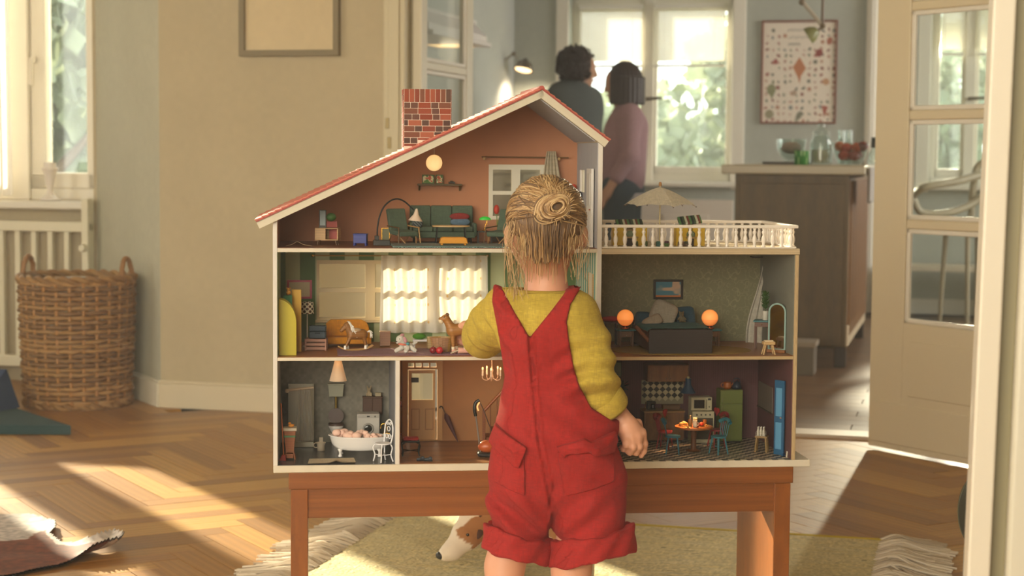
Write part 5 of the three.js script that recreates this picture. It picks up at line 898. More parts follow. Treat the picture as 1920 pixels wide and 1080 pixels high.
// ---------------------------------------------------------------- hall
{
  const z = -0.14, o = hp(918, 712, z), k = K(z), t = hthing('chandelier', 'small dollhouse chandelier with lit candles under the hall ceiling', 'chandelier', hx(922, z, 700), yM0, z), m = mat('#cfa68c', 0.35, { metalness: 0.3 });
  const yc = o.y - yM0; part(t, 'stem', [rod([0, 0, 0], [0, yc, 0], 0.0012), lathe([[0, yc - 0.001], [0.003, yc + 0.001], [0.0042, yc + 0.006], [0.0016, yc + 0.014], [0.0032, yc + 0.02], [0.001, yc + 0.026]], 14)], m);
  [0.5, 1.75, 3.0, 4.25, 5.5].forEach((a, i) => { const c = Math.cos(a), s = Math.sin(a), r = 0.0195; part(t, 'arm', tube([[c * 0.003, yc + 0.004, s * 0.003], [c * r * 0.55, yc - 0.001, s * r * 0.55], [c * r, yc + 0.003, s * r], [c * r, yc + 0.009, s * r]], 0.001, 14), m); part(t, 'candle', cyl(0.0019, 0.0017, 0.013, c * r, yc + 0.009, s * r), mat('#f0d4bc', 0.5)); part(t, 'flame', ball(0.0019, c * r, yc + 0.0242, s * r, 0.8, 1.5, 0.8, 10), glow('#ffe8b8', '#ffc36a', 7)); if (i % 2 === 0) pointLamp('candle_light', hx(922, z, 700) + c * r, yM0 + yc + 0.0245, z + s * r, new THREE.Color(1, 0.62, 0.3), 0.006, 0.15); });
  // umbrella
  const z2 = -0.255, a = hp(830, 765, z2), b = hp(859, 825, z2), u = hthing('umbrella', 'closed dark maroon toy umbrella leaning on the hall\'s rear wall', 'umbrella', b.x, FB, z2), A = V(a.x - b.x, a.y - FB, -0.018), dir = A.clone().normalize(), q = new THREE.Quaternion().setFromUnitVectors(V(0, 1, 0), dir), L = A.length();
  const turnIt = (g) => g.applyQuaternion(q); part(u, 'canopy', turnIt(lathe([[0.0006, 0.002], [0.002, L * 0.1], [0.006, L * 0.62], [0.0065, L * 0.7], [0.0025, L * 0.8], [0.001, L * 0.81]], 9)), mat('#4a1f24', 0.6)); part(u, 'shaft', turnIt(rod([0, 0, 0], [0, L * 0.97, 0], 0.0008)), mat('#3a2a20', 0.5)); part(u, 'handle', turnIt(tube([[0, L * 0.95, 0], [0, L * 1.0, 0], [-0.003, L * 1.025, 0], [-0.006, L * 0.99, 0]], 0.0014, 14)), mat('#3a2a20', 0.5));
  // upright vacuum cleaner
  const z3 = -0.07, k3 = K(z3), o3 = hp(910, 850, z3), v = hthing('toy_vacuum', 'toy upright vacuum cleaner with black hose handle and orange body', 'vacuum cleaner', o3.x, FB, z3), q3 = (px, py) => { const p = hp(px, py, z3); return V(p.x - o3.x, p.y - FB, 0); };
  part(v, 'pole', rod(q3(901, 848).toArray(), q3(892, 778).toArray(), 0.0019, 0.0017), mat('#8a8078', 0.4, { metalness: 0.6 })); part(v, 'handle', tube([q3(892, 780), q3(889.5, 766), q3(892, 755), q3(899, 750)], 0.0034, 20), mat('#1b1a1a', 0.35)); part(v, 'grip', rod(q3(896.5, 750).toArray(), q3(903, 757).toArray(), 0.0012), metal('#e0cdb0', 0.2)); part(v, 'bulb', [tube([q3(897, 770), q3(895, 762), q3(899, 754)], 0.0016, 12)], glow('#ffd9a0', '#ffb45a', 0.9));  // bulb here is a glow put on the handle bend, not a lamp
  part(v, 'hose', tube([q3(900, 754), q3(908, 772), q3(916, 794), q3(924, 812)], 0.0011, 20), mat('#4a2f24', 0.5)); part(v, 'body', put(ball(1, 0, 0, 0, 0.02, 0.0135, 0.014), 0.005, 0.021, -0.002), mat('#b5562a', 0.35)); part(v, 'base', [put(box(0.046, 0.009, 0.03, 0, 0, 0, 0.004), 0.006, 0.0055, 0.002, 0, 0, -0.08)], mat('#221c1a', 0.4)); for (const s of [-1, 1]) part(v, 'wheel', put(cyl(0.005, 0.005, 0.003), 0.02, 0.005, s * 0.016 - 0.0015, 1.571), mat('#151313', 0.5)); part(v, 'lever', ball(0.0016, 0.019, 0.013, 0.016), mat('#c8a070', 0.4));
  // stairs behind the child with a banister
  const z4 = -0.2, st = hthing('toy_staircase', 'brown dollhouse staircase with slanted banister rising behind the child', 'staircase', hx(906, z4, 830), FB, z4), sm = mini('#8a4f26', 0.5), rise = (hy(730, z4, 945) - hy(770, z4, 908)) / (hx(945, z4, 740) - hx(908, z4, 740)), n = 9, run = 0.0145;
  for (let i = 0; i < n; i++) part(st, 'step', span(0.006 + i * run, 0.006 + (i + 1) * run + 0.001, 0, 0.004 + (i + 1) * run * rise * 0.95, -0.06, 0.0, 0.0006), sm); const y0 = hy(770, z4, 908) - FB; part(st, 'handrail', rod([0.001, y0, 0.003], [n * run, y0 + n * run * rise, 0.003], 0.0032), mini('#a05a26', 0.4)); part(st, 'newel_post', span(-0.002, 0.004, 0, y0 + 0.002, 0, 0.006, 0.0008), sm); for (let i = 1; i < n; i++) part(st, 'baluster', rod([i * run, 0.004 + i * run * rise * 0.9, 0.003], [i * run, y0 + i * run * rise, 0.003], 0.0013), sm);
  // stool with red cushion, plant, shoes
  const z5 = -0.09, s5 = hthing('stool', 'black curved-leg dollhouse stool with red cushion beside the partition', 'stool', hx(770, z5, 850), FB, z5), h5 = hy(825, z5, 770) - FB; part(s5, 'seat', box(0.036, 0.004, 0.026, 0, h5 - 0.002, 0, 0.0015), blackWire); for (const sx of [-1, 1]) for (const sz of [-1, 1]) part(s5, 'leg', tube([[sx * 0.012, h5 - 0.004, sz * 0.009], [sx * 0.018, h5 * 0.75, sz * 0.012], [sx * 0.016, h5 * 0.3, sz * 0.011], [sx * 0.0175, 0.0012, sz * 0.0125]], 0.0014, 14), blackWire); part(s5, 'stretcher', [rod([-0.016, h5 * 0.35, 0.011], [0.016, h5 * 0.35, -0.011], 0.0008), rod([0.016, h5 * 0.35, 0.011], [-0.016, h5 * 0.35, -0.011], 0.0008)], blackWire);
  hsolo('cushion', 'red cushion with dark rim on the black hall stool', 'cushion', box(0.032, 0.006, 0.023, 0, 0.003, 0, 0.0028), redCloth, hx(770, z5, 820), FB + h5, z5);
  const xw = xP1 + LN + 0.0005, z6 = -0.2, p6 = hp(753, 755, z6), pt = hthing('potted_plant', 'small dark green plant in a red pot on the hall\'s narrow red stand', 'plant', xw + 0.0065, hy(760, z6, 755), z6); part(pt, 'pot', lathe([[0, 0], [0.004, 0], [0.0055, 0.008], [0.0045, 0.008], [0, 0.006]], 16), mat('#a3281f', 0.5)); for (let i = 0; i < 9; i++) part(pt, 'leaf', put(ball(1, 0, 0.006, 0, 0.0011, 0.006, 0.0024, 8), 0, 0.008, 0, 0, i * 0.7, 0.5), mat('#2f4420', 0.7));
  const stand = hthing('plant_stand', 'narrow red toy stand against the hall partition', 'stand', xw + 0.0065, FB, z6), sh = hy(760, z6, 755) - FB; part(stand, 'post', span(-0.0025, 0.0025, 0, sh - 0.002, -0.0025, 0.0025, 0.0006), mat('#7e2018', 0.5)); part(stand, 'top', span(-0.0065, 0.0065, sh - 0.002, sh, -0.0065, 0.0065, 0.0006), mat('#7e2018', 0.5)); part(stand, 'shelf', span(-0.006, 0.006, sh * 0.3, sh * 0.3 + 0.002, -0.006, 0.006, 0.0006), mat('#7e2018', 0.5));
  const shoe = (label, px, dz, turn) => { const zz = -0.03 + dz, o = hthing('toy_shoe', label, 'shoe', hx(px, zz, 862), FB, zz, turn); part(o, 'upper', [ball(1, 0, 0, 0, 0.0085, 0.0035, 0.0034).translate(-0.001, 0.004, 0), ball(1, 0, 0, 0, 0.0042, 0.0045, 0.0032).translate(0.004, 0.0052, 0)], mat('#2a3038', 0.5)); part(o, 'sole', box(0.018, 0.0015, 0.0066, 0, 0.0008, 0, 0.0007), mat('#15181c', 0.6)); };
  shoe('dark blue toy shoe on the hall floor, nearer the stool', 789, 0, 0.25); shoe('dark blue toy shoe on the hall floor, farther from the stool', 803, 0.004, -0.1);
}

// ---------------------------------------------------------------- the dollhouse bedroom
{
  const z = zb, p0 = hp(1225, 524, z), p1 = hp(1280, 561, z), w = (p1.x - p0.x) / 2, h = (p0.y - p1.y) / 2, f = hthing('miniature_picture', 'small sunset sky picture in a black frame above the dollhouse bed', 'picture', (p0.x + p1.x) / 2, (p0.y + p1.y) / 2, z + 0.0003);
  part(f, 'frame', slab(outline(rectPts(-w, w, -h, h), [rectPts(-w + 0.005, w - 0.005, -h + 0.005, h - 0.005)]), 0.004, 0, 0.0006), mat('#2a211c', 0.4));
  const g = span(-w + 0.004, w - 0.004, -h + 0.004, h - 0.004, 0.0003, 0.0014), sky2 = tex(96, 64, 2 * w, 2 * h, (u0, v0) => { const u = (u0 + 0.5) % 1, v = (v0 + 0.5) % 1, c = noise(u * 4, v * 6), cloud = smooth(0.48, 0.7, c); return v < 0.2 ? [0.72, 0.42, 0.2] : [lerp(0.24, 0.72, cloud), lerp(0.45, 0.6, cloud), lerp(0.52, 0.5, cloud)]; });
  const m = mat('#ffffff', 0.6, { map: sky2, metric: false }), n = g.attributes.position, uv = g.attributes.uv; for (let i = 0; i < n.count; i++) uv.setXY(i, n.getX(i), n.getY(i)); part(f, 'print', g, m);
}
const teal = cloth('#2f6468'), tealPaint = mat('#2d6a70', 0.45), blueCloth = cloth('#2d4a5a'), darkBed = mini('#33241e', 0.5);
{
  const zf = -0.045, zr = -0.24, x0 = hx(1217, zf, 640), x1 = hx(1336, zf, 640), w = (x1 - x0) / 2, cx = (x0 + x1) / 2, t = hthing('miniature_bed', 'dark brown dollhouse bed with a teal bedspread', 'bed', cx, FR, (zf + zr) / 2), d = (zf - zr) / 2, h = hy(618, zf, 1270) - FR;
  part(t, 'footboard', span(-w, w, 0.0005, h, d - 0.004, d, 0.0008), darkBed); part(t, 'headboard', span(-w, w, 0.0005, h + 0.01, -d, -d + 0.004, 0.0008), darkBed);
  for (const s of [-1, 1]) part(t, 'side_rail', span(s * (w - 0.0015) - 0.0015, s * (w - 0.0015) + 0.0015, 0.006, h - 0.006, -d + 0.004, d - 0.004, 0.0006), mini('#5a3a2a', 0.5));
  part(t, 'mattress', span(-w + 0.003, w - 0.003, 0.006, h - 0.002, -d + 0.005, d - 0.005, 0.003), mat('#a8998c', 0.8));
  const g = new THREE.PlaneGeometry(1, 1, 40, 40), p = g.attributes.position; for (let i = 0; i < p.count; i++) { const u = p.getX(i) * 2, v = p.getY(i) + 0.5, e = Math.max(0, Math.abs(u) - 0.86) / 0.14; p.setXYZ(i, u * (w + 0.0025), h + 0.0012 + 0.0018 * noise(u * 5 + 3, v * 6) - e * e * 0.006, d - 0.006 - v * d * 1.35); } g.computeVertexNormals();
  part(t, 'bedspread', g, teal);
  part(t, 'rail_end', put(rod([-w - 0.0155, h - 0.001, d - 0.06], [-w - 0.0005, h - 0.0225, d - 0.004], 0.0042, 0.0042), 0, 0, 0), mini('#8a5a44', 0.5), { label: 'slanting pinkish wooden bolster at the left side' });
  const pil = (label, px, py, wd, ht, c, zz, tz, tx = -0.3) => { const k = K(zz), g = new THREE.SphereGeometry(1, 24, 18), q = g.attributes.position; for (let i = 0; i < q.count; i++) { const f = (v) => Math.sign(v) * Math.abs(v) ** 0.45, x = q.getX(i), y = q.getY(i); q.setXYZ(i, f(x) * wd * k / 2, f(y) * ht * k / 2, q.getZ(i) * 0.009); } g.computeVertexNormals(); const P = hp(px, py, zz); hsolo('pillow', label, 'pillow', put(g, 0, 0, 0, tx, 0, tz), c, P.x, P.y, zz); };
  pil('large grey-beige pillow propped crookedly on the dollhouse bed', 1244, 588, 50, 48, cloth('#a39684'), -0.185, -0.42); pil('small beige pillow leaning at the left on the dollhouse bed', 1223, 603, 40, 22, cloth('#a8947e'), -0.165, 0.45); pil('blue pillow at the right head of the dollhouse bed', 1285, 595, 38, 42, blueCloth, -0.21, 0.06); pil('blue pillow at the left head of the dollhouse bed', 1206, 599, 32, 30, blueCloth, -0.2, -0.06); pil('flat dark blue pillow lying under the beige ones', 1228, 611, 46, 8, blueCloth, -0.15, 0);
  const b = hthing('teddy_bear', 'small brown-grey teddy bear leaning on the right blue pillow', 'soft toy', hx(1277, -0.18, 605), FR + h + 0.0035, -0.178, 0.1), s = 0.00092; creature(b, 'body', s, [[[0, 5, 0], [0, 8, 0], 6.5, 5.5], [[0, 17, 0], [0, 18, 1], 5.4, 5], [[0, 16, 4], [0, 15.5, 6], 2.4, 1.8], [[-4, 22, 0], [-4.5, 23, 0], 1.9], [[4, 22, 0], [4.5, 23, 0], 1.9], [[-5, 10, 2], [-9, 6, 4], 2.4, 2], [[5, 10, 2], [9, 6, 4], 2.4, 2], [[-4, 2, 3], [-6, 1.5, 9], 2.6, 2.2], [[4, 2, 3], [6, 1.5, 9], 2.6, 2.2]], cloth('#6f6146'), 0.9); part(b, 'eye', [ball(0.0006, -0.0018, 0.0172, 0.0052, 1, 1, 1, 6), ball(0.0006, 0.0018, 0.0172, 0.0052, 1, 1, 1, 6)], mat('#100e0c', 0.2));
}
function nightLamp(label, px, standLabel) {
  const z = -0.19, k = K(z), c = hp(px, 596, z), r = 15.6 * k, top = c.y - r - 0.0065, n = hthing('nightstand', standLabel, 'nightstand', c.x + (px < 1200 ? 0.001 : 0.004), FR, z), w = 0.0205, h = top - FR;
  part(n, 'top', slab(outline([[-w, -0.016], [w, -0.016], [w, 0.012], [w - 0.004, 0.016], [-w + 0.004, 0.016], [-w, 0.012]]), 0.0028, 0, 0.0005).rotateX(Math.PI / 2).translate(0, h, 0), tealPaint);
  for (const sx of [-1, 1]) for (const sz of [-1, 1]) part(n, 'leg', span(sx * (w - 0.007) - 0.0018, sx * (w - 0.007) + 0.0018, 0, h - 0.0028, sz * 0.011 - 0.0018, sz * 0.011 + 0.0018, 0.0005), mini('#7c5232', 0.5));
  part(n, 'drawer', span(-w + 0.009, w - 0.009, h - 0.016, h - 0.004, -0.008, 0.012, 0.0006), mini('#8a6040', 0.5)); part(n, 'knob', ball(0.0014, 0, h - 0.016 + 0.003, 0.0132), mat('#cdbba8', 0.3));
  const t = hthing('globe_lamp', label, 'lamp', c.x, FR + h + 0.0002, z, 0, 'bedside globe lamps');
  part(t, 'globe', new THREE.SphereGeometry(r, 28, 20, 0, 6.2832, 0, 1.76).translate(0, c.y - FR - h, 0), glow('#ffb878', '#ff8a34', 1.25)); part(t, 'globe_underside', new THREE.SphereGeometry(r * 0.995, 28, 8, 0, 6.2832, 1.74, 1.4).translate(0, c.y - FR - h, 0), glow('#ffb072', '#ff8230', 0.95));
  part(t, 'stand', [lathe([[0, 0.0002], [0.0095, 0.0002], [0.0105, 0.0015], [0.009, 0.003], [0.004, 0.0045], [0.0085, 0.0078], [0.0075, 0.008], [0, 0.006]])], metal('#b5683c', 0.25));
  pointLamp('bedside_globe_light', c.x, c.y, z, new THREE.Color(1, 0.48, 0.16), 0.02, 0.75);
}
nightLamp('orange glowing globe lamp on the left teal nightstand, nearer the child', 1172.5, 'teal-topped dollhouse nightstand left of the bed');
nightLamp('orange glowing globe lamp on the right teal nightstand, right of the bed', 1331, 'teal-topped dollhouse nightstand right of the bed');
{
  const z = -0.23; hsolo('cushion', 'long red cushion lying behind the left orange globe lamp', 'cushion', ball(0.5, 0, 0, 0, 0.046, 0.012, 0.02, 18), redCloth, hx(1145, z, 597), hy(598, z, 1145), z);
  const s = hthing('side_table', 'low dark shelf under the long red cushion at the bedroom\'s left wall', 'shelf', hx(1145, z, 597), FR, z), h = hy(603, z, 1145) - FR; part(s, 'top', span(-0.014, 0.014, h - 0.003, h, -0.01, 0.01, 0.0005), mini('#4a3424', 0.5)); for (const sx of [-1, 1]) part(s, 'leg', span(sx * 0.012 - 0.0015, sx * 0.012 + 0.0015, 0, h - 0.003, -0.009, 0.009, 0.0005), mini('#4a3424', 0.5));
  // curtain in the right corner
  const zc = zb + 0.02, xc = hx(1416, zc, 560), h2 = hy(482, zc, 1420) - hy(645, zc, 1410), g = new THREE.PlaneGeometry(1, 1, 50, 30), p = g.attributes.position;
  for (let i = 0; i < p.count; i++) { const u = p.getX(i) + 0.5, v = 0.5 - p.getY(i), l = lerp(14, -18, smooth(0, 1, v * 1.1)) * K(zc), r = lerp(22, 24, v) * K(zc); p.setXYZ(i, lerp(l, r, u), -v * h2, 0.004 * Math.sin(u * 6.283 * 3 + v * 1.5) + 0.01 * u); } g.computeVertexNormals();
  hsolo('curtain', 'long pale curtain hanging in the right corner of the bedroom', 'curtain', g, cloth('#d8d0c0', { transmission: 0.15, thickness: 0 }), xc, hy(482, zc, 1420), zc);
  const rd = hthing('curtain_rod', 'short dark curtain rod with a hook above the corner curtain', 'curtain rod', hx(1428, zc, 484), hy(483, zc, 1428), zc); part(rd, 'rod', rod([-0.022, 0.001, 0], [0.026, 0.001, 0.006], 0.0016), mini('#3a2e22', 0.5)); part(rd, 'bracket', rod([-0.02, 0.001, 0], [-0.02, 0.001, -0.0197], 0.0013), mini('#3a2e22', 0.5)); part(rd, 'tie_back', put(new THREE.TorusGeometry(0.006, 0.0016, 8, 16), 0.012, -0.008, 0.004), mini('#2e241a', 0.5));
  // vanity table, plant, mirror, stool
  const zv = -0.13, v0 = hx(1414, zv, 600), v1 = hx(1445, zv, 600), h3 = hy(600, zv, 1430) - FR, v = hthing('vanity_table', 'small teal-topped dollhouse vanity table before the corner curtain', 'table', (v0 + v1) / 2, FR, zv, R(-20)), w3 = (v1 - v0) / 2, bw = mini('#6b4028', 0.5); part(v, 'top', span(-w3, w3, h3 - 0.003, h3, -0.02, 0.02, 0.001), tealPaint); part(v, 'drawer', span(-w3 + 0.003, w3 - 0.003, h3 - 0.013, h3 - 0.003, -0.016, 0.017, 0.0006), bw); part(v, 'knob', ball(0.0013, 0, h3 - 0.008, 0.018), brass); for (const sx of [-1, 1]) for (const sz of [-1, 1]) part(v, 'leg', span(sx * (w3 - 0.004) - 0.0016, sx * (w3 - 0.004) + 0.0016, 0, h3 - 0.012, sz * 0.014 - 0.0016, sz * 0.014 + 0.0016, 0.0004), bw);
  const pl = hthing('potted_plant', 'tiny green plant in a white pot on the vanity table', 'plant', hx(1435, zv, 590), FR + h3, zv), ph = hy(583, zv, 1435) - FR - h3; part(pl, 'pot', lathe([[0, 0], [0.0058, 0], [0.0068, ph], [0.0058, ph], [0.005, ph - 0.002], [0, ph - 0.002]]), mat('#c4bcae', 0.4)); part(pl, 'soil', cyl(0.0056, 0.0056, 0.0005, 0, ph - 0.0022, 0), mat('#2a1c12', 0.9)); part(pl, 'stem', rod([0, ph - 0.002, 0], [0.0005, ph + 0.026, 0], 0.0008), mat('#4a5a2a', 0.7)); const lf = mat('#3d5a24', 0.65); for (let i = 0; i < 34; i++) { const y = ph + 0.004 + (i / 34) * 0.034, a = i * 2.4, r = 0.0065 * (1 - 0.4 * Math.abs(i / 34 - 0.4)); part(pl, 'leaf', put(ball(1, 0, 0, 0, 0.006, 0.0011, 0.0026, 8).translate(r, 0, 0), 0, y, 0, 0, a, 0.65), lf); }
  const zm = -0.065, m0 = hx(1441, zm, 620), m1 = hx(1473, zm, 620), w4 = (m1 - m0) / 2 * 1.06, h4 = hy(568, zm, 1457) - FR, mr = hthing('standing_mirror', 'teal-framed arched dollhouse mirror reflecting the warm lamps', 'mirror', (m0 + m1) / 2, FR, zm, R(-34)), arch = (w, y0, h) => { const o = [[-w, y0], [w, y0]]; for (let i = 0; i <= 12; i++) { const a = (i / 12) * Math.PI; o.push([w * Math.cos(a), h - w + w * Math.sin(a)]); } return o; };
  part(mr, 'frame', slab(outline(arch(w4, 0.003, h4), [arch(w4 - 0.0035, 0.008, h4 - 0.0035)]), 0.004, -0.002, 0.0006), mat('#7f9a92', 0.45)); part(mr, 'glass', slab(outline(arch(w4 - 0.003, 0.007, h4 - 0.003)), 0.001, -0.001), mat('#d8d4cc', 0.06, { metalness: 1 })); part(mr, 'foot', span(-w4 * 1.02, w4 * 1.02, 0, 0.006, -0.008, 0.008, 0.001), mini('#a5672f', 0.5));
  const zs = -0.03, s2 = hthing('stool', 'small pale wooden stool with a folded cloth before the arched mirror', 'stool', hx(1441, zs, 650), FR, zs), h5 = hy(640, zs, 1441) - FR, sw = 0.0125; part(s2, 'seat', [span(-sw, sw, h5 - 0.007, h5, -0.009, 0.009, 0.002)], paleWood); for (const sx of [-1, 1]) for (const sz of [-1, 1]) part(s2, 'leg', rod([sx * 0.007, h5 - 0.006, sz * 0.005], [sx * 0.012, 0, sz * 0.008], 0.0019, 0.0015), paleWood); part(s2, 'cloth', span(-sw * 0.7, sw * 0.7, h5 - 0.0003, h5 + 0.0022, -0.006, 0.006, 0.0009), mat('#e3cda8', 0.8));
  hsolo('miniature_rug', 'thin ochre rug on the dollhouse bedroom floor around the bed', 'rug', slab(outline(Array.from({ length: 36 }, (_, i) => { const a = (i / 36) * 6.283; return [Math.cos(a) * 0.15, Math.sin(a) * 0.095]; })), 0.0009).rotateX(Math.PI / 2).translate(0, 0.0009, 0), cloth('#9a7a30'), hx(1278, -0.1, 650), FR, -0.115);
}

// ---------------------------------------------------------------- the dollhouse kitchen
const oak = mini('#8f6236', 0.5, true), creamMetal = mat('#c9bf9c', 0.4);
{
  const z = zb + 0.001, u0 = hx(1207, z, 695), u1 = hx(1284, z, 695), y0 = hy(711, z, 1245), y1 = hy(675, z, 1245) - 0.006, d = 0.045, t = hthing('wall_cupboard', 'brown two-door dollhouse cupboard hanging above the chequered splashback', 'cupboard', u0, 0, z), m = [];
  t.position.copy(hw(u0, y0, z)); const w = u1 - u0, h = Math.min(yM0 - 0.004, y1) - y0; part(t, 'case', span(0, w, 0, h, 0, d, 0.0006), oak); for (const i of [0, 1]) { part(t, 'door', span(w * (0.03 + i * 0.49), w * (0.49 + i * 0.48), 0.0012, h - 0.0012, d, d + 0.0018, 0.0005), oak); part(t, 'knob', ball(0.0012, w * (0.45 + i * 0.1), h * 0.2, d + 0.0026), mat('#5a3a1e', 0.4)); }
  // chequered tile splashback, every tile of it set diagonally
  const q0 = hp(1203, 713, z), q1 = hp(1281, 757, z), s = hthing('tile_splashback', 'black and beige diagonal tile panel behind the dollhouse counter', 'tile panel', q0.x, q1.y, zb + 0.0003), W = q1.x - q0.x, Hh = q0.y - q1.y, n = 7, r = W / n;
  part(s, 'backing', span(0, W, 0, Hh, 0, 0.001), mat('#8d8264', 0.6)); const tileG = put(box(r * 0.66, r * 0.66, 0.0008, 0, 0, 0), 0, 0, 0.0014, 0, 0, Math.PI / 4);
  for (let j = 0; j * r < Hh + r; j++) for (let i = 0; i < n; i++) for (const k of [0, 1]) { const x = (i + 0.5 + k * 0.5) * r, y = Hh - (j + 0.5 + k * 0.5) * r; if (x > W - r * 0.44 || y < r * 0.44) continue; part(s, 'tile', tileG, k ? mat('#b8aa84', 0.35) : mat('#1c1a18', 0.3), { at: [x, y, 0] }); }
  const c0 = hx(1206, -0.24, 800), c1 = hx(1281, -0.24, 800), c = hthing('base_cupboard', 'brown dollhouse base cupboard with pale worktop under the tile panel', 'cupboard', c0, FB, zb + 0.001), cw = c1 - c0, ch = hy(770, -0.235, 1240) - FB; part(c, 'case', span(0, cw, 0.004, ch - 0.003, 0, 0.05, 0.0006), oak); part(c, 'worktop', span(-0.001, cw + 0.001, ch - 0.003, ch, 0, 0.053, 0.0006), mini('#b18a58', 0.45)); for (const i of [0, 1]) { part(c, 'door', span(cw * (0.03 + i * 0.49), cw * (0.49 + i * 0.48), 0.006, ch - 0.0045, 0.05, 0.0518, 0.0005), oak); part(c, 'knob', ball(0.0012, cw * (0.45 + i * 0.1), ch * 0.8, 0.0526), mat('#5a3a1e', 0.4)); } part(c, 'plinth', span(0.002, cw - 0.002, 0, 0.004, 0.002, 0.045), mat('#2a1c12', 0.7));
  const zz = zb + 0.025, dk = mat('#1c1815', 0.4); hsolo('coffee_maker', 'tiny black coffee maker on the dollhouse worktop', 'coffee maker', [span(-0.009, 0.009, 0, 0.003, -0.007, 0.007, 0.0008), span(-0.009, -0.004, 0, 0.017, -0.007, 0.007, 0.001), span(-0.009, 0.009, 0.013, 0.018, -0.007, 0.007, 0.001), cyl(0.0045, 0.004, 0.008, 0.0035, 0.003, 0)], dk, hx(1221, zz, 760), FB + ch, zz); hsolo('mixing_tap', 'tiny brass tap at the left end of the dollhouse worktop', 'tap', tube([[0, 0, 0], [0, 0.013, 0], [0.0008, 0.0165, 0.002], [0.0008, 0.0135, 0.006]], 0.0008, 16), brass, hx(1210, zz, 760), FB + ch, zz);
  hsolo('bread_box', 'long low wooden box at the right of the dollhouse worktop', 'box', [span(-0.019, 0.019, 0, 0.009, -0.007, 0.007, 0.0015), span(-0.0195, 0.0195, 0.008, 0.0105, -0.0075, 0.0075, 0.001)], mini('#7c5a34', 0.5), hx(1258, zz, 762), FB + ch, zz);
  // stove and oven
  const s0 = hx(1297, -0.22, 800), s1 = hx(1338, -0.22, 800), st = hthing('miniature_stove', 'cream dollhouse stove with dark oven door behind the round table', 'stove', s0, FB, -0.26), sw = s1 - s0, sh = hy(770.5, -0.225, 1315) - FB; part(st, 'housing', span(0, sw, 0, sh, 0, 0.045, 0.001), creamMetal); part(st, 'oven_door', span(0.003, sw - 0.003, 0.008, sh - 0.014, 0.045, 0.047, 0.0008), mat('#4a4234', 0.3)); part(st, 'handle', rod([0.006, sh - 0.016, 0.049], [sw - 0.006, sh - 0.016, 0.049], 0.0009), metal('#b5a88c', 0.3)); for (let i = 0; i < 4; i++) part(st, 'knob', put(cyl(0.0018, 0.0018, 0.0016), sw * (0.2 + i * 0.2), sh - 0.007, 0.045, 1.571), mat('#3a342a', 0.4));
  const m0 = hx(1296, -0.225, 757), m1 = hx(1335, -0.225, 757), mw = m1 - m0, mh = hy(745, -0.225, 1315) - FB - sh, mo = hthing('miniature_microwave', 'cream dollhouse microwave with a black window on the stove', 'microwave', m0, FB + sh, -0.255); part(mo, 'housing', span(0, mw, 0.0008, mh, 0, 0.03, 0.001), creamMetal); part(mo, 'door', span(0.001, mw * 0.7, 0.0015, mh - 0.001, 0.03, 0.0318, 0.0006), mat('#b8ad8a', 0.4)); part(mo, 'window', span(mw * 0.13, mw * 0.63, mh * 0.2, mh * 0.82, 0.0316, 0.0324, 0.0003), mat('#2b2420', 0.15)); part(mo, 'handle', rod([mw * 0.725, mh * 0.15, 0.0325], [mw * 0.725, mh * 0.85, 0.0325], 0.0009), mat('#8d846a', 0.4)); part(mo, 'display', span(mw * 0.8, mw * 0.95, mh * 0.78, mh * 0.92, 0.03, 0.0308), mat('#2b2420', 0.3)); part(mo, 'dial', put(cyl(0.0018, 0.0018, 0.001), mw * 0.87, mh * 0.3, 0.03, 1.571), mat('#8d846a', 0.4)); for (const x of [0.15, 0.85]) part(mo, 'foot', span(mw * x - 0.001, mw * x + 0.001, 0, 0.001, 0.01, 0.024), dk);
  // fridge
  const f0 = hx(1351, -0.21, 780), f1 = hx(1393, -0.21, 780), fw = f1 - f0, fh = hy(731, -0.215, 1372) - FB, fr = hthing('miniature_fridge', 'pale green dollhouse fridge with a separate freezer door', 'refrigerator', f0, FB, -0.255), fm = mat('#6b7436', 0.4), cut = hy(757, -0.215, 1372) - FB; part(fr, 'housing', span(0, fw, 0.003, fh, 0, 0.04, 0.0015), fm); part(fr, 'door', span(0.0005, fw - 0.0005, 0.006, cut - 0.0008, 0.04, 0.0435, 0.0012), fm); part(fr, 'freezer_door', span(0.0005, fw - 0.0005, cut + 0.0008, fh - 0.0005, 0.04, 0.0435, 0.0012), fm); part(fr, 'handle', span(0.003, 0.0045, cut + 0.004, cut + 0.014, 0.0435, 0.0455, 0.0006), metal('#8f8c6a', 0.35)); part(fr, 'handle', span(0.003, 0.0045, cut - 0.022, cut - 0.005, 0.0435, 0.0455, 0.0006), metal('#8f8c6a', 0.35)); part(fr, 'foot', span(0.003, fw - 0.003, 0, 0.003, 0.004, 0.038), dk);
  const ft = FB + fh, zf = -0.235; hsolo('toy_pot', 'orange toy watering can on top of the green fridge', 'pot', [lathe([[0, 0], [0.0078, 0], [0.009, 0.006], [0.0075, 0.0135], [0.0085, 0.0145], [0.007, 0.0142], [0, 0.012]], 20), put(new THREE.TorusGeometry(0.0045, 0.001, 8, 16), -0.0095, 0.008, 0), rod([0.007, 0.005, 0], [0.014, 0.014, 0], 0.0017, 0.0012)], mat('#a55a22', 0.45), hx(1364, zf, 720), ft, zf); hsolo('toy_kettle', 'dark blue toy kettle with steel lid on top of the green fridge', 'kettle', [lathe([[0, 0], [0.0095, 0], [0.0098, 0.006], [0.006, 0.014], [0.002, 0.0165], [0, 0.0165]], 20), ball(0.0016, 0, 0.018, 0), tube([[-0.008, 0.01, 0], [-0.007, 0.021, 0], [0.004, 0.0225, 0], [0.0075, 0.011, 0]], 0.001, 16)], mat('#2a3240', 0.4), hx(1381, zf, 720), ft, zf + 0.004);
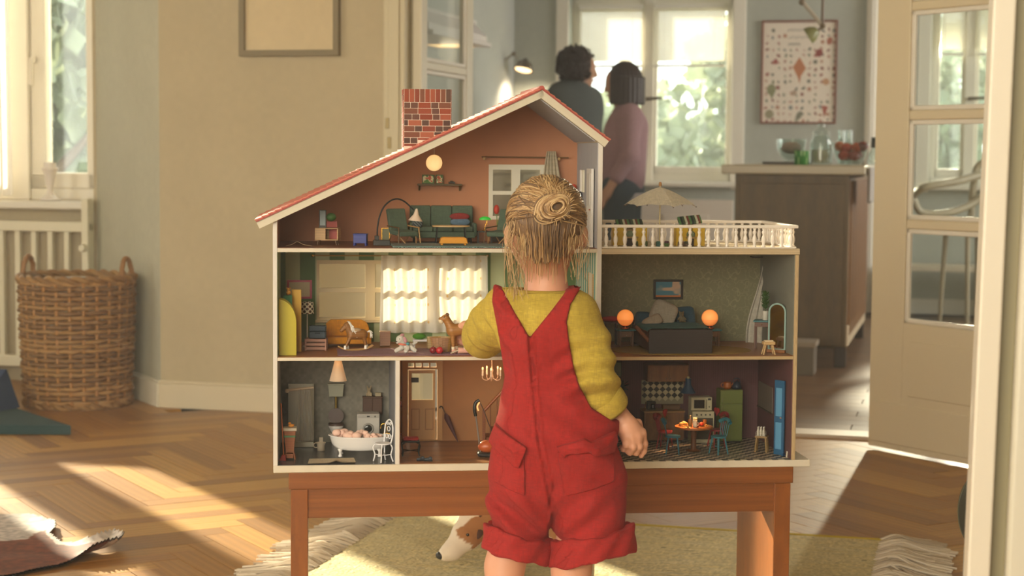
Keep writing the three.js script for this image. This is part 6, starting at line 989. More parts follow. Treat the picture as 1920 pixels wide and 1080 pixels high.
  // hanging blue lamp
  const zl = -0.12, kl = K(zl), lo = hp(1290, 736.5, zl), la = hthing('pendant_lamp', 'dark blue cone lamp hanging over the round dollhouse table', 'lamp', lo.x, lo.y, zl), hh = 29 * kl; part(la, 'shade', lathe([[0.0165, 0], [0.0158, 0], [0.0062, hh * 0.5], [0.0052, hh * 0.94], [0, hh * 0.95], [0.0058, hh * 0.96], [0.0068, hh * 0.5], [0.0165, 0]].slice(0, 8), 30), mat('#22364c', 0.4)); part(la, 'cap', cyl(0.0035, 0.003, hh * 0.12, 0, hh * 0.95, 0), mat('#8a7a48', 0.4)); part(la, 'cord', rod([0, hh, 0], [0, hy(675, zl, 1300) - lo.y, 0], 0.0005), mat('#3a2a28', 0.6)); part(la, 'bulb', ball(0.004, 0, 0.0045, 0), glow('#ffdcb0', '#ffa85c', 4)); const sp = new THREE.SpotLight(new THREE.Color(1, 0.55, 0.25), 0.16, 0, R(40), 0.6); sp.name = 'table_lamp_light'; sp.position.copy(hw(lo.x, lo.y + 0.0002, zl)); sp.target.position.copy(hw(lo.x + 0.004, 0, zl)); sp.shadow.radius = 0.15; scene.add(sp, sp.target);
  // round table
  const zt = -0.115, kt = K(zt), tp = hp(1301, 800, zt), tb = hthing('round_table', 'round orange wooden dollhouse table on a pedestal, laid with food', 'table', tp.x, FB, zt), th = hy(799, zt, 1301) - FB, tr = 36.5 * kt, tw = mini('#b06a2a', 0.4); part(tb, 'top', cyl(tr, tr, 0.0035, 0, th - 0.0035, 0, 40), tw); part(tb, 'pedestal', lathe([[0, 0], [0.016, 0], [0.016, 0.002], [0.006, 0.005], [0.0055, th * 0.5], [0.0075, th * 0.85], [0.012, th - 0.0034], [0, th - 0.0034]], 20), mini('#7a4a26', 0.5));
  const on = (name, label, cat, px, py, dz, g, m) => hsolo(name, label, cat, g, m, hx(px, zt + dz, py), FB + th + 0.0001, zt + dz, 0);
  on('bread_loaf', 'golden bread loaf on a plate at the left of the round table', 'bread', 1281, 795, -0.006, [cyl(0.0095, 0.011, 0.0012), ball(1, 0.003, 0.0045, 0, 0.0065, 0.0042, 0.004), ball(1, -0.005, 0.0042, 0.003, 0.005, 0.0035, 0.0036), ball(1, 0.001, 0.0065, -0.003, 0.0045, 0.003, 0.0034)], mat('#d8923c', 0.5));
  on('glass_bottle', 'amber oil bottle standing tallest on the round table', 'bottle', 1294, 790, 0.004, lathe([[0, 0], [0.0045, 0], [0.0045, 0.012], [0.002, 0.017], [0.0018, 0.022], [0.0026, 0.0235], [0, 0.0235]], 16), mat('#d8a050', 0.15, { transmission: 0.6, thickness: 0.01 })); on('glass_bottle', 'pale jam jar right of the amber bottle on the round table', 'jar', 1304, 792, -0.008, [cyl(0.0042, 0.0042, 0.013), cyl(0.0045, 0.0045, 0.003, 0, 0.013, 0)], mat('#e0c088', 0.3)); on('milk_jug', 'white milk jug at the front of the round table', 'jug', 1303, 798, 0.016, [lathe([[0, 0], [0.004, 0], [0.0052, 0.005], [0.0035, 0.011], [0.0042, 0.014], [0.003, 0.014], [0, 0.012]], 16), put(new THREE.TorusGeometry(0.003, 0.0007, 6, 12), 0.0055, 0.007, 0)], mat('#f0dcc0', 0.3)); on('toy_tomato', 'bright red tomato on the right half of the round table', 'tomato', 1315, 797, 0.004, [ball(0.0048, 0, 0.0044, 0, 1.1, 0.9, 1.1), cyl(0.0008, 0.0005, 0.002, 0, 0.0085, 0)], mat('#c83a1e', 0.3)); on('toy_apple', 'small red apple left of the tomato on the round table', 'apple', 1309, 797, 0.012, [ball(0.0034, 0, 0.0033, 0), rod([0, 0.006, 0], [0.0006, 0.0085, 0], 0.0004)], mat('#b0301e', 0.3)); on('toy_cup', 'tall orange cup at the right edge of the round table', 'cup', 1321, 793, -0.004, lathe([[0, 0], [0.0032, 0], [0.0044, 0.013], [0.0036, 0.013], [0.0026, 0.002], [0, 0.002]], 16), mat('#d07a34', 0.4)); on('toy_plate', 'flat plate with cheese at the right rim of the round table', 'plate', 1326, 799, 0.008, [cyl(0.006, 0.007, 0.0011), slab(outline([[-0.003, -0.003], [0.004, 0], [-0.003, 0.003]]), 0.0028).rotateX(-Math.PI / 2).translate(0, 0.0011, 0)], mat('#d89a4a', 0.5)); on('toy_plate', 'small pale plate at the front left of the round table', 'plate', 1288, 800, 0.02, [cyl(0.0055, 0.0065, 0.001), ball(0.0026, 0.001, 0.0022, 0)], mat('#e0a860', 0.5));
  // chairs: blue in front, red behind
  const chair = (label, color, px, zc, turn, cushion) => { const ch = hthing('spindle_chair', label, 'chair', hx(px, zc, 850), FB, zc, turn, 'spindle chairs round the dollhouse table'), m = mat(color, 0.45), sh2 = 0.038, bt = 0.073; part(ch, 'seat', [put(cyl(0.0165, 0.0165, 0.0034).scale(1, 1, 0.95), 0, sh2 - 0.0034, 0)], m); for (const sx of [-1, 1]) for (const sz of [-1, 1]) part(ch, 'leg', rod([sx * 0.009, sh2 - 0.003, sz * 0.009], [sx * 0.0145, 0, sz * 0.0135], 0.0019, 0.0015), m); for (let i = -2; i <= 2; i++) part(ch, 'spindle', rod([i * 0.0052, sh2, -0.0125], [i * 0.0062, bt - 0.008, -0.018], 0.0009), m); part(ch, 'crest_rail', tube([[-0.0165, bt - 0.008, -0.0165], [-0.007, bt - 0.003, -0.0205], [0.007, bt - 0.003, -0.0205], [0.0165, bt - 0.008, -0.0165]], 0.0042, 20), m); part(ch, 'stretcher', rod([-0.011, 0.015, 0], [0.011, 0.015, 0], 0.001), m); if (cushion) hsolo('cushion', `${cushion}`, 'cushion', [ball(0.0065, -0.005, 0, 0, 1, 0.9, 0.5), ball(0.0065, 0.005, 0, 0, 1, 0.9, 0.5), put(new THREE.ConeGeometry(0.0092, 0.012, 16).scale(1, 1, 0.5), 0, -0.007, 0, 0, 0, Math.PI)], redCloth, hx(px, zc, 850), FB + 0.078, zc - 0.001, turn); };
  chair('blue spindle chair at the front left of the round dollhouse table', '#2f6a7c', 1261, -0.085, R(78)); chair('blue spindle chair at the front right of the round dollhouse table', '#32727f', 1347, -0.075, R(-62)); chair('red spindle chair behind the front left blue one', '#8e1f1c', 1246, -0.15, R(62), 'red heart cushion on the left chair backs'); chair('red spindle chair behind the front right blue one', '#8e1f1c', 1343, -0.165, R(-75), 'red heart cushion on the right chair backs');
  // stool with bottles, doors and board on the right wall
  const zk = -0.095, sk = hthing('stool', 'wooden dollhouse stool carrying a crate of milk bottles', 'stool', hx(1428, zk, 840), FB, zk, R(-25)), hk = hy(817, zk, 1428) - FB; part(sk, 'seat', box(0.026, 0.004, 0.022, 0, hk - 0.002, 0, 0.001), mini('#a58650', 0.5)); for (const sx of [-1, 1]) for (const sz of [-1, 1]) part(sk, 'leg', rod([sx * 0.0095, hk - 0.004, sz * 0.008], [sx * 0.012, 0, sz * 0.01], 0.0024, 0.002), mini('#a58650', 0.5));
  hsolo('bottle_crate', 'tiny wire crate on the wooden stool holding milk bottles', 'crate', [span(-0.01, 0.01, 0, 0.0008, -0.007, 0.007), ...[0.004, 0.008].flatMap((y) => [span(-0.01, 0.01, y, y + 0.0006, 0.0066, 0.007), span(-0.01, 0.01, y, y + 0.0006, -0.007, -0.0066), span(-0.01, -0.0096, y, y + 0.0006, -0.007, 0.007), span(0.0096, 0.01, y, y + 0.0006, -0.007, 0.007)]), ...[-1, 1].flatMap((a) => [-1, 1].map((b) => span(a * 0.0098 - 0.0003, a * 0.0098 + 0.0003, 0, 0.0086, b * 0.0068 - 0.0003, b * 0.0068 + 0.0003)))], metal('#9a9080', 0.4), hx(1427, zk, 810), FB + hk, zk, R(-25));
  for (let i = 0; i < 3; i++) for (let j = 0; j < 2; j++) { const b = hthing('milk_bottle', 'white milk bottle standing in the tiny wire crate on the stool', 'bottle', hx(1427, zk, 810) + (i - 1) * 0.0058 * 0.92 - j * 0.003 + 0.0015, FB + hk + 0.001, zk + (j - 0.5) * 0.0062 + (i - 1) * 0.0024, 0, 'milk bottles in the crate'); part(b, 'glass', lathe([[0, 0], [0.0025, 0], [0.0026, 0.009], [0.0012, 0.0135], [0.0015, 0.017], [0, 0.017]], 12), mat('#d6cfbe', 0.25)); part(b, 'cap', cyl(0.0016, 0.0016, 0.0012, 0, 0.0168, 0), mat('#e6e2d8', 0.4)); }
  const wx = W2 - T * 0.9 - LN, d0 = hitX(1454, 712, wx - 0.019), d1 = hitX(1472, 712, wx - 0.004), ddx = d0.x - d1.x, ddz = d0.z - d1.z, dr = hthing('toy_door', 'bright blue panelled door leaf ajar on the dollhouse kitchen\'s right wall', 'door', (d0.x + d1.x) / 2, FB, (d0.z + d1.z) / 2, Math.atan2(-ddx, -ddz)), dh = d0.y - FB, dw = Math.hypot(ddx, ddz) / 2, db = mat('#27597e', 0.45); part(dr, 'leaf', span(-0.0022, 0.0022, 0.0006, dh, -dw, dw, 0.0006), db); for (const [a, b] of [[0.08, 0.44], [0.52, 0.9]]) part(dr, 'door_panel', span(-0.0036, -0.0022, dh * a, dh * b, -dw * 0.62, dw * 0.62, 0.0006), mat('#5a92b8', 0.4)); part(dr, 'handle', rod([-0.0025, dh * 0.5, dw * 0.5], [-0.006, dh * 0.505, dw * 0.5], 0.0012), mat('#d8a488', 0.4)); part(dr, 'doorstop', span(-0.007, 0.001, 0.0004, 0.006, dw * 0.9, dw * 1.25, 0.0006), mat('#1f4a70', 0.4));
  const b0 = hitX(1424, 707, wx), b1 = hitX(1449, 775, wx), nb = hthing('toy_blackboard', 'plain grey-brown board on the dollhouse kitchen\'s right wall', 'board', wx, b1.y, (b0.z + b1.z) / 2), bz = Math.abs(b0.z - b1.z) / 2; part(nb, 'panel', span(-0.002, -0.0002, 0, b0.y - b1.y - 0.008, -bz, bz, 0.0004), mat('#6f6254', 0.6)); part(nb, 'ledge', span(-0.005, -0.0002, -0.0015, 0.0006, -bz, bz, 0.0004), mini('#4a3a2c', 0.5));
  hsolo('paper_note', 'small white card leaning on the wall beside the blue door\'s foot', 'card', put(span(-0.0006, 0.0006, 0, 0.012, -0.004, 0.004, 0.0003), 0, 0, 0, 0, 0, -0.12), mat('#d8cdb8', 0.6), wx - 0.0024, FB, d1.z + 0.016);
  // dark pieces at the left wall, mostly behind the child's arm
  const zp = -0.2, pv = hthing('miniature_palm', 'dark leafy plant hanging at the dollhouse kitchen\'s left wall', 'plant', hx(1165, zp, 715), hy(735, zp, 1165), zp); part(pv, 'basket', lathe([[0, 0], [0.007, 0.002], [0.0095, 0.01], [0, 0.009]], 16), mini('#3a2a20', 0.6)); for (let i = 0; i < 16; i++) part(pv, 'leaf', put(ball(1, 0.01, 0, 0, 0.01, 0.0012, 0.004, 8), 0, 0.011, 0, 0, i * 0.39, 0.7 - (i % 3) * 0.5), mat('#1d2a22', 0.6)); part(pv, 'cord', rod([0, 0.01, 0], [0, hy(676, zp, 1165) - hy(735, zp, 1165), 0], 0.0005), mat('#3a2a20', 0.6));
  const zq = zb, p0 = hp(1149, 678, zq), p1 = hp(1165, 707, zq), lp = hthing('miniature_picture', 'small grey-green panel on the plum wall left of the cupboard', 'picture', (p0.x + p1.x) / 2, (p0.y + p1.y) / 2, zq + 0.0002), w5 = (p1.x - p0.x) / 2, h6 = (p0.y - p1.y) / 2; part(lp, 'frame', slab(outline(rectPts(-w5, w5, -h6, h6), [rectPts(-w5 + 0.0015, w5 - 0.0015, -h6 + 0.0015, h6 - 0.0015)]), 0.003, 0), mini('#4a3a2c', 0.5)); part(lp, 'print', span(-w5 + 0.001, w5 - 0.001, -h6 + 0.001, h6 - 0.001, 0.0003, 0.0012), mat('#7f8468', 0.6));
}

// ---------------------------------------------------------------- terrace on the dollhouse roof
{
  const y = yT + 0.0002, zf = -0.008, zr = DEEP + 0.012, white = mat('#e3d8cc', 0.35), railH = hy(424.5, zf, 1300) - y, x0 = WT + 0.001, x1 = W2 - 0.006, h = railH, profile = [[0, 0.0], [0.0042, 0.0], [0.0042, 0.0035], [0.0026, 0.005], [0.0046, h * 0.3], [0.0044, h * 0.42], [0.0022, h * 0.58], [0.0038, h * 0.66], [0.0038, h * 0.72], [0.0022, h * 0.78], [0.0036, h * 0.86], [0.0036, h * 0.93], [0, h * 0.93]], bal = lathe(profile, 12);
  const side = (label, a, b, n) => { const dx = b[0] - a[0], dz = b[1] - a[1], len = Math.hypot(dx, dz), t = hthing('balustrade', label, 'balustrade', a[0], y, a[1], Math.atan2(-dz, dx)); part(t, 'bottom_rail', span(0, len, 0, 0.003, -0.005, 0.005, 0.0008), white); part(t, 'top_rail', span(-0.004, len + 0.004, h * 0.93, h * 0.93 + 0.0062, -0.0062, 0.0062, 0.0016), white); for (let i = 0; i < n; i++) part(t, 'baluster', bal, white, { at: [((i + 0.5) * len) / n, 0.002, 0] }); };
  side('white balustrade along the front edge of the dollhouse terrace', [x0, zf], [x1, zf], 21); side('white balustrade along the rear edge of the dollhouse terrace', [x0, zr], [x1, zr], 21); side('white balustrade along the outer side of the dollhouse terrace', [x1, zf - 0.011], [x1, zr + 0.011], 13);
  // parasol
  const zp = -0.14, k = K(zp), o = hp(1238, 347, zp), ph = o.y - y, t = hthing('toy_parasol', 'cream cloth parasol with wooden knob on the dollhouse terrace', 'parasol', o.x, y, zp), rim = hp(1238, 385, zp).y - y, N = 6, rr = 0.0765;
  const gores = (i) => { const g = new THREE.PlaneGeometry(1, 1, 8, 8), p = g.attributes.position; for (let q = 0; q < p.count; q++) { const u = p.getX(q) + 0.5, v = 0.5 - p.getY(q), a = ((i + u) / N) * 6.283 + 0.35, sag = 4 * u * (1 - u), r = rr * v * (1 - 0.1 * sag), yy = ph - 0.004 - (ph - 0.004 - rim) * (0.35 * v + 0.65 * v ** 1.6) * (1 - 0.13 * sag * v) - 0.0015 * sag * v + (v > 0.99 ? 0.001 * Math.sin(u * 12) : 0); p.setXYZ(q, r * Math.cos(a), yy, r * Math.sin(a)); } g.computeVertexNormals(); return g; };
  for (let i = 0; i < N; i++) part(t, 'canopy_panel', gores(i), cloth('#e6dac2', { transmission: 0.35, thickness: 0 })); for (let i = 0; i < N; i++) { const a = (i / N) * 6.283 + 0.35, e = [Math.cos(a) * rr * 0.97, rim - 0.0012, Math.sin(a) * rr * 0.97]; part(t, 'rib', rod([0, ph - 0.006, 0], e, 0.0006), lightWood); part(t, 'rib_tip', ball(0.0012, e[0] * 1.02, e[1] - 0.001, e[2] * 1.02), mini('#6b4a2a', 0.5)); }
  part(t, 'pole', rod([0, 0.002, 0], [0, ph, 0], 0.0014), mat('#c8b27e', 0.4)); part(t, 'knob', [cyl(0.0034, 0.003, 0.0045, 0, ph - 0.002, 0), ball(0.0032, 0, ph + 0.0035, 0)], mini('#a87434', 0.4)); part(t, 'foot', cyl(0.011, 0.009, 0.005), mat('#c8b8a0', 0.5));
  // deck chairs with yellow side panels and striped seats
  const strap = tex(64, 16, 0.022, 0.05, (u) => { const c = [[0.24, 0.3, 0.2], [0.7, 0.7, 0.6], [0.42, 0.2, 0.16], [0.3, 0.45, 0.26], [0.12, 0.14, 0.14]]; return c[Math.floor(u * 5)]; }), yel = mat('#c9a21c', 0.5);
  const lounger = (label, px, wpx, zc, lift) => { const k2 = K(zc), w = (wpx * k2) / 2, ch = hthing('toy_garden_chair', label, 'chair', hx(px, zc, 445), y, zc, 0, 'terrace garden chairs'), hh = hy(426, zc, px) - y; for (const s of [-1, 1]) part(ch, 'side_panel', span(s * (w - 0.0125) - 0.0125, s * (w - 0.0125) + 0.0125, 0.0005, hh, -0.02, 0.006 - (s > 0 ? 0.003 : 0), 0.001), yel); part(ch, 'seat', span(-w + 0.02, w - 0.02, hh * 0.42, hh * 0.5, -0.018, 0.014, 0.0006), mini('#b89a6a', 0.5)); part(ch, 'seat_box', span(-w + 0.024, w - 0.024, 0.0005, hh * 0.4, -0.016, 0.008, 0.0006), mini('#3a2418', 0.5)); part(ch, 'cushion', put(box(2 * w * 0.8, 0.005, 0.03, 0, 0, 0, 0.002), 0.002, hh + lift, -0.018, 0.5, 0, lift > 0.012 ? 0.12 : 0.02), mat('#ffffff', 0.9, { map: strap })); part(ch, 'throw', [put(ball(1, 0, 0, 0, 0.009, 0.008, 0.006), 0, hh * 0.62, 0.006)], cloth('#7f8a68')); part(ch, 'backrest', span(-w + 0.02, w - 0.02, hh * 0.5, hh + lift - 0.002, -0.024, -0.02, 0.0006), mini('#c9a87a', 0.5)); };
  lounger('yellow terrace garden chair with striped cushion, left of the parasol', 1181, 65, -0.1, 0.007); lounger('yellow terrace garden chair with raised striped cushion, right of the parasol', 1294, 56, -0.085, 0.014);
  const pots = [[1192, '#56604a'], [1212, '#6b7a52'], [1234, '#46706c'], [1252, '#5a7a40'], [1275, '#8a7258'], [1282, '#b59a86'], [1287, '#6d5c4c']]; pots.forEach(([px, c], i) => { const z = -0.045, p = hthing('toy_flower_pot', ['dark small pot left of the other terrace pots', 'olive small pot in front of the left yellow chair', 'teal toy pot at the foot of the parasol pole', 'green and plum toy pot right of the parasol pole', 'brown toy pot left of the right yellow chair', 'pale pink round pot before the right yellow chair', 'dark brown toy pot before the right yellow chair'][i], 'flower pot', hx(px, z, 460), y, z - (i % 2) * 0.012); part(p, 'pot', lathe([[0, 0], [0.0042, 0], [0.0056, 0.0075], [0.0048, 0.0075], [0, 0.006]], 14), mat(c, 0.5)); part(p, 'plant', [ball(0.0034, -0.001, 0.0095, 0, 1.2, 0.9, 1, 10), ball(0.0026, 0.0022, 0.01, 0.001, 1, 1, 1, 10)], mat(['#4e6238', '#5c7038', '#3c6a5c', '#5a2f3a', '#6a5a3a', '#a98a78', '#4a4a30'][i], 0.7)); });
}

// ---------------------------------------------------------------- living room things
const uv2w = (u, y, v) => room(u, y, v);
{
  // picture on the back wall: a dark frame round bare cream card
  const v = BACK - 0.012, a = hitWall(450, 106, v), b = hitWall(637, 106, v), w = (b[0] - a[0]) / 2, h = 0.62, t = thing('wall_picture', 'large grey-brown picture frame round plain beige card on the cream wall', 'picture', room((a[0] + b[0]) / 2, a[1], BACK - 0.002), TURN), f = 0.023;
  part(t, 'frame', slab(outline(rectPts(-w, w, 0, h), [rectPts(-w + f, w - f, f, h - f)]), 0.025, 0, 0.002), mat('#7a6a49', 0.5));
  part(t, 'card', span(-w + f * 0.8, w - f * 0.8, f * 0.8, h - f * 0.8, 0.002, 0.01), plaster('#d9c49c', 0.8));
}
{
  // radiator below the window sill
  const v = BAY - 0.07, r0 = hitWall(-60, 560, v), r1 = hitWall(172, 560, v), yt = hitWall(120, 415, v)[1], yb = hitWall(120, 690, v)[1], t = thing('radiator', 'white slatted radiator under the bay window sill', 'radiator', room(r0[0], 0, v), TURN), w = r1[0] - r0[0], m = mat('#e2dac0', 0.45);
  const post = 0.032; part(t, 'post', span(w - post, w, yb - 0.07, yt + 0.1, -0.03, 0.03, 0.006), m); part(t, 'rail', span(0, w, yt - 0.045, yt, -0.02, 0.02, 0.006), m); part(t, 'rail', span(0, w, yb, yb + 0.05, -0.02, 0.02, 0.006), m);
  for (let i = 0; i < 9; i++) part(t, 'slat', span(w - 0.1 - i * 0.078 - 0.026, w - 0.1 - i * 0.078, yb + 0.04, yt - 0.03, -0.018, 0.012, 0.006), m);
  part(t, 'valve', [rod([w - 0.016, yt - 0.11, 0.03], [w - 0.016, yt - 0.11, 0.06], 0.018, 0.014)], m); for (const x of [0.1, w - 0.15]) part(t, 'foot', span(x, x + 0.03, 0.001, yb + 0.01, -0.015, 0.015, 0.003), m);
  solo('curtain', 'sheer white curtain gathered at the left edge of the bay window', 'curtain', wavy(0.27, 0.29, 2.06, 5, 0.022, 12), mat('#f6f1ea', 0.95, { transmission: 0.5, thickness: 0 }), room(-4.15, 2.87, BAY - 0.035), TURN);
  const c = thing('candle_vase', 'white footed candle vase standing on the bay window sill', 'vase', room(...((p) => [p[0], sill + 0.0005, BAY - 0.02])(hitWall(94, 350, BAY - 0.02))), TURN), vm = mat('#e8ddd2', 0.4); part(c, 'vessel', lathe([[0, 0], [0.045, 0], [0.046, 0.006], [0.03, 0.016], [0.014, 0.03], [0.012, 0.05], [0.02, 0.09], [0.028, 0.125], [0.034, 0.13], [0.034, 0.142], [0.026, 0.142], [0, 0.138]]), vm); part(c, 'candle', [cyl(0.026, 0.026, 0.026, 0, 0.139, 0), cyl(0.0015, 0.001, 0.008, 0, 0.164, 0, 6)], mat('#efe6dc', 0.6));
}
{
  // wicker basket: woven rods round upright stakes
  const c = onFloor(147, 757), t = thing('wicker_basket', 'tall brown wicker basket with two loop handles before the radiator', 'basket', c, TURN), r0 = 0.198, r1 = 0.222, h = 0.5, radius = (y) => lerp(r0, r1, y / h) * (1 + 0.012 * Math.sin(y * 9)), n = 26;
  const weaveMat = [mat('#9c7440', 0.7), mat('#8a6334', 0.7), mat('#a97f4a', 0.7), mat('#7d582c', 0.7)];
  const rows = 27, pitch = h / rows;
  for (let j = 0; j < rows; j++) { const y = (j + 0.5) * pitch, pts = [], ph = j % 2 ? 0 : Math.PI; for (let i = 0; i < n * 4; i++) { const a = (i / (n * 4)) * 6.283, r = radius(y) + 0.0075 * Math.cos((a * n) / 2 + ph) + rnd(-0.0012, 0.0012); pts.push([Math.cos(a) * r, y + rnd(-0.002, 0.002), Math.sin(a) * r]); } part(t, 'woven_rod', tube(pts, pitch * 0.5, n * 5, 5, true), weaveMat[Math.floor(rnd(4))]); }
  for (let i = 0; i < n; i++) { const a = (i / n) * 6.283; part(t, 'stake', rod([Math.cos(a) * radius(0), 0.002, Math.sin(a) * radius(0)], [Math.cos(a) * radius(h), h + 0.008, Math.sin(a) * radius(h)], 0.0075, 0.006, 7), mat('#b48045', 0.65)); }
  for (const [y, q] of [[h + 0.006, 0.014], [0.012, 0.014]]) for (const k of [0, 1]) { const pts = []; for (let i = 0; i < 60; i++) { const a = (i / 60) * 6.283, s = a * 13 + k * Math.PI; pts.push([Math.cos(a) * (radius(y) + 0.009 * Math.cos(s)), y + 0.009 * Math.sin(s), Math.sin(a) * (radius(y) + 0.009 * Math.cos(s))]); } part(t, 'rim_braid', tube(pts, q * 0.75, 160, 6, true), weaveMat[k]); }
  part(t, 'bottom', cyl(r0, r0, 0.01, 0, 0.003, 0, 32), weaveMat[1]);
  for (const s of [-1, 1]) { const R0 = radius(h), g = []; for (const k of [0, 1, 2]) { const p = []; for (let i = 0; i <= 20; i++) { const a = (i / 20) * Math.PI, w = 0.044, tw = (i / 20) * 14 + k * 2.09; p.push([s * (R0 - 0.002 - 0.022 * Math.sin(a) * 0.2) + 0.004 * Math.cos(tw) * s, h - 0.02 + 0.105 * Math.sin(a) ** 0.8 + 0.004 * Math.sin(tw), -Math.cos(a) * w]); } g.push(tube(p, 0.0072, 40, 6)); } part(t, 'handle', g, mat('#96693a', 0.65)); }
  const lin = solo('cloth_bundle', 'pale crumpled cloth lying inside the top of the wicker basket', 'cloth', (() => { const g = new THREE.SphereGeometry(0.17, 36, 20), p = g.attributes.position; for (let i = 0; i < p.count; i++) { const k = 1 + 0.3 * (fbm(p.getX(i) * 14, p.getY(i) * 14, p.getZ(i) * 14) - 0.5); p.setXYZ(i, p.getX(i) * k * 0.98, p.getY(i) * k * 0.32, p.getZ(i) * k * 0.98); } g.computeVertexNormals(); return g; })(), cloth('#cfc6b8'), c.clone().add(V(0, 0.455, 0)));
  const b = thing('picture_book', 'white picture book with green and yellow print behind the basket\'s right side', 'book', room(-3.3, 0.2, 6.5), TURN - Math.PI / 4); b.position.copy(onFloor(256, 741)).add(V(0, 0, 0)); part(b, 'cover', put(span(-0.06, 0.012, 0.001, 0.3, -0.009, 0.009, 0.002), 0, 0, 0, 0, 0, 0), mat('#ffffff', 0.6, { map: tex(64, 64, 0.14, 0.32, (u, v) => { const n = wrapNoise(u, v, 4, 6, 51); return n > 0.62 ? [0.72, 0.66, 0.2] : n < 0.34 ? [0.36, 0.5, 0.28] : [0.9, 0.88, 0.84]; }) })); part(b, 'pages', span(-0.058, 0.0128, 0.003, 0.298, -0.007, 0.007), mat('#efe8da', 0.8));
}
{
  // blue foam play mat folded up at one end
  const p = [[0, 826], [133, 816]].map(([x, y]) => onFloor(x, y)), q = onFloor(76, 762), t = thing('play_mat', 'dark blue-green foam play mat wedge on the floor before the basket', 'play mat', p[1], 0);
  const rel = (v) => v.clone().sub(p[1]), A = rel(p[1]), B = rel(q), d = V(-0.9, 0, 0.1), th = 0.035;
  const prism = (pts, y0, y1) => put(slab(outline(pts.map((v) => [v.x, -v.z])), y1 - y0, y0, 0.004), 0, 0, 0, -Math.PI / 2);
  part(t, 'mat', prism([A, V(-0.31, 0, -0.42), V(-0.95, 0, -0.44), V(-0.95, 0, 0.02)], 0.001, th), cloth('#2c4a4c'));
  const g = new THREE.BufferGeometry(), P = [[-0.3, th, -0.43], [-0.95, th, -0.45], [-0.95, th, -0.2], [-0.42, th, -0.16], [-0.36, 0.175, -0.47], [-0.95, 0.19, -0.49]], I = [3, 0, 4, 2, 3, 4, 2, 4, 5, 0, 1, 5, 0, 5, 4, 1, 2, 5, 0, 3, 2, 0, 2, 1]; g.setAttribute('position', new THREE.Float32BufferAttribute(I.flatMap((i) => P[i]), 3)); g.computeVertexNormals();
  part(t, 'wedge', g, cloth('#31466e'), { label: 'raised blue wedge at the back' });
}
{
  // cowhide with curled rim
  const c = onFloor(60, 1040), t = thing('cowhide_rug', 'brown and white cowhide rug with curled edges at the lower left', 'rug', c, 0);
  const edge = [[-150, 985], [0, 975], [60, 976], [104, 985], [108, 998], [98, 1012], [120, 1024], [180, 1027], [214, 1016], [235, 1028], [232, 1040], [190, 1050], [160, 1058], [60, 1078], [0, 1090], [-150, 1110]].map(([x, y]) => { const p = onFloor(x, y).sub(c); return [p.x, p.z]; });
  const dist = polyDistance(edge), lo = [-0.5, -0.42], hi = [0.42, 0.3], nx = 130, nz = 100, pos = [], uv = [], idx = [], id = new Map(), hgt = (x, z) => { const d = -dist(x, z); return 0.006 + 0.012 * noise(x * 9, z * 9, 3) + 0.04 * Math.exp(-d / 0.03) * smooth(0.3, 0.75, noise(x * 5 + 2, z * 5 + 9, 1)); };
  for (const top of [1, 0]) for (let j = 0; j < nz; j++) for (let i = 0; i < nx; i++) { const x = lerp(lo[0], hi[0], i / (nx - 1)), z = lerp(lo[1], hi[1], j / (nz - 1)); if (dist(x, z) > 0) continue; id.set(top * 1e6 + j * nx + i, pos.length / 3); pos.push(x, hgt(x, z) - (top ? 0 : 0.005), z); uv.push(x + 0.5, z + 0.5); }
  for (const top of [1, 0]) for (let j = 0; j + 1 < nz; j++) for (let i = 0; i + 1 < nx; i++) { const k = [0, 1, nx + 1, nx].map((o) => id.get(top * 1e6 + j * nx + i + o)); if (k.some((v) => v === undefined)) continue; top ? idx.push(k[0], k[2], k[1], k[0], k[3], k[2]) : idx.push(k[0], k[1], k[2], k[0], k[2], k[3]); }
  for (let j = 0; j + 1 < nz; j++) for (let i = 0; i + 1 < nx; i++) { const has = (a, b) => id.has(1e6 + b * nx + a); const cellOk = (a, b) => has(a, b) && has(a + 1, b) && has(a, b + 1) && has(a + 1, b + 1); if (!cellOk(i, j)) continue; for (const [da, db, p, q] of [[-1, 0, [0, 0], [0, 1]], [1, 0, [1, 0], [1, 1]], [0, -1, [0, 0], [1, 0]], [0, 1, [0, 1], [1, 1]]]) if (!cellOk(i + da, j + db)) { const a = id.get(1e6 + (j + p[1]) * nx + i + p[0]), b = id.get(1e6 + (j + q[1]) * nx + i + q[0]), a2 = id.get((j + p[1]) * nx + i + p[0]), b2 = id.get((j + q[1]) * nx + i + q[0]); idx.push(a, b, b2, a, b2, a2, a, b2, b, a, a2, b2); } }
  const g = new THREE.BufferGeometry(); g.setAttribute('position', new THREE.Float32BufferAttribute(pos, 3)); g.setAttribute('uv', new THREE.Float32BufferAttribute(uv, 2)); g.setIndex(idx); g.computeVertexNormals();
  const hide = tex(256, 256, 1, 1, (u, v) => { const x = u - 0.5, z = v - 0.5, n = fbm(x * 8, z * 8, 2) - 0.5, d = -dist(x, z), white = (z < -0.1 && x < 0.06 - 0.4 * n && z + x * 0.2 < -0.15 + 0.35 * n) || (d < 0.028 + 0.06 * n && (z < 0.02 || x > 0.2)); const k = 0.85 + 0.3 * (noise(u * 90, v * 90) - 0.5); return white ? [0.88 * k, 0.82 * k, 0.78 * k] : [0.52 * k, 0.27 * k, 0.17 * k]; });
  part(t, 'hide', g, mat('#ffffff', 0.8, { map: hide, metric: false }));
}
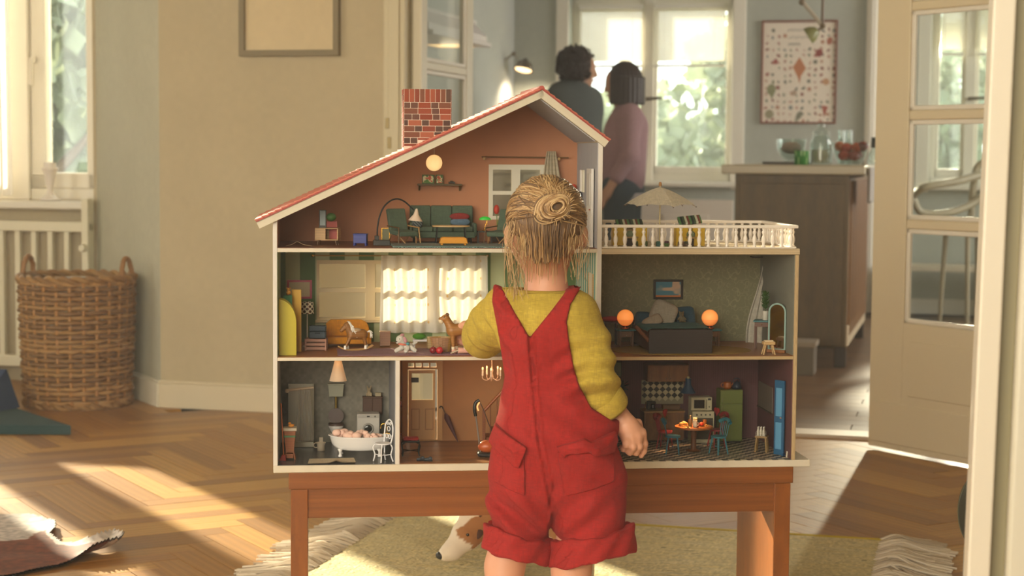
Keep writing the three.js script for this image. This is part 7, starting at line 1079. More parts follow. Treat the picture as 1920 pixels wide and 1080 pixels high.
{
  // wool rug under the table, yellow selvage, knotted fringe on both sides
  const u0 = -1.5, u1 = -0.19, v0 = 2.6, v1 = 4.63, t = thing('wool_rug', 'cream wool rug with a yellow edge and grey-brown tassels under the table', 'rug', room(0, 0.0012, 0), TURN);
  const wool = tex(512, 512, 0.5, 0.5, (u, v) => { const n = wrapNoise(u, v, 24, 90, 3), m = wrapNoise(u, v, 90, 30, 5), s = wrapNoise(u, v, 6, 40, 7), d = n > 0.78 ? 0.72 : 1; const k = (0.86 + 0.2 * (m - 0.5) + 0.16 * (n - 0.5)) * d; return [0.92 * k, (0.83 + 0.03 * s) * k, (0.58 + 0.1 * s) * k]; });
  const woolBump = tex(256, 256, 0.12, 0.12, (u, v) => wrapNoise(u, v, 22, 60, 4), false);
  part(t, 'field', span(u0, u1, 0, 0.011, -v1 + 0.022, -v0, 0.004), mat('#ffffff', 0.95, { map: wool, bumpMap: woolBump, bumpScale: 0.004 }));
  part(t, 'selvage', span(u0, u1, 0, 0.012, -v1, -v1 + 0.0225, 0.005), mat('#c2a62e', 0.9, { bumpMap: woolBump, bumpScale: 0.003 }), { label: 'yellow woven selvage' });
  const strand = mat('#d2c2ac', 0.95), strand2 = mat('#b5a38c', 0.95), shapes = [];
  for (let k = 0; k < 6; k++) { const g = [], n = 9, L = rnd(0.13, 0.19); for (let i = 0; i < n; i++) { const sw = rnd(-0.03, 0.03), w = (i - n / 2) * 0.0035, lift = rnd(0, 0.014); g.push(tube([[0.01, 0.009, w * 0.3], [-L * 0.25, 0.013 + lift, w + rnd(-0.006, 0.006)], [-L * 0.6, 0.006 + lift * 0.6, w * 1.6 + sw * 0.6], [-L * rnd(0.9, 1.05), 0.0035, w * 2 + sw]], 0.0032, 9, 5)); } g.push(ball(0.0085, -0.006, 0.009, 0, 1, 0.8, 1, 8)); shapes.push(join(g)); }
  let n = 0; for (const [u, s] of [[u0, 1], [u1, -1]]) for (let v = v1 - 0.01; v > 3.0; v -= 0.027) { const m = new THREE.Mesh(shapes[Math.floor(rnd(6))], rnd() > 0.4 ? strand : strand2); m.name = 'tassel'; m.position.set(u, 0.0005, -v); m.rotation.y = (s > 0 ? 0 : Math.PI) + rnd(-0.35, 0.35); m.scale.setScalar(rnd(0.9, 1.1)); t.add(m); n++; }
}
{
  // leather pouf half hidden behind the near casing
  const p = at(1852, 958, 3.9), t = thing('leather_pouf', 'dark grey-green leather pouf half hidden behind the near white casing', 'pouf', V(p.x, 0, p.z)), y = p.y, g = []; const r = 0.066;
  part(t, 'cover', put(ball(1, 0, 0, 0, 1, 1, 1, 40).scale(r, 0.094, r), 0, y, 0), mat('#39382c', 0.45)); for (let i = 0; i < 8; i++) { const a = (i / 8) * 6.283, pts = []; for (let k = 0; k <= 14; k++) { const b = (k / 14) * Math.PI; pts.push([Math.cos(a) * Math.sin(b) * r * 1.005, y + Math.cos(b) * 0.0945, Math.sin(a) * Math.sin(b) * r * 1.005]); } part(t, 'seam', tube(pts, 0.0018, 24, 5), mat('#5a563e', 0.6)); }
  part(t, 'plinth', lathe([[0, 0.001], [0.05, 0.001], [0.05, y - 0.088], [0, y - 0.088]]), mat('#2a2820', 0.6));
}
{
  // dog behind the table, sniffing the rug
  const D = 4.08, o = at(965, 1096, D); o.y = 0.014; const L = (px, py, d = 0) => at(px, py, D + d).sub(o), t = thing('dog', 'small brown and white dog behind the table sniffing the rug', 'dog', o);
  const sk = L(893, 984, 0.02), nose = L(833, 1040, -0.02), mz = L(848, 1032, -0.012);
  const hip = V(0.165, 0.205, 0.06), sh = V(0.03, 0.2, 0.03), leg = (x, z, y) => [cap(V(x, y, z), V(x + 0.012, 0.09, z + 0.004), 0.032, 0.019), cap(V(x + 0.012, 0.09, z + 0.004), V(x, 0.012, z), 0.018, 0.013), cap(V(x, 0.0125, z), V(x - 0.024, 0.0105, z), 0.0135, 0.011)];
  const hind = (x, z) => [cap(V(x, 0.19, z), V(x - 0.02, 0.115, z), 0.044, 0.03), cap(V(x - 0.02, 0.115, z), V(x + 0.03, 0.065, z), 0.026, 0.014), cap(V(x + 0.03, 0.065, z), V(x + 0.018, 0.012, z), 0.013, 0.012), cap(V(x + 0.018, 0.0125, z), V(x - 0.01, 0.0105, z), 0.0135, 0.011)];
  const f = blend(0.022, cap(sh, V(0.1, 0.2, 0.05), 0.066, 0.06), cap(V(0.1, 0.2, 0.05), hip, 0.06, 0.055), cap(sh.clone().add(V(-0.02, 0.01, 0)), sk.clone().add(V(0.035, 0.02, 0)), 0.05, 0.042), cap(sk, sk.clone().lerp(mz, 0.35), 0.048, 0.036), cap(sk.clone().lerp(mz, 0.45), mz, 0.027, 0.02), cap(mz, nose, 0.0195, 0.0145), ...leg(-0.012, 0.06, 0.17), ...leg(0.0, -0.01, 0.17), ...hind(0.13, 0.09), ...hind(0.15, 0.02), cap(hip, hip.clone().add(V(0.09, 0.09, 0.02)), 0.02, 0.008));
  const g = solid(f, [-0.24, -0.01, -0.1], [0.3, 0.34, 0.19], 0.0052), P = g.attributes.position, col = new Float32Array(P.count * 3);
  const eye = L(862, 1003, -0.02), white = [0.76, 0.66, 0.55], brown = [0.36, 0.15, 0.045];
  for (let i = 0; i < P.count; i++) { const [px, py] = toPixel(V(P.getX(i), P.getY(i), P.getZ(i)).add(o)), n = (fbm(P.getX(i) * 40, P.getY(i) * 40, P.getZ(i) * 40) - 0.5), x = P.getX(i), y = P.getY(i), z = P.getZ(i); const head = x < -0.02 && y < 0.2; let w; if (head) { const q = V(x, y, z), along = q.clone().sub(sk).dot(nose.clone().sub(sk).normalize()), side = q.z - lerp(sk.z, nose.z, clamp(along / 0.1)); w = along > 0.052 + n * 0.03 || side < -0.012 + n * 0.012 || (q.y < lerp(sk.y, nose.y, along / 0.1) - 0.022 + n * 0.015); const up = q.clone().sub(sk).dot(V(-0.62, 0.78, 0)); if (up > 0.024 + n * 0.02 && along > -0.02) w = true; } else w = y < 0.12 + n * 0.06; const c = w ? white : brown; col.set(c, i * 3); }
  g.setAttribute('color', new THREE.BufferAttribute(col, 3)); const fur = mat('#ffffff', 0.85, { vertexColors: true });
  part(t, 'body', g, fur); part(t, 'nose', put(ball(1, 0, 0, 0, 0.0125, 0.01, 0.0125, 14), ...nose.clone().add(V(-0.008, -0.001, 0.002)).toArray()), mat('#15110e', 0.35)); part(t, 'eye', ball(0.0075, ...sk.clone().lerp(mz, 0.42).add(V(0.004, 0.008, 0.029)).toArray(), 1, 1, 1, 12), mat('#120c08', 0.1)); part(t, 'eye', ball(0.0075, ...sk.clone().lerp(mz, 0.42).add(V(0.004, 0.014, -0.03)).toArray(), 1, 1, 1, 12), mat('#120c08', 0.1));
  for (const s of [-1, 1]) part(t, 'ear', put(ball(1, 0, -0.028, 0, 0.014, 0.036, 0.005, 14), ...sk.clone().add(V(0.02, 0.035, s * 0.04)).toArray(), 0, 0, -0.3), mat('#4a240e', 0.85));
}

// ---------------------------------------------------------------- the child at the dollhouse, seen from behind
{
  const D0 = 3.22, ox = at(1030, 700, D0).x, child = thing('person', 'small blonde child in red dungaree shorts and yellow shirt playing at the dollhouse', 'person', V(ox, 0.0125, -D0));
  const O = V(ox, 0.0125, -D0), K = (px, py, d = 0) => at(px, py, D0 + d).sub(O), xy = (px, py) => { const p = K(px, py, -0.06); return [p.x, p.y]; };
  // joints: depth is metres behind (+) or before (-) the middle of the body
  const head = K(1024, 428, -0.005), neckT = K(1026, 505, 0.012), neckB = K(1024, 552, 0.012);
  const shL = K(952, 582, 0.03), shR = K(1084, 590, -0.012), chest = K(1008, 640, 0.0), waist = K(1022, 745, 0.0), pelv = K(1040, 850, 0.0);
  const elL = K(908, 628, 0.16), wrL = K(900, 640, 0.255), haL = K(884, 630, 0.3), elR = K(1112, 700, -0.035), wrR = K(1163, 785, 0.005);
  const hipL = K(992, 895, 0.012), hipR = K(1092, 895, -0.012), knL = K(946, 1062, 0.005), knR = K(1071, 1066, -0.02), anL = K(945, 1262, 0.03), anR = K(1072, 1270, -0.01);
  anL.y = anR.y = 0.045;
  const toe = (a) => a.clone().add(V(-0.012, -0.022, -0.085));
  // ---- skin: one body
  const noseP = head.clone().add(V(-0.02, -0.022, -0.083));
  const bodyF = blend(0.022, (x, y, z) => egg(head.clone().add(V(0, 0.012, 0.004)), 0.066, 0.078, 0.078)(x, y, z), egg(head.clone().add(V(-0.006, -0.028, -0.02)), 0.056, 0.062, 0.06), cap(noseP.clone().add(V(0, 0.016, 0.006)), noseP, 0.006, 0.01), cap(head.clone().add(V(-0.012, -0.068, -0.055)), head.clone().add(V(0.004, -0.07, -0.05)), 0.018),
    cap(neckT, neckB, 0.034, 0.036), cap(neckB, chest, 0.038, 0.04), cap(chest, pelv, 0.042, 0.05), cap(elL, wrL, 0.022, 0.017), cap(elR, wrR, 0.025, 0.019), cap(hipL, knL, 0.055, 0.034), cap(knL, K(945, 1120, -0.012), 0.032, 0.033), cap(K(945, 1120, -0.012), anL, 0.033, 0.021), cap(hipR.clone().add(V(0.008, 0, 0)), knR, 0.046, 0.034), cap(knR, K(1072, 1124, -0.03), 0.032, 0.033), cap(K(1072, 1124, -0.03), anR, 0.033, 0.021),
    cap(anL.clone().add(V(0, -0.018, 0.012)), toe(anL), 0.025, 0.019), cap(anR.clone().add(V(0, -0.018, 0.012)), toe(anR), 0.025, 0.019));
  const ear = (s) => [cap(head.clone().add(V(s * 0.067, -0.005, 0.006)), head.clone().add(V(s * 0.07, -0.028, 0.0)), 0.0105, 0.0075)];
  const skinG = solid(blend(0.012, bodyF, ...ear(-1), ...ear(1)), [-0.28, -0.006, -0.33], [0.22, head.y + 0.11, 0.13], 0.0066);
  // hands on a finer grid of their own; the right one hangs loosely, the left one grips the toy
  const finger = (pts, r) => pts.slice(0, -1).map((p, i) => cap(p, pts[i + 1], r * (1 - 0.1 * i), r * (1 - 0.1 * (i + 1))));
  const hR = (px, py, d) => K(px, py, d), rf = [
    finger([hR(1203, 813, -0.005), hR(1208, 832, 0.002), hR(1207, 845, 0.01), hR(1202, 854, 0.013)], 0.0078), finger([hR(1194, 819, -0.014), hR(1198, 837, -0.012), hR(1193, 848, 0.0), hR(1186, 848, 0.009)], 0.0082),
    finger([hR(1184, 821, -0.018), hR(1187, 838, -0.018), hR(1181, 848, -0.006), hR(1175, 845, 0.004)], 0.0079), finger([hR(1173, 819, -0.017), hR(1174, 834, -0.018), hR(1169, 842, -0.008), hR(1165, 838, 0.001)], 0.007), finger([hR(1196, 793, 0.012), hR(1201, 812, 0.024), hR(1196, 828, 0.03)], 0.0085)].flat();
  const palmR = [cap(wrR, hR(1180, 806, -0.004), 0.0185, 0.0195), cap(hR(1176, 800, -0.002), hR(1200, 812, -0.002), 0.0165, 0.0115), cap(hR(1176, 800, -0.004), hR(1192, 818, -0.01), 0.018, 0.0125), cap(hR(1174, 800, -0.006), hR(1176, 818, -0.012), 0.0175, 0.0115)];
  const handR = solid((x, y, z) => smin(blend(0.01, ...palmR, cap(elR.clone().lerp(wrR, 0.55), wrR, 0.0215, 0.0185))(x, y, z), blend(0.0035, ...rf)(x, y, z), 0.007), [wrR.x - 0.05, hR(1180, 866).y, wrR.z - 0.06], [wrR.x + 0.075, wrR.y + 0.05, wrR.z + 0.055], 0.003);
  const gl = haL, lf = [[-0.008, 0.018, -0.016], [-0.01, 0.006, -0.02], [-0.008, -0.006, -0.02], [-0.004, -0.016, -0.016]].map(([x, y, z]) => { const k = gl.clone().add(V(0.008, y, 0.006)), a = gl.clone().add(V(x - 0.006, y, z * 0.6)), b = gl.clone().add(V(x - 0.02, y * 0.95, z - 0.006)), c = gl.clone().add(V(x - 0.03, y * 0.9, z + 0.004)); return finger([k, a, b, c], 0.0072); }).flat();
  const handL = solid((x, y, z) => smin(blend(0.01, cap(wrL, gl.clone().add(V(0.006, 0.004, 0.008)), 0.0165, 0.018), cap(gl.clone().add(V(0.008, 0.014, 0.008)), gl.clone().add(V(0.008, -0.014, 0.008)), 0.0125))(x, y, z), blend(0.0035, ...lf, ...finger([gl.clone().add(V(0.006, 0.022, 0.02)), gl.clone().add(V(-0.014, 0.024, 0.012)), gl.clone().add(V(-0.03, 0.014, 0.006))], 0.0082))(x, y, z), 0.006), [gl.x - 0.06, gl.y - 0.045, gl.z - 0.05], [gl.x + 0.045, gl.y + 0.05, wrL.z + 0.04], 0.003);
  const skin = mat('#d69a7c', 0.5);
  part(child, 'body', [skinG, handR, handL], skin);
  for (const s of [-1, 1]) { part(child, 'eye', ball(0.0095, head.x - 0.018 + s * 0.026, head.y + 0.0, head.z - 0.0735, 1, 1, 1, 14), mat('#f0ece6', 0.2)); part(child, 'iris', ball(0.0048, head.x - 0.0195 + s * 0.026, head.y + 0.0, head.z - 0.08, 1, 1, 0.8, 12), mat('#3f5a70', 0.2)); }
  part(child, 'mouth', put(ball(1, 0, 0, 0, 0.013, 0.004, 0.005, 12), head.x - 0.02, head.y - 0.052, head.z - 0.0755), mat('#b5615a', 0.5));
  // ---- shirt
  const wr = (x, y, z, s) => 0.0055 * (fbm(x * 34 + s, y * 22, z * 34, 3) - 0.45);
  const deep = (f, k) => (x, y, z) => f(x, y, z * k);
  const torso = deep(blend(0.045, cap(K(978, 590, 0.012), K(1066, 592, -0.008), 0.042), cap(K(992, 645, 0.0), K(1042, 645, 0.0), 0.05), cap(K(1002, 740, 0.0), K(1048, 740, 0.0), 0.053), cap(K(1010, 830, 0.0), K(1074, 830, 0.0), 0.06)), 0.72);
  const yoke = cap(neckB.clone().add(V(0, 0.004, 0)), K(1020, 590, 0.008), 0.05, 0.06);
  const sleeveR = blend(0.022, cap(shR, K(1104, 650, -0.025), 0.038, 0.0385), cap(K(1104, 650, -0.025), elR, 0.0385, 0.037), cap(elR, K(1135, 756, -0.018), 0.039, 0.034)), sleeveL = blend(0.022, cap(shL, K(924, 610, 0.09), 0.045, 0.041), cap(K(924, 610, 0.09), elL.clone().add(V(-0.002, -0.004, -0.004)), 0.041, 0.039), cap(elL, elL.clone().lerp(wrL, 0.62), 0.038, 0.03));
  const along = (p, a, b) => { const d = b.clone().sub(a).normalize(); return (x, y, z) => (x - p.x) * d.x + (y - p.y) * d.y + (z - p.z) * d.z; };
  const cutR = along(K(1139, 762, -0.014), elR, wrR), neckCut = (x, y, z) => Math.hypot((x - neckB.x) / 1.05, (z - neckB.z)) < 0.058 ? y - (K(1020, 551).y + 0.006 * Math.cos((x - neckB.x) * 28)) : -1;
  const folds = (x, y, z) => { const t = along(elR, shR, elR)(x, y, z), u = along(K(924, 610, 0.09), shL, elL)(x, y, z), nr = Math.hypot(x - elR.x, y - elR.y, z - elR.z), nl = Math.hypot(x - shL.x, y - shL.y, z - shL.z); return 0.0062 * Math.sin(t * 150 + 3 * noise(x * 30, z * 30, 2)) * smooth(0.11, 0.02, nr) + 0.006 * Math.sin(u * 130 + 4 * noise(y * 30, z * 20, 5)) * smooth(0.15, 0.03, nl); };
  const shirtF = (x, y, z) => { let d = smin(torso(x, y, z), yoke(x, y, z), 0.035); d = smin(d, sleeveR(x, y, z), 0.026); d = smin(d, sleeveL(x, y, z), 0.026); d += wr(x, y, z, 0) + folds(x, y, z); return Math.max(d, cutR(x, y, z), neckCut(x, y, z), K(1020, 870).y - y); };
  const yellow = mat('#c9ab40', 0.92, { map: weaveTex, bumpMap: weaveBump, bumpScale: 0.0003, sheen: 0.3, sheenRoughness: 0.6 });
  part(child, 'shirt', solid(shirtF, [-0.24, K(0, 872).y, -0.33], [0.19, K(0, 536).y, 0.12], 0.0046), yellow);
  const cuffDir = wrR.clone().sub(elR).normalize(), cq = new THREE.Quaternion().setFromUnitVectors(V(0, 1, 0), cuffDir), cc = K(1136, 757, -0.016);
  part(child, 'cuff', lathe([[0.0335, -0.02], [0.0385, -0.0195], [0.0405, -0.006], [0.0402, 0.009], [0.038, 0.0145], [0.034, 0.0125], [0.0315, 0], [0.0335, -0.02]], 36).applyQuaternion(cq).translate(cc.x, cc.y, cc.z), yellow);
  { const pts = []; for (let i = 0; i < 40; i++) { const a = (i / 40) * 6.283; pts.push([neckB.x + 0.0525 * Math.cos(a), K(1020, 549).y + 0.005 * Math.cos(a * 1) * 0 + (Math.sin(a) > 0 ? 0.0 : -0.012), neckB.z + 0.05 * Math.sin(a)]); } part(child, 'neckband', tube(pts, 0.0062, 80, 8, true), yellow); }
  // ---- dungarees
  const cloth1 = mat('#b01c17', 0.88, { map: weaveTex, bumpMap: weaveBump, bumpScale: 0.0005 });
  const region = polyDistance([[924, 538], [942, 546], [966, 588], [993, 632], [1020, 598], [1064, 545], [1094, 538], [1070, 570], [1062, 602], [1067, 640], [1076, 690], [1086, 722], [1108, 764], [1150, 792], [1300, 800], [1300, 1200], [800, 1200], [880, 830], [934, 770], [944, 720], [943, 690], [936, 640], [928, 600], [922, 570]].map(([x, y]) => xy(x, y)));
  const seat = deep(blend(0.04, cap(K(1003, 795, 0), K(1072, 795, 0), 0.062), cap(K(1000, 850, 0.0), K(1086, 852, 0.0), 0.067), cap(K(995, 905, 0), K(1094, 908, 0), 0.07)), 0.86);
  const legFL = cap(K(985, 900, 0.004), K(972, 1030, 0.0), 0.064, 0.0585), legFR = cap(K(1098, 905, -0.004), K(1108, 1028, -0.012), 0.066, 0.07);
  const gap = polyDistance([[1034, 968], [1037, 1000], [1040, 1100], [1032, 1100], [1033, 1000]].map(([x, y]) => xy(x, y)));
  const seam = [[993, 632], [1000, 720], [1010, 820], [1022, 880], [1033, 940]].map(([x, y]) => xy(x, y)), seamD = (x, y) => { let d = 1; for (let i = 0; i + 1 < seam.length; i++) { const [a, b] = [seam[i], seam[i + 1]], ex = b[0] - a[0], ey = b[1] - a[1], t = clamp(((x - a[0]) * ex + (y - a[1]) * ey) / (ex * ex + ey * ey)); d = Math.min(d, Math.hypot(x - a[0] - ex * t, y - a[1] - ey * t)); } return d; };
  const hemY = (x) => K(1000, 1027).y + (x < K(1034, 1000).x ? 0.006 * Math.sin((x + 0.1) * 18) : -0.004 + 0.01 * (x - 0.05));
  const redFolds = (x, y, z) => { const low = smooth(K(0, 860).y, K(0, 960).y, y), dx = x - (x < 0 ? -0.05 : 0.07); return 0.0072 * Math.sin(y * 95 + dx * 70 * (x < 0.005 ? 1 : -1) + 4 * noise(x * 18, y * 14, 3)) * low * noise(x * 12 + 4, y * 12, 7) * 1.6 + 0.006 * (fbm(x * 26, y * 14, z * 20, 3) - 0.45) + 0.0056 * Math.sin((x * 0.8 + y) * 80 + 5 * noise(x * 9, y * 9, 6)) * (1 - low) * noise(x * 10, y * 8, 4); };
  const crease = [[1024, 900], [1034, 940], [1040, 970], [1038, 1045]].map(([x, y]) => xy(x, y)), creaseD = (x, y) => { let d = 1; for (let i = 0; i + 1 < crease.length; i++) { const [a, b] = [crease[i], crease[i + 1]], ex = b[0] - a[0], ey = b[1] - a[1], t = clamp(((x - a[0]) * ex + (y - a[1]) * ey) / (ex * ex + ey * ey)); d = Math.min(d, Math.hypot(x - a[0] - ex * t, y - a[1] - ey * t)); } return d; };
  const redF = (x, y, z) => {
    let up = smin(smin(smin(torso(x, y, z), yoke(x, y, z), 0.035), sleeveR(x, y, z), 0.026), sleeveL(x, y, z), 0.026) + wr(x, y, z, 0) + folds(x, y, z) - 0.0058;
    const low = smin(seat(x, y, z), smin(legFL(x, y, z), legFR(x, y, z), 0.012), 0.035);
    let d = smin(up, low, 0.04) + redFolds(x, y, z) * smooth(K(0, 700).y, K(0, 800).y, y);
    const s = seamD(x, y); if (z > 0) d += 0.0022 * Math.exp(-((s / 0.0022) ** 2)) - 0.0012 * Math.exp(-(((s - 0.006) / 0.003) ** 2));
    d += 0.009 * Math.exp(-((creaseD(x, y) / 0.0075) ** 2)) * smooth(K(0, 905).y, K(0, 985).y, y);
    d = Math.max(d, region(x, y) * 0.9, hemY(x) - y); if (y < K(0, 925).y) d = Math.max(d, -gap(x, y) - 0.001); return d;
  };
  part(child, 'dungarees', solid(redF, [-0.16, K(0, 1042).y, -0.13], [0.19, K(0, 532).y, 0.13], 0.0044), cloth1);
  // turned-up hems: a rolled band round each leg
  const roll = (c, r, h, tiltX, tiltZ) => { const f = (x0, y0, z0) => { const x = x0 - c.x, z = z0 - c.z, y = y0 - c.y - x * tiltZ - z * tiltX, q = Math.hypot(x, z), a = Math.atan2(z, x), rr = r * (1 + 0.05 * Math.sin(a * 2 + c.x * 30) + 0.03 * Math.sin(a * 5)) - 0.1 * y, band = Math.max(Math.abs(q - rr) - 0.0055, Math.abs(y) - h * (1 + 0.12 * Math.sin(a * 3 + 1))); return band - 0.003 + 0.003 * (fbm(x0 * 40, y0 * 40, z0 * 40, 3) - 0.45) + 0.0015 * Math.sin(a * 9 + y * 120); }; return solid(f, [c.x - r * 1.35, c.y - 0.05, c.z - r * 1.35], [c.x + r * 1.35, c.y + 0.05, c.z + r * 1.35], 0.004); };
  part(child, 'rolled_hem', roll(K(972, 1018, 0.0), 0.0595, 0.0205, 0.05, -0.26), cloth1); part(child, 'rolled_hem', roll(K(1111, 1020, -0.012), 0.0685, 0.021, 0.05, 0.2), cloth1);
  // back pockets and their flaps follow the surface of the seat
  const patch = (pts, t0, t1, puff = 0) => { const P = polyDistance(pts.map(([x, y]) => xy(x, y))), xs = pts.map(([x, y]) => xy(x, y)); const f = (x, y, z) => { const p = P(x, y); return Math.max(redF(x, y, z) - t1 - puff * smooth(0, 0.03, -p), t0 - redF(x, y, z) - 0.004, p, 0.02 - z); }; return solid(f, [Math.min(...xs.map((q) => q[0])) - 0.008, Math.min(...xs.map((q) => q[1])) - 0.008, 0.0], [Math.max(...xs.map((q) => q[0])) + 0.008, Math.max(...xs.map((q) => q[1])) + 0.008, 0.135], 0.0034); };
  part(child, 'back_pocket', patch([[922, 836], [983, 846], [985, 925], [925, 905]], 0, 0.0036), cloth1); part(child, 'back_pocket', patch([[1043, 840], [1152, 842], [1152, 902], [1057, 926]], 0, 0.0036), cloth1);
  part(child, 'pocket_flap', patch([[928, 797], [988, 832], [984, 842], [974, 870], [964, 871], [950, 858], [915, 834], [917, 826]], 0, 0.011, 0.007), cloth1); part(child, 'pocket_flap', patch([[1041, 831], [1094, 815], [1107, 823], [1156, 809], [1160, 828], [1152, 848], [1113, 849], [1104, 840], [1062, 845], [1056, 851]], 0, 0.011, 0.007), cloth1);
  part(child, 'drawcord', tube([K(1028, 1035, 0.05), K(1028, 1050, 0.06), K(1033, 1062, 0.062), K(1040, 1066, 0.055)], 0.0013, 16, 6), mat('#1c1512', 0.7));
  // ---- hair: a shell, then strands swept up to the knot, a loose under layer and wisps at the sides
  const hc = head.clone().add(V(0.0, 0.016, 0.006)), RX = 0.0705, RY = 0.0795, RZ = 0.0815, knot = K(1034, 386, 0).setZ(hc.z + 0.082);
  const hairline = (x, y, z) => { const dz = z - hc.z; return dz > -0.035 ? K(0, 450).y + 0.022 * Math.abs(x - hc.x) / 0.07 - y : K(0, 395).y + (-0.035 - dz) * 0.9 - y; };
  const shell = (x, y, z) => { const dx = (x - hc.x) / RX, dy = (y - hc.y) / RY, dz = (z - hc.z) / RZ, k = Math.sqrt(dx * dx + dy * dy + dz * dz), low = y < hc.y ? Math.hypot((x - hc.x) / (RX * (1 - 0.22 * smooth(0, 0.06, hc.y - y))), (z - hc.z) / (RZ * (1 - 0.22 * smooth(0, 0.06, hc.y - y)))) : 9; return Math.max(Math.min((k - 1) * 0.07, Math.max((low - 1) * 0.07, hc.y - 0.062 - y)), hairline(x, y, z)); };
  const hairA = mat('#a17b50', 0.42), hairB = mat('#c4a274', 0.4), hairC = mat('#705337', 0.45), hairs = [[], [], []];  // light and dark tones also carry the highlights and shade of the hair
  part(child, 'hair_base', solid(shell, [hc.x - 0.1, hc.y - 0.1, hc.z - 0.1], [hc.x + 0.1, hc.y + 0.1, hc.z + 0.1], 0.005), hairC);
  const on = (th, ph, k = 1) => V(hc.x + RX * k * Math.sin(ph) * Math.sin(th), hc.y + RY * k * Math.cos(ph), hc.z + RZ * k * Math.sin(ph) * Math.cos(th));   // th = 0 looks at the camera
  const push = (pts, r, tone) => hairs[tone].push(new THREE.TubeGeometry(new THREE.CatmullRomCurve3(pts), 9, r, 4));
  const project = (p, k) => { const q = p.clone().sub(hc), s = Math.hypot(q.x / RX, q.y / RY, q.z / RZ); return hc.clone().addScaledVector(q, k / s); };
  for (let i = 0; i < 560; i++) {                       // upper layer, drawn back to the knot
    const th = rnd(-3.1, 3.1), back = Math.abs(th) < 1.25, ph = back ? rnd(0.1, 1.0) + Math.abs(th) * 0.5 : rnd(0.9, 1.72), a = on(th, ph, 1.01), pts = [], k0 = rnd(1.015, 1.055); const end = knot.clone().add(V(rnd(-0.022, 0.022), rnd(-0.018, 0.02), rnd(-0.004, 0.002)));
    if (a.distanceTo(knot) < 0.034) continue;
    for (let s = 0; s <= 6; s++) { const t = s / 6, p = a.clone().lerp(end, t); p.x += 0.006 * Math.sin(t * 3.14) * Math.sin(i); pts.push(project(p, lerp(k0, 1.03, t) + 0.035 * smooth(0.75, 1, t))); }
    push(pts, rnd(0.0008, 0.0017), rnd() < 0.42 ? 0 : rnd() < 0.55 ? 1 : 2);
  }
  for (let i = 0; i < 300; i++) {                       // under layer below the knot, falling to the nape; middle darkened for the shade there
    const th = rnd(-1.12, 1.12), a = on(th, rnd(0.9, 1.45), rnd(0.99, 1.03)), endY = K(0, rnd(444, 483)).y + 0.024 * smooth(0.35, 1.1, Math.abs(th)), pts = []; const bx = hc.x + RX * Math.sin(th) * lerp(0.62, 0.84, Math.abs(th) / 1.12), bz = hc.z + RZ * Math.cos(th) * 0.84 + 0.004;
    for (let s = 0; s <= 5; s++) { const t = s / 5; pts.push(V(lerp(a.x, bx + rnd(-0.003, 0.003), t), lerp(a.y, endY, t), lerp(a.z, bz, t) + 0.006 * Math.sin(t * 3.1))); }
    push(pts, rnd(0.0007, 0.0016), Math.abs(th) < 0.7 ? (rnd() < 0.6 ? 2 : 0) : rnd() < 0.5 ? 0 : 1);
  }
  for (let i = 0; i < 100; i++) {                       // wisps
    const left = i % 5 < 3, s = left ? -1 : 1, x0 = left ? rnd(948, 1000) : rnd(1050, 1102), y0 = rnd(400, 450), x1 = left ? lerp(x0, rnd(942, 985), 0.7) + rnd(-8, 10) : lerp(x0, rnd(1072, 1098), 0.7), y1 = left ? rnd(470, 566) : rnd(455, 530), d = left ? rnd(-0.07, -0.02) : rnd(-0.06, -0.01);
    const p0 = project(K(x0, y0, d), 1.02), p3 = K(x1 + rnd(-6, 6), y1, d + rnd(-0.01, 0.01)), p1 = K(lerp(x0, x1, 0.35) + s * rnd(2, 9), lerp(y0, y1, 0.4), d), p2 = K(lerp(x0, x1, 0.7) + s * rnd(-4, 8), lerp(y0, y1, 0.72), d); push([p0, p1, p2, p3], rnd(0.0003, 0.0006), rnd() < 0.6 ? 1 : 0);
  }
  for (let i = 0; i < 70; i++) { const x0 = rnd(985, 1068), x1 = x0 + (x0 - 1026) * rnd(-0.1, 0.35) + rnd(-6, 6), y1 = rnd(486, 532); push([K(x0, rnd(425, 450)).setZ(hc.z + 0.07), K(lerp(x0, x1, 0.5), 468).setZ(hc.z + 0.058 - Math.abs(x0 - 1026) * 0.0003), K(x1, y1).setZ(0.05 + 0.004 - Math.abs(x1 - 1026) * 0.00045)], rnd(0.00025, 0.00055), rnd() < 0.5 ? 0 : 1); }
  // the knot: strands wound round and through themselves
  for (let i = 0; i < 150; i++) { const r0 = rnd(0.009, 0.029), ph = rnd(6.283), turn = rnd(2.4, 4.6), tilt = rnd(-0.25, 0.25), pts = []; for (let s = 0; s <= 12; s++) { const t = s / 12, a = ph + turn * t, r = r0 * (1 + 0.15 * Math.sin(a * 2)); pts.push(knot.clone().add(V((0.029 - r0) * 0.42 + Math.cos(a) * r * 1.12, (0.029 - r0) * 0.12 + Math.sin(a) * r * 0.92 + Math.cos(a) * r * tilt, 0.004 + 0.022 * Math.cos((r0 / 0.029) * 1.5) + 0.003 * Math.sin(a + i)))); } hairs[rnd() < 0.45 ? 1 : rnd() < 0.6 ? 0 : 2].push(new THREE.TubeGeometry(new THREE.CatmullRomCurve3(pts), 20, rnd(0.001, 0.0019), 4)); }
  hairs[2].push(put(ball(1, 0, 0, 0, 0.027, 0.023, 0.014, 20), knot.x, knot.y, knot.z + 0.002));  // dark core painted as the shaded hollow of the knot
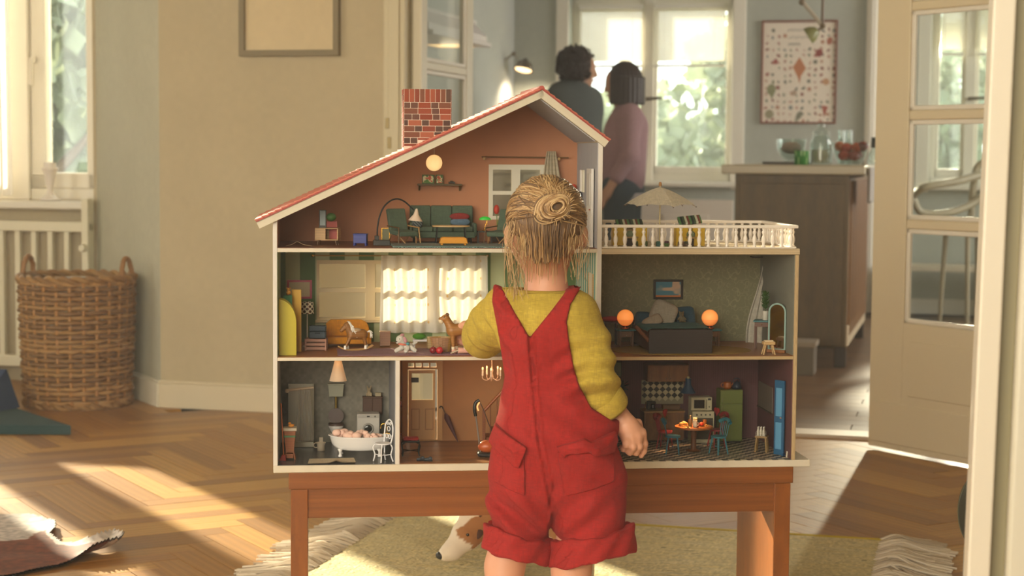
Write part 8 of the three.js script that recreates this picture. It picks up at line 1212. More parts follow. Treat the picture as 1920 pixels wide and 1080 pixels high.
  for (let i = 0; i < 40; i++) { const a = rnd(-2.2, 2.6), k = knot.clone().add(V(Math.cos(a) * 0.026, Math.sin(a) * 0.022 + 0.002, 0.012)), e = k.clone().add(V(Math.cos(a + 0.5) * rnd(0.008, 0.02), Math.sin(a + 0.5) * rnd(0.006, 0.018) + 0.004, rnd(-0.004, 0.008))); push([k, k.clone().lerp(e, 0.5).add(V(0.002, 0.003, 0.002)), e], rnd(0.0004, 0.0008), 1); }
  ['hair', 'hair', 'hair'].forEach((n, i) => part(child, n, hairs[i], [hairA, hairB, hairC][i], { kind: 'stuff', label: ['mid blonde hair strands', 'light blonde hair strands', 'darker blonde hair strands, most where the hair is shaded'][i] }));
  // ---- the toy in the left hand
  const p = K(851, 622, 0.295).add(O), t = thing('toy_goat', 'tan wooden toy goat held upright in the child\'s left hand', 'toy animal', p, 0.1), s = 0.00135, tan = mini('#b07a3c', 0.45);
  creature(t, 'body', s, [[[14, 4, 0], [-2, 2, 0], 9, 9.5], [[-4, 6, 0], [-12, 20, 0], 7, 5.5], [[-12, 21, 1], [-20, 18.5, 2], 5, 3.4], [[-2, -2, 4], [-1, -22, 4], 4, 2.4], [[0, -2, -4], [4, -22, -4], 4, 2.4], [[16, -2, 4], [17, -22, 4], 4, 2.4], [[16, -2, -4], [20, -22, -4], 4, 2.4], [[22, 8, 0], [26, 12, 0], 2, 1.2]], tan, 1.1);
  for (const z of [-5, 5]) part(t, 'ear', put(ball(1, 0, 0, 0, 2.4 * s, 1.6 * s, 5.5 * s, 10), -9.5 * s, 26 * s, z * 1.3 * s), mat('#6b431e', 0.6)); part(t, 'muzzle', put(ball(1, 0, 0, 0, 3.6 * s, 5 * s, 3.6 * s, 12), -19.5 * s, 16.5 * s, 2 * s, 0, 0, 0.5), mat('#d8c8ac', 0.6), { label: 'pale muzzle' }); part(t, 'eye', ball(0.9 * s, -15 * s, 22.5 * s, 6 * s, 1, 1, 1, 8), mat('#18120c', 0.2)); for (const [x, z] of [[-1, 4], [4, -4], [17, 4], [20, -4]]) part(t, 'hoof', cyl(2.4 * s, 2.7 * s, 4 * s, x * s, -26 * s, z * s, 12), mat('#e0d4bc', 0.5));
}

// ---------------------------------------------------------------- the big kitchen behind the doorway
const onWall = (px, py, v) => { const [u, y] = hitWall(px, py, v); return { u, y }; };
{
  // island: panelled front, beadboard side, thick worktop, legs
  const v0 = 8.5, a = onWall(1376, 500, v0).u, b = onWall(1589, 500, v0).u, yTop = onWall(1500, 309.5, v0 - 0.05).y, th = 0.045, d = 1.5, t = thing('kitchen_island', 'brown wooden kitchen island with beadboard side and pale worktop', 'kitchen island', room(a, 0, v0), TURN), w = b - a, wd = wood('#70592c', 0.5, true), up = yTop - th;
  part(t, 'carcass', span(0.02, w - 0.02, 0.09, up - 0.002, -d + 0.02, -0.02), mat('#4a3822', 0.7)); part(t, 'front_panel', [span(0.0, w, 0.1, up - 0.04, -0.022, -0.004, 0.002), span(0, 0.02, 0.1, up, -0.02, 0.004, 0.003), span(w - 0.02, w, 0.1, up, -0.02, 0.004, 0.003)], wd); part(t, 'rail', span(0, w, up - 0.045, up - 0.001, -0.022, 0.003, 0.003), wd);
  part(t, 'worktop', span(-0.062, w + 0.075, up, yTop, -d - 0.05, 0.05, 0.008), mat('#b9ab8e', 0.35)); for (const [x, z] of [[0.0, 0], [w - 0.055, 0], [0, -d + 0.055], [w - 0.055, -d + 0.055]]) part(t, 'leg', span(x, x + 0.055, 0.001, 0.1, z - 0.055, z, 0.004), wood('#3f2c18', 0.5, true));
  const bw = [wood('#9a744a', 0.35, true), wood('#8b6640', 0.35, true)]; for (let i = 0; i < 11; i++) part(t, 'beadboard', [span(w - 0.018, w + 0.002, 0.14, up - 0.02, -0.03 - (i + 0.93) * 0.13, -0.03 - i * 0.13, 0.004), put(cyl(0.011, 0.011, up - 0.18, 0, 0.15, 0, 10), w + 0.004, 0, -0.03 - (i + 0.5) * 0.13)], bw[i % 2]); part(t, 'pale_skirt_rail', span(w - 0.02, w + 0.008, 0.1, 0.2, -d + 0.03, 0, 0.004), mat('#c9b595', 0.4));  // skirt coloured pale for the sunlight on the lower side
  const cl = thing('tea_towel', 'grey-white tea towel hanging from the island worktop edge', 'towel', room(b + 0.088, up - 0.135, v0 + 0.2), TURN), g = new THREE.PlaneGeometry(0.32, 0.17, 40, 12), p = g.attributes.position; for (let i = 0; i < p.count; i++) p.setZ(i, 0.012 * Math.sin(p.getX(i) * 60) + 0.004); g.computeVertexNormals(); part(cl, 'cloth', put(g, 0, 0.085, 0, 0, Math.PI / 2), cloth('#c9c2ba')); part(cl, 'hem', span(-0.002, 0.014, 0, 0.012, -0.16, 0.16, 0.003), cloth('#b5aea6'));
  const sb = thing('step_stool', 'low grey-brown step box at the foot of the island', 'step stool', room(a + 0.2, 0, v0 - 0.28), TURN), sy = onWall(1530, 636, v0 - 0.2).y; part(sb, 'top', span(0, 0.23, sy - 0.025, sy, -0.1, 0.08, 0.004), mat('#9a8a76', 0.5)); part(sb, 'panel', span(0.01, 0.22, 0.001, sy - 0.025, 0.055, 0.07, 0.003), mat('#6f6250', 0.6)); for (const x of [0.01, 0.205]) part(sb, 'side', span(x, x + 0.015, 0.001, sy - 0.025, -0.09, 0.056, 0.002), mat('#6f6250', 0.6));
  const topY = yTop + 0.0006, on = (px, v) => { const h = hitWall(px, 300, v); return room(h[0], topY, v); }, mpp = (v) => (v * 0.985) / FOCAL * 0.98;
  // things on the worktop
  const v1 = v0 + 0.16, k = 0.00262; const tray = thing('serving_tray', 'thin dark serving tray under the glass bowl on the island', 'tray', on(1476, v1), TURN), tw = 43 * k; part(tray, 'plate', span(-tw, tw, 0.0015, 0.007, -0.07, 0.07, 0.003), mat('#3a2c20', 0.5)); part(tray, 'rim', [span(-tw, tw, 0.006, 0.014, 0.066, 0.07, 0.001), span(-tw, tw, 0.006, 0.014, -0.07, -0.066, 0.001)], mat('#3a2c20', 0.5));
  const shell = (o, i) => lathe([...o, ...i.reverse()], 36);
  const gb = thing('glass_bowl', 'clear footed glass bowl on the dark tray', 'bowl', on(1483, v1).add(V(0, 0.0075, 0)), 0); part(gb, 'bowl', shell([[0, 0], [0.035, 0], [0.04, 0.006], [0.03, 0.014], [0.055, 0.035], [0.068, 0.07], [0.073, 0.117]], [[0, 0.02], [0.02, 0.022], [0.05, 0.04], [0.064, 0.072], [0.0695, 0.117]]), glassware); part(gb, 'contents', ball(1, 0, 0.075, 0, 0.05, 0.03, 0.05, 20), mat('#9a8274', 0.7), { label: 'grey-brown contents' });
  const gc = thing('patterned_cup', 'green cup with pale dots beside the glass bowl', 'cup', on(1503, v1 - 0.09), 0); part(gc, 'cup', lathe([[0, 0], [0.033, 0], [0.036, 0.068], [0.033, 0.068], [0.03, 0.004], [0, 0.004]], 30), mat('#ffffff', 0.4, { metric: false, map: tex(128, 64, 0.2, 0.5, (u, v) => (Math.hypot((u * 3) % 1 - 0.5, (v * 2 + (Math.floor(u * 3) % 2) * 0.5) % 1 - 0.5) < 0.25 ? [0.62, 0.76, 0.5] : [0.18, 0.5, 0.16])) }));
  const gj = thing('storage_jar', 'tall clear glass storage jar with knob lid on the island', 'jar', on(1539, v1), 0); part(gj, 'jar', shell([[0, 0], [0.05, 0], [0.053, 0.01], [0.053, 0.11], [0.04, 0.135], [0.038, 0.145]], [[0, 0.006], [0.049, 0.012], [0.049, 0.108], [0.036, 0.133], [0.034, 0.145]]), glassware); part(gj, 'lid', lathe([[0, 0.146], [0.043, 0.146], [0.043, 0.156], [0.03, 0.17], [0.012, 0.178], [0.02, 0.192], [0.012, 0.204], [0, 0.206]], 26), glassware); part(gj, 'contents', cyl(0.046, 0.046, 0.06, 0, 0.012, 0, 24), mat('#b5aa94', 0.8), { label: 'pale dry goods at the bottom' });
  const bo = thing('fruit_bowl', 'wide glass bowl heaped with red-brown fruit on the island', 'bowl', on(1594, v1 + 0.03), 0); part(bo, 'bowl', shell([[0, 0], [0.045, 0], [0.05, 0.005], [0.075, 0.04], [0.088, 0.105]], [[0, 0.01], [0.04, 0.012], [0.07, 0.044], [0.084, 0.105]]), glassware);
  const base = on(1594, v1 + 0.03); [[-0.036, 0.047, 0.02], [0.01, 0.045, 0.034], [0.036, 0.05, -0.006], [-0.012, 0.046, -0.032], [-0.02, 0.083, 0.006], [0.026, 0.086, 0.014], [0.056, 0.092, 0.022], [-0.05, 0.09, -0.012]].forEach(([x, y, z], i) => { const f = thing('fruit', ['red apple at the lower left of the glass fruit bowl', 'dark red apple at the bottom front of the fruit bowl', 'dark brown-red apple low at the right of the fruit bowl', 'dark apple at the back bottom of the fruit bowl', 'shiny red tomato in the middle of the upper fruit', 'shiny orange-red tomato right of the middle in the fruit bowl', 'brown-red plum at the right rim of the fruit bowl', 'pale orange fruit at the left rim of the fruit bowl'][i], 'fruit', base.clone().add(V(x, y, z)), 0); part(f, 'flesh', ball(0.027, 0, 0, 0, 1, 0.9, 1, 20), mat(['#a8341c', '#8e2a18', '#6e2216', '#702818', '#b5381c', '#b54a20', '#742a20', '#b8623a'][i], 0.2)); part(f, 'stalk', rod([0, 0.024, 0], [0.002, 0.034, 0], 0.0015), mat('#4a3418', 0.7)); });
  const gl = thing('drinking_glass', 'tall clear drinking glass behind the fruit bowl', 'glass', on(1577, v1 + 0.2), 0); part(gl, 'glass', shell([[0, 0], [0.016, 0], [0.018, 0.17]], [[0, 0.008], [0.013, 0.009], [0.0155, 0.17]]), glassware); const g2 = copyOf(gl, on(1591, v1 + 0.22), 0, 'second tall clear drinking glass, right of the first behind the fruit');
  const bt = thing('bottle', 'clear bottle with a dark cap at the right end of the island', 'bottle', on(1640, v1 - 0.02), 0); part(bt, 'glass', shell([[0, 0], [0.03, 0], [0.034, 0.01], [0.034, 0.05], [0.018, 0.078], [0.017, 0.086]], [[0, 0.008], [0.028, 0.012], [0.03, 0.048], [0.014, 0.08], [0.013, 0.086]]), glassware); part(bt, 'cap', put(cyl(0.02, 0.0185, 0.05, 0, 0.084, 0, 20), 0, 0, 0), mat('#20261e', 0.5));
}
{
  // food print in a red-brown frame
  const v = KB - 0.02, a = onWall(1425, 232, v), b = onWall(1571, 37, v), w = (b.u - a.u) / 2, h = b.y - a.y, t = thing('framed_poster', 'framed poster of scattered fruits, vegetables and leaves on the kitchen wall', 'poster', room((a.u + b.u) / 2, a.y, KB - 0.002), TURN), f = 0.013; part(t, 'frame', slab(outline(rectPts(-w, w, 0, h), [rectPts(-w + f, w - f, f, h - f)]), 0.022, 0, 0.002), mat('#7c4430', 0.45));
  const cv = document.createElement('canvas'); cv.width = 480; cv.height = 660; const c = cv.getContext('2d'); c.fillStyle = '#e4d8c8'; c.fillRect(0, 0, 480, 660); const px = (x, y) => [((x - 1432) / 132) * 480, ((y - 45) / 180) * 660], inks = ['#7c8060', '#a86a5c', '#8a8a84', '#b8846a', '#6d6a5a', '#c49a88', '#8e5044', '#a3a08a'];
  c.strokeStyle = '#8a8478'; c.lineWidth = 3; for (const [y, x0, x1] of [[60, 1476, 1510], [73, 1478, 1528], [85, 1478, 1500]]) { c.beginPath(); for (let i = 0; i <= 40; i++) { const [x, yy] = px(lerp(x0, x1, i / 40), y + Math.sin(i * 1.7) * 1.6 + Math.sin(i * 0.7)); i ? c.lineTo(x, yy) : c.moveTo(x, yy); } c.stroke(); }
  const blob = (x, y, rx, ry, col, rot = 0) => { const [cx, cy] = px(x, y); c.save(); c.translate(cx, cy); c.rotate(rot); c.fillStyle = col; c.beginPath(); c.ellipse(0, 0, rx * 3.64, ry * 3.67, 0, 0, 7); c.fill(); c.strokeStyle = 'rgba(60,50,40,0.35)'; c.lineWidth = 1.5; c.beginPath(); c.moveTo(0, -ry * 3); c.lineTo(0, ry * 3); c.stroke(); c.restore(); };
  let q = 0; for (let y = 60; y < 222; y += 11.5) for (let x = 1440; x < 1562; x += 11) { q++; const X = x + 3 * (hash(q, 1, 1) - 0.5), Y = y + 4 * (hash(q, 2, 2) - 0.5); if (Math.hypot(X - 1498, (Y - 130) * 0.55) < 14 || (Y < 90 && X > 1472 && X < 1535)) continue; if (hash(q, 9, 4) > 0.82) continue; blob(X, Y, 1.4 + 2.6 * hash(q, 3, 5), 1.4 + 2.6 * hash(q, 4, 6), inks[Math.floor(hash(q, 5, 7) * 8)], hash(q, 6, 8) * 3); }
  for (const [x, y, rx, ry, col, r] of [[1534, 101, 6.5, 7, '#8e4038', 0], [1456, 116, 4, 5, '#a3524a', 0], [1552, 80, 5, 7, '#b06a56', 0.3], [1449, 166, 8, 10, '#8a8a62', 0.1], [1446, 210, 8, 8, '#9a9274', 0], [1547, 152, 6, 6, '#c0906a', 0], [1500, 212, 5, 8, '#7c7a68', 0.5], [1490, 172, 5, 5, '#b59a84', 0]]) blob(x, y, rx, ry, col, r); const tri = (pts, col) => { c.fillStyle = col; c.beginPath(); pts.forEach(([x, y], i) => { const [X, Y] = px(x, y); i ? c.lineTo(X, Y) : c.moveTo(X, Y); }); c.fill(); }; tri([[1499, 108], [1511, 128], [1502, 142], [1500, 156], [1496, 144], [1487, 126]], '#b9764e'); tri([[1540, 194], [1552, 196], [1545, 216]], '#a85a48'); tri([[1444, 168], [1456, 168], [1450, 184]], '#84845c');
  const map = new THREE.CanvasTexture(cv); map.colorSpace = THREE.SRGBColorSpace; const g = new THREE.PlaneGeometry(2 * w - f * 1.2, h - f * 1.2); part(t, 'print', put(slab(outline(rectPts(-w + f * 0.6, w - f * 0.6, f * 0.6, h - f * 0.6)), 0.006, 0.001), 0, 0, 0), mat('#e4d8c8', 0.7)); part(t, 'print', put(g, 0, h / 2, 0.0085), mat('#ffffff', 0.7, { map, metric: false }));
}
{
  // jointed hanging lamp before the poster
  const v = 9.6, p = (x, y) => { const q = onWall(x, y, v); return [q.u, q.y]; }, o = p(1542, 48), t = thing('hanging_lamp', 'jointed rod lamp with small olive shade hanging before the poster', 'lamp', room(o[0], 0, v), TURN), l = (x, y, z = 0) => { const q = p(x, y); return [q[0] - o[0], q[1], z]; }, m = mat('#7c6c58', 0.35, { metalness: 0.5 }); part(t, 'rod', rod(l(1542, 47), [0, H - 0.001, 0], 0.008), mat('#6a5440', 0.4)); part(t, 'arm', rod(l(1505, 4), l(1545, 52), 0.011), mat('#b5a894', 0.3)); part(t, 'joint', [ball(0.018, ...l(1504, 4)), ball(0.017, ...l(1543, 48))], m); const s = l(1524, 62); part(t, 'shade', put(lathe([[0.012, 0.03], [0.02, 0.028], [0.04, 0.0], [0.048, -0.03], [0.045, -0.03], [0.036, 0.0], [0.014, 0.024]], 26), ...s, 0, 0, -1.0), mat('#7d7c4a', 0.4)); part(t, 'knuckle', rod(l(1543, 50), [s[0] + 0.02, s[1] + 0.01, 0], 0.008), m);
  part(t, 'ceiling_plate', cyl(0.05, 0.05, 0.012, 0, H - 0.0125, 0), m);
}
{
  // left kitchen corner: worktop run, hood with tiled back, task lamp, small boxes
  const u0 = -3.0, t = thing('kitchen_counter', 'white kitchen counter run along the left kitchen wall', 'counter', room(u0, 0, KB), TURN), yc = 0.94; part(t, 'cabinet', span(0.0, 0.38, 0.08, yc - 0.04, 0.02, 3.4, 0.003), mat('#d6cfc2', 0.5)); part(t, 'worktop', span(0.0, 0.42, yc - 0.04, yc, 0.018, 3.45, 0.005), mat('#e3d7c4', 0.4)); part(t, 'plinth', span(0.02, 0.34, 0.001, 0.08, 0.03, 3.4), mat('#8a8478', 0.6)); for (let i = 0; i < 5; i++) { const d = part(t, 'door', span(0.38, 0.4, 0.1, yc - 0.05, 0.05 + i * 0.67, 0.69 + i * 0.67, 0.004), mat('#dcd5c8', 0.45)); part(d, 'handle', span(0.4, 0.42, yc - 0.12, yc - 0.1, 0.3 + i * 0.67, 0.44 + i * 0.67, 0.004), metal('#8a8478', 0.4)); }
  const side = (px, py, u) => { const d = rayTo(px, py).applyQuaternion(RF.qi), e = RF.local(EYE); e.addScaledVector(d, (u - e.x) / d.x); return e; };
  const h0 = side(918, 82, -2.62), tb = side(905, 140, -3.0), hz = Math.min(h0.z, -9.6), z1 = hz + 1.1, ho = thing('cooker_hood', 'white cooker hood with moulded edge on the left kitchen wall', 'cooker hood', room(-3.0, h0.y - 0.02, -hz), TURN); part(ho, 'canopy', slab(outline([[0, 0.02], [0.36, 0.02], [0.36, 0.06], [0.28, 0.14], [0, 0.14]]), 1.1, 0), mat('#ded6d2', 0.4)); part(ho, 'moulding', [span(0, 0.385, 0, 0.026, -0.01, 1.1, 0.006), span(0, 0.3, 0.13, 0.15, -0.006, 1.1, 0.005)], mat('#ded6d2', 0.4)); part(ho, 'unseen_lamp_strip', span(0.1, 0.3, -0.0015, 0.001, 0.05, 0.3), glow('#ffe2b8', '#ffcf90', 2.2)); const pl = new THREE.PointLight(new THREE.Color(1, 0.78, 0.5), 0.12); pl.name = 'unseen_hood_lamp_light'; pl.position.copy(room(-2.8, h0.y - 0.06, -hz - 0.18)); pl.shadow.radius = 3; scene.add(pl);  // hood lamp is unseen, placed to warm the tiles below it
  const tp = thing('splashback', 'cream wall tile panel lit warmly under the cooker hood', 'tile panel', room(-3.0, 0.96, -hz - 0.02), TURN), th = h0.y - 0.04 - 0.97; for (let i = 0; i < 6; i++) for (let j = 0; j < 10; j++) part(tp, 'tile', box(0.008, th / 10 - 0.006, 0.17, 0.004, (j + 0.5) * (th / 10), 0.09 + i * 0.178, 0.002), mat('#e2cfae', 0.3));
  // task lamp
  const v = 11.4, base = onWall(934, 200, v), o = room(base.u, yc + 0.0005, v), lt = thing('task_lamp', 'silver jointed task lamp glowing in the kitchen corner', 'lamp', o, TURN), q = (px, py) => { const w = onWall(px, py, v); return [w.u - base.u, w.y - yc, 0]; }, ch = mat('#8a7c70', 0.25, { metalness: 0.9 }); part(lt, 'base', cyl(0.08, 0.075, 0.02), ch); part(lt, 'pole', rod([0, 0.02, 0], q(933, 116), 0.011), ch); part(lt, 'arm', tube([q(933, 119), q(948, 112), q(964, 102), q(972, 112)], 0.008, 24), mat('#a8a296', 0.3, { metalness: 0.6 })); part(lt, 'joint', [ball(0.022, ...q(933, 118)), ball(0.016, ...q(963, 101))], ch); const s = q(981, 132); part(lt, 'shade', put(lathe([[0.066, 0], [0.064, 0.012], [0.05, 0.05], [0.022, 0.068], [0.012, 0.082], [0, 0.084], [0.01, 0.08], [0.02, 0.064], [0.047, 0.047], [0.0615, 0.011], [0.063, 0]], 30), ...s, -0.3, 0, -0.12), ch); part(lt, 'bulb', put(ball(1, 0, 0.008, 0, 0.056, 0.016, 0.056, 20), ...s, -0.3, 0, -0.12), glow('#fff0d8', '#ffd9a0', 6)); const sl = new THREE.SpotLight(new THREE.Color(1, 0.8, 0.55), 3, 0, R(76), 0.5); sl.name = 'task_lamp_light'; const wp = lt.localToWorld ? room(base.u + s[0], yc + s[1] - 0.012, v) : o; sl.position.copy(wp); sl.target.position.copy(wp).add(V(0.1, -1, -0.15)); sl.shadow.radius = 2; scene.add(sl, sl.target);
  const it = (name, label, cat, px, vv, g, m) => solo(name, label, cat, g, m, room(onWall(px, 190, vv).u, yc + 0.0006, vv), TURN); const dk = mat('#3a3428', 0.5), bx = mat('#9a948e', 0.4, { metalness: 0.3 }); it('speaker_box', 'small dark box under the cooker hood in the left corner', 'box', 888, 10.55, [box(0.1, 0.095, 0.1, 0, 0.0475, 0, 0.008), put(cyl(0.03, 0.03, 0.004), 0, 0.05, 0.05, 1.571)], dk); it('toaster', 'silver toaster beside the dark box on the kitchen counter', 'toaster', 920, 10.62, [box(0.11, 0.11, 0.16, 0, 0.06, 0, 0.02), box(0.08, 0.006, 0.03, 0, 0.114, 0.02, 0.002), ball(0.014, 0.0, 0.07, 0.082)], bx);
  const fr = thing('counter_frame', 'pale picture frame standing on the counter behind the task lamp', 'picture', room(onWall(960, 190, KB - 0.1).u, yc + 0.0006, KB - 0.09), TURN); part(fr, 'frame', put(slab(outline(rectPts(-0.085, 0.085, 0, 0.24), [rectPts(-0.07, 0.07, 0.015, 0.225)]), 0.015, 0, 0.002), 0, 0, 0, -0.1), mat('#d8c4b0', 0.5)); part(fr, 'print', put(span(-0.075, 0.075, 0.01, 0.23, 0.002, 0.006), 0, 0, 0, -0.1), mat('#e8d4c0', 0.7));
}
{
  // bentwood chair seen through the glass of the right door leaf
  const v = 10.6, o = onWall(1800, 400, v), t = thing('bent_armchair', 'pale looped bentwood armchair seen through the right glass door', 'armchair', room(o.u, 0, v), TURN - 0.5), q = (px, py, z = 0) => { const w = onWall(px, py, v); return [w.u - o.u, w.y, z]; }, m = mat('#a89a80', 0.4); part(t, 'armrest', tube([q(1742, 368, 0.24), q(1770, 352, 0.26), q(1810, 340, 0.1), q(1850, 325, -0.16), q(1880, 345, -0.22)], 0.024, 40), m); part(t, 'back_loop', tube([q(1806, 415, -0.1), q(1803, 350, -0.14), q(1808, 310, -0.18), q(1836, 302, -0.22), q(1850, 330, -0.2), q(1822, 372, -0.12), q(1788, 398, 0.06), q(1752, 396, 0.2), q(1744, 372, 0.24)], 0.022, 60), m); part(t, 'back_loop', tube([q(1828, 415, -0.14), q(1838, 340, -0.2), q(1858, 306, -0.24), q(1880, 330, -0.24), q(1886, 410, -0.1)], 0.022, 40), m); part(t, 'seat', put(cyl(0.22, 0.215, 0.035, 0, 0, 0, 30), q(1818, 420)[0], 0.58, 0.02), m); for (const [x, z, y] of [[1800, 0.16, 0], [1846, 0.16, 0], [1812, -0.14, 0], [1850, -0.14, 0]]) part(t, 'leg', rod([q(x, 430)[0], 0.59, z], [q(x + (x < 1820 ? -6 : 8), 560)[0], 0.001, z * 1.25], 0.016, 0.012), m);
  const tb = thing('side_shelf', 'low pale bench under the far window right of the island', 'bench', room(onWall(1790, 560, KB - 0.3).u, 0, KB - 0.25), TURN); part(tb, 'top', span(-0.4, 0.5, 0.3, 0.335, -0.15, 0.15, 0.005), mat('#cdbfa8', 0.5)); for (const x of [-0.38, 0.46]) part(tb, 'leg', span(x, x + 0.03, 0.001, 0.3, -0.14, 0.14, 0.004), mat('#b5a68e', 0.5));
  const cu = thing('floor_cushion', 'pale folded cloth on the floor behind the right glass door', 'cushion', room(onWall(1832, 585, 8.2).u, 0.001, 8.2), TURN); part(cu, 'cushion', box(0.22, 0.07, 0.22, 0, 0.035, 0, 0.03), cloth('#e0d0bc')); part(cu, 'piping', box(0.224, 0.008, 0.224, 0, 0.035, 0, 0.003), cloth('#c8b8a4'));
}
{
  // the couple: two standing figures, backs half turned
  const person = (label, px, headPy, v, build) => { const [u] = hitWall(px, headPy, v), o = room(u, 0, v), t = thing('person', label, 'person', o, TURN); const ppm = FOCAL / (-toPixel(o)[2] ? toPixel(o)[2] : 1), X = (p) => (p - px) / ppm, Y = (p) => { const h = hitWall(px, p, v); return h[1]; }; build(t, X, Y, ppm); return t; };
  const skin = mat('#b98a6c', 0.55), hairMat = mat('#33231a', 0.6);
  const eyes = (t, c, fx, fz, side) => { for (const s of [-1, 1]) part(t, 'eye', ball(0.011, c.x + fx * 0.083 + s * side[0] * 0.032, c.y + 0.006, c.z + fz * 0.083 + s * side[1] * 0.032, 1, 1, 1, 10), mat('#e8e0d8', 0.3)); part(t, 'mouth', put(ball(1, 0, 0, 0, 0.02, 0.006, 0.008, 10), c.x + fx * 0.088, c.y - 0.062, c.z + fz * 0.088), mat('#9a5a4e', 0.5)); };
  const hand = (W, E, into) => { const d = E.clone().sub(W).normalize(), side = V(d.z, 0, -d.x).normalize().multiplyScalar(0.5).add(V(0.6, 0, 0.6)).normalize(), f = [cap(W, W.clone().addScaledVector(d, 0.07), 0.024, 0.03)]; for (let i = 0; i < 4; i++) { const b = W.clone().addScaledVector(d, 0.085).addScaledVector(side, (i - 1.5) * 0.018), m = b.clone().addScaledVector(d, 0.045).addScaledVector(into, 0.012), e = m.clone().addScaledVector(d, [0.03, 0.036, 0.034, 0.024][i]).addScaledVector(into, 0.022); f.push(cap(b, m, 0.0095, 0.009), cap(m, e, 0.009, 0.0075)); } const tb = W.clone().addScaledVector(d, 0.02).addScaledVector(side, -0.03); f.push(cap(tb, tb.clone().addScaledVector(d, 0.045).addScaledVector(side, -0.016), 0.011, 0.009)); return f; };
  const face = (c, f, s) => [cap(c.clone().add(V(f.x * 0.02, 0.02, f.z * 0.02)), c.clone().add(V(-f.x * 0.025, 0.03, -f.z * 0.025)), 0.078), cap(c.clone().add(V(f.x * 0.03, -0.03, f.z * 0.03)), c.clone().add(V(f.x * 0.045, -0.075, f.z * 0.045)), 0.056, 0.04), cap(c.clone().add(V(f.x * 0.09, 0.0, f.z * 0.09)), c.clone().add(V(f.x * 0.108, -0.03, f.z * 0.108)), 0.012, 0.016), cap(c.clone().add(V(s.x * 0.078, 0, s.z * 0.078)), c.clone().add(V(s.x * 0.082, -0.025, s.z * 0.082)), 0.014), cap(c.clone().add(V(-s.x * 0.078, 0, -s.z * 0.078)), c.clone().add(V(-s.x * 0.082, -0.025, -s.z * 0.082)), 0.014)];
  // man: curly dark hair, blue-grey shirt
  person('man with curly dark hair and blue-grey shirt standing at the window', 1083, 130, 10.35, (t, X, Y) => {
    const c = V(X(1086), Y(131), 0), f = V(0.8, 0, -0.55).normalize(), s = V(f.z, 0, -f.x), nk = V(X(1080), Y(165), 0), sL = V(X(1055), Y(180), 0.05), sR = V(X(1094), Y(186), -0.16), hips = V(X(1076), 0.88, 0);
    const eL = V(X(1046), 1.06, 0.12), wL = V(X(1062), 0.9, -0.08), eR = V(X(1106), 1.06, -0.16), wR = V(X(1112), 0.9, -0.3);
    const skel = [...face(c, f, s), cap(c.clone().add(V(0, -0.04, 0)), nk, 0.05, 0.055), cap(nk, V(X(1076), Y(195), 0), 0.055, 0.08), cap(V(X(1076), 1.3, -0.02), hips, 0.11, 0.11), cap(eL, wL, 0.036, 0.026), cap(eR, wR, 0.036, 0.026), ...hand(wL, wL.clone().multiplyScalar(2).sub(eL), V(0, 0, -1)), ...hand(wR, wR.clone().multiplyScalar(2).sub(eR), V(0, 0, -1)), cap(V(X(1066), 0.86, 0), V(X(1066), 0.47, 0), 0.075, 0.05), cap(V(X(1066), 0.47, 0), V(X(1066), 0.07, 0.02), 0.048, 0.034), cap(V(X(1090), 0.86, -0.06), V(X(1090), 0.47, -0.06), 0.075, 0.05), cap(V(X(1090), 0.47, -0.06), V(X(1090), 0.07, -0.04), 0.048, 0.034)];
    part(t, 'body', solid(blend(0.03, ...skel), [-0.4, -0.0, -0.55], [0.4, Y(80), 0.35], 0.0125), skin); eyes(t, c, f.x, f.z, [s.x, s.z]);
    part(t, 'shirt', solid(blend(0.05, cap(sL, sR, 0.075), cap(V(X(1073), 1.3, -0.03), V(X(1076), 0.92, 0), 0.155, 0.145), cap(V(X(1060), 1.28, 0.05), V(X(1092), 1.28, -0.1), 0.11), cap(sL, eL, 0.068, 0.056), cap(eL, eL.clone().lerp(wL, 0.4), 0.052), cap(sR, eR, 0.068, 0.056), cap(eR, eR.clone().lerp(wR, 0.4), 0.052), cap(nk.clone().add(V(0, 0.012, 0)), V(X(1076), Y(190), 0), 0.064, 0.08)), [-0.4, 0.74, -0.55], [0.4, Y(150), 0.35], 0.0125), cloth('#5a605e'));
    part(t, 'trousers', solid(blend(0.03, cap(V(X(1066), 0.86, 0.0), V(X(1090), 0.86, -0.06), 0.125), cap(V(X(1066), 0.86, 0), V(X(1066), 0.08, 0.02), 0.105, 0.07), cap(V(X(1090), 0.86, -0.06), V(X(1090), 0.08, -0.04), 0.105, 0.07)), [-0.4, 0.03, -0.4], [0.4, 0.95, 0.3], 0.014), cloth('#3a4250'));
    for (const [x, z] of [[1066, 0.0], [1090, -0.06]]) part(t, 'shoe', put(ball(1, 0, 0, 0, 0.13, 0.045, 0.05, 16), X(x) + 0.05, 0.045, z - 0.02, 0, 0.5), mat('#2e2620', 0.5));
    const curls = [cap(c.clone().add(V(-f.x * 0.02, 0.02, -f.z * 0.02)), c.clone().add(V(-f.x * 0.03, 0.01, -f.z * 0.03)), 0.105)], g = [put(ball(0.104, 0, 0, 0, 1, 1, 1), c.x - f.x * 0.025, c.y + 0.025, c.z - f.z * 0.025)]; for (let i = 0; i < 320; i++) { const a = rnd(6.283), b = Math.acos(rnd(-0.75, 1)), d = V(Math.sin(b) * Math.cos(a), Math.cos(b), Math.sin(b) * Math.sin(a)); if (d.dot(f) > 0.55 && d.y < 0.45) continue; const p = V(c.x - f.x * 0.025, c.y + 0.025, c.z - f.z * 0.025).addScaledVector(d, rnd(0.1, 0.118)); g.push(put(new THREE.TorusGeometry(rnd(0.009, 0.016), 0.0045, 5, 9), p.x, p.y, p.z, rnd(3), rnd(3), 0)); } part(t, 'hair', g, hairMat, { label: 'dark brown curls' });
  });
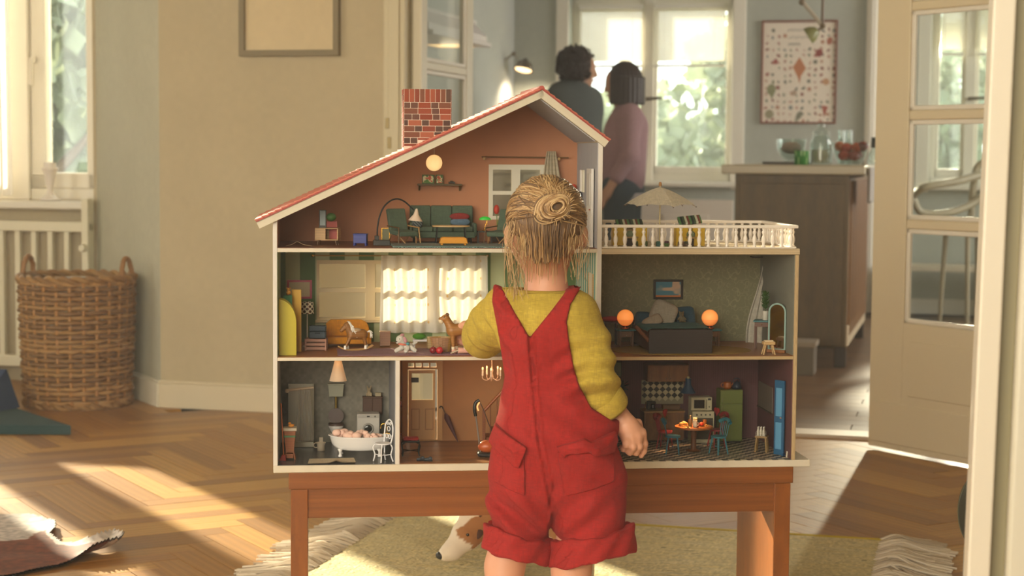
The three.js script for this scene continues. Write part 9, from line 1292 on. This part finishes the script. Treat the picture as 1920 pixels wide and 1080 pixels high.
  // woman: bob, mauve cardigan, jeans
  person('woman with dark bob, mauve cardigan and jeans standing at the window', 1172, 160, 9.9, (t, X, Y) => {
    const c = V(X(1166), Y(158), 0), f = V(-0.92, -0, -0.38).normalize(), s = V(f.z, 0, -f.x), nk = V(X(1172), Y(196), 0), sN = V(X(1188), Y(218), 0.1), sF = V(X(1166), Y(222), -0.14), eN = V(X(1193), Y(292), 0.17), wN = V(X(1153), Y(362), 0.21), eF = V(X(1160), Y(290), -0.16), wF = V(X(1128), Y(330), -0.18), hip = Y(340);
    const skel = [...face(c, f, s), cap(c.clone().add(V(-f.x * 0.02, -0.05, 0)), nk, 0.046, 0.05), cap(nk, V(X(1174), Y(230), 0), 0.05, 0.07), cap(V(X(1174), Y(230), 0), V(X(1172), hip, 0), 0.09, 0.1), cap(eN, wN, 0.034, 0.024), cap(eF, wF, 0.034, 0.024), ...hand(wN, wN.clone().multiplyScalar(2).sub(eN), V(-0.6, 0, -0.3)), ...hand(wF, wF.clone().multiplyScalar(2).sub(eF), V(-1, 0, 0)), cap(V(X(1166), hip - 0.06, 0.05), V(X(1168), 0.44, 0.06), 0.07, 0.048), cap(V(X(1168), 0.44, 0.06), V(X(1172), 0.07, 0.06), 0.046, 0.03), cap(V(X(1172), hip - 0.06, -0.05), V(X(1176), 0.44, -0.07), 0.07, 0.048), cap(V(X(1176), 0.44, -0.07), V(X(1180), 0.07, -0.07), 0.046, 0.03)];
    part(t, 'body', solid(blend(0.028, ...skel), [-0.4, 0, -0.4], [0.3, Y(118), 0.4], 0.012), skin); eyes(t, c, f.x, f.z, [s.x, s.z]);
    part(t, 'cardigan', solid(blend(0.045, cap(sN, sF, 0.062), cap(V(X(1178), Y(240), 0), V(X(1172), hip + 0.02, 0), 0.118, 0.122), cap(V(X(1160), Y(250), 0), V(X(1164), Y(300), 0), 0.08, 0.09), cap(sN, eN, 0.062, 0.05), cap(eN, eN.clone().lerp(wN, 0.55), 0.048, 0.044), cap(sF, eF, 0.06, 0.05), cap(eF, eF.clone().lerp(wF, 0.8), 0.048, 0.04), cap(nk.clone().add(V(0.01, -0.02, 0)), V(X(1174), Y(220), 0), 0.06, 0.075)), [-0.4, hip - 0.13, -0.35], [0.3, Y(190), 0.34], 0.012), cloth('#b08a8e'));
    part(t, 'shirt_hem', new THREE.CylinderGeometry(0.128, 0.132, 0.05, 30, 1, true).translate(X(1172), hip - 0.09, 0), cloth('#d8cfd0'));
    part(t, 'jeans', solid(blend(0.03, cap(V(X(1168), hip - 0.05, 0.04), V(X(1172), hip - 0.05, -0.05), 0.112), cap(V(X(1166), hip - 0.1, 0.05), V(X(1172), 0.08, 0.06), 0.095, 0.055), cap(V(X(1172), hip - 0.1, -0.05), V(X(1180), 0.08, -0.07), 0.095, 0.055)), [-0.35, 0.03, -0.3], [0.25, hip + 0.06, 0.3], 0.014), cloth('#46525c'));
    for (const [x, z] of [[1170, 0.06], [1178, -0.07]]) part(t, 'shoe', put(ball(1, 0, 0, 0, 0.115, 0.04, 0.045, 16), X(x) - 0.05, 0.04, z - 0.02, 0, 0.4), mat('#3a302a', 0.5));
    const hairF = (x, y, z) => { const dx = x - c.x + f.x * 0.022, dy = y - c.y - 0.02, dz = z - c.z + f.z * 0.022, top = Math.hypot(dx / 0.1, dy / 0.112, dz / 0.1) - 1, low = Math.max(Math.hypot((dx + f.x * 0.012) / 0.102, (dz + f.z * 0.012) / 0.1) - 1, -(dy + 0.135) / 0.1, (dy - 0.02) / 0.1); const d = Math.min(top, low) * 0.1 + 0.002 * Math.sin(Math.atan2(dx, dz) * 26) , fr = (dx * f.x + dz * f.z) - 0.052 + (dy > 0.035 ? -0.5 * (dy - 0.035) : 0); return Math.max(d, fr); }; part(t, 'hair', solid(hairF, [c.x - 0.16, c.y - 0.17, c.z - 0.16], [c.x + 0.16, c.y + 0.16, c.z + 0.16], 0.0065), mat('#2a1912', 0.5), { label: 'dark brown bob' });
  });
}
// ---------------------------------------------------------------- the garden
structure('lawn', span(-40, 40, -0.9, -0.6, -60, -12.2), mat('#6f8048', 0.95));
structure('lawn_left', span(-40, -6.2, -0.9, -0.6, -12.2, 10), mat('#6f8048', 0.95), V(0, 0, 0), 0);
{
  const leafShape = new THREE.PlaneGeometry(0.1, 0.15, 1, 2), q = leafShape.attributes.position; for (let i = 0; i < q.count; i++) q.setZ(i, 0.03 * (1 - Math.abs(q.getY(i)) / 0.075)); leafShape.computeVertexNormals();
  const tree = (label, name, x, z, trunkH, crown, n, color, category = 'tree') => {
    const t = thing(name, label, category, V(x, -0.6, z)), bark = mat('#5b4a38', 0.9); if (trunkH > 0.2) { part(t, 'trunk', tube([[0, 0, 0], [0.05, trunkH * 0.4, 0.03], [-0.04, trunkH * 0.8, 0], [0.03, trunkH * 1.25, 0.05]], 0.13, 20, 9), bark); for (let i = 0; i < 5; i++) { const a = i * 1.3; part(t, 'branch', rod([0, trunkH * 0.8, 0], [Math.cos(a) * crown[0] * 0.6, trunkH + crown[1] * (0.2 + 0.12 * i), Math.sin(a) * crown[2] * 0.6], 0.06, 0.02), bark); } }
    const m = new THREE.InstancedMesh(leafShape, mat(color, 0.75, { transmission: 0.4, thickness: 0 }), n), d = new THREE.Object3D(), c = new THREE.Color(), cy = trunkH + crown[1] * 0.75; const puffs = Array.from({ length: 14 }, () => [rnd(-0.75, 0.75), rnd(-0.75, 0.75), rnd(-0.75, 0.75)]);
    for (let i = 0; i < n; i++) { const p = puffs[i % 14], a = rnd(6.283), b = Math.acos(rnd(-1, 1)), r = 0.42 * Math.cbrt(rnd()); d.position.set((p[0] + r * Math.sin(b) * Math.cos(a)) * crown[0], cy + (p[1] + r * Math.cos(b)) * crown[1], (p[2] + r * Math.sin(b) * Math.sin(a)) * crown[2]); d.rotation.set(rnd(6), rnd(6), rnd(6)); d.scale.setScalar(rnd(0.8, 1.7)); d.updateMatrix(); m.setMatrixAt(i, d.matrix); m.setColorAt(i, c.setHSL(0, 0, rnd(0.72, 1))); }
    m.name = 'leaves'; m.userData.kind = 'stuff'; t.add(m); return t;
  };
  tree('light green leafy tree behind the left kitchen window sash', 'leafy_tree', 0.2, -19.5, 0.4, [1.7, 1.1, 1.2], 2400, '#b9c2a0');
  tree('green leafy tree behind the right kitchen window sash', 'leafy_tree', 2.4, -21, 0.5, [1.8, 1.6, 1.3], 2600, '#b0bb98');
  tree('pale green bush low behind the kitchen window', 'bush', 1.2, -16.6, 0.05, [1.7, 0.75, 0.7], 1500, '#c0c8a8', 'bush');
  tree('darker tree far behind the middle of the kitchen window', 'leafy_tree', 1.2, -27, 0.5, [3.6, 1.0, 1.6], 3000, '#a3b08c');
  tree('green tree behind the window seen through the glass door', 'leafy_tree', 6.2, -22.5, 0.6, [1.7, 1.6, 1.2], 2200, '#b9c2a0');
  tree('slim-trunked tree outside the bay window at left', 'leafy_tree', -3.5, -12.6, 1.5, [0.95, 1.6, 0.8], 2200, '#aeb898');
  tree('broad tree farther off outside the bay window', 'leafy_tree', -5.4, -20, 1.0, [1.5, 2.3, 1.2], 1800, '#b4bea0');
}

scene.traverse((o) => { if (o.isMesh) { o.castShadow = true; o.receiveShadow = true; } });
renderer.render(scene, camera);
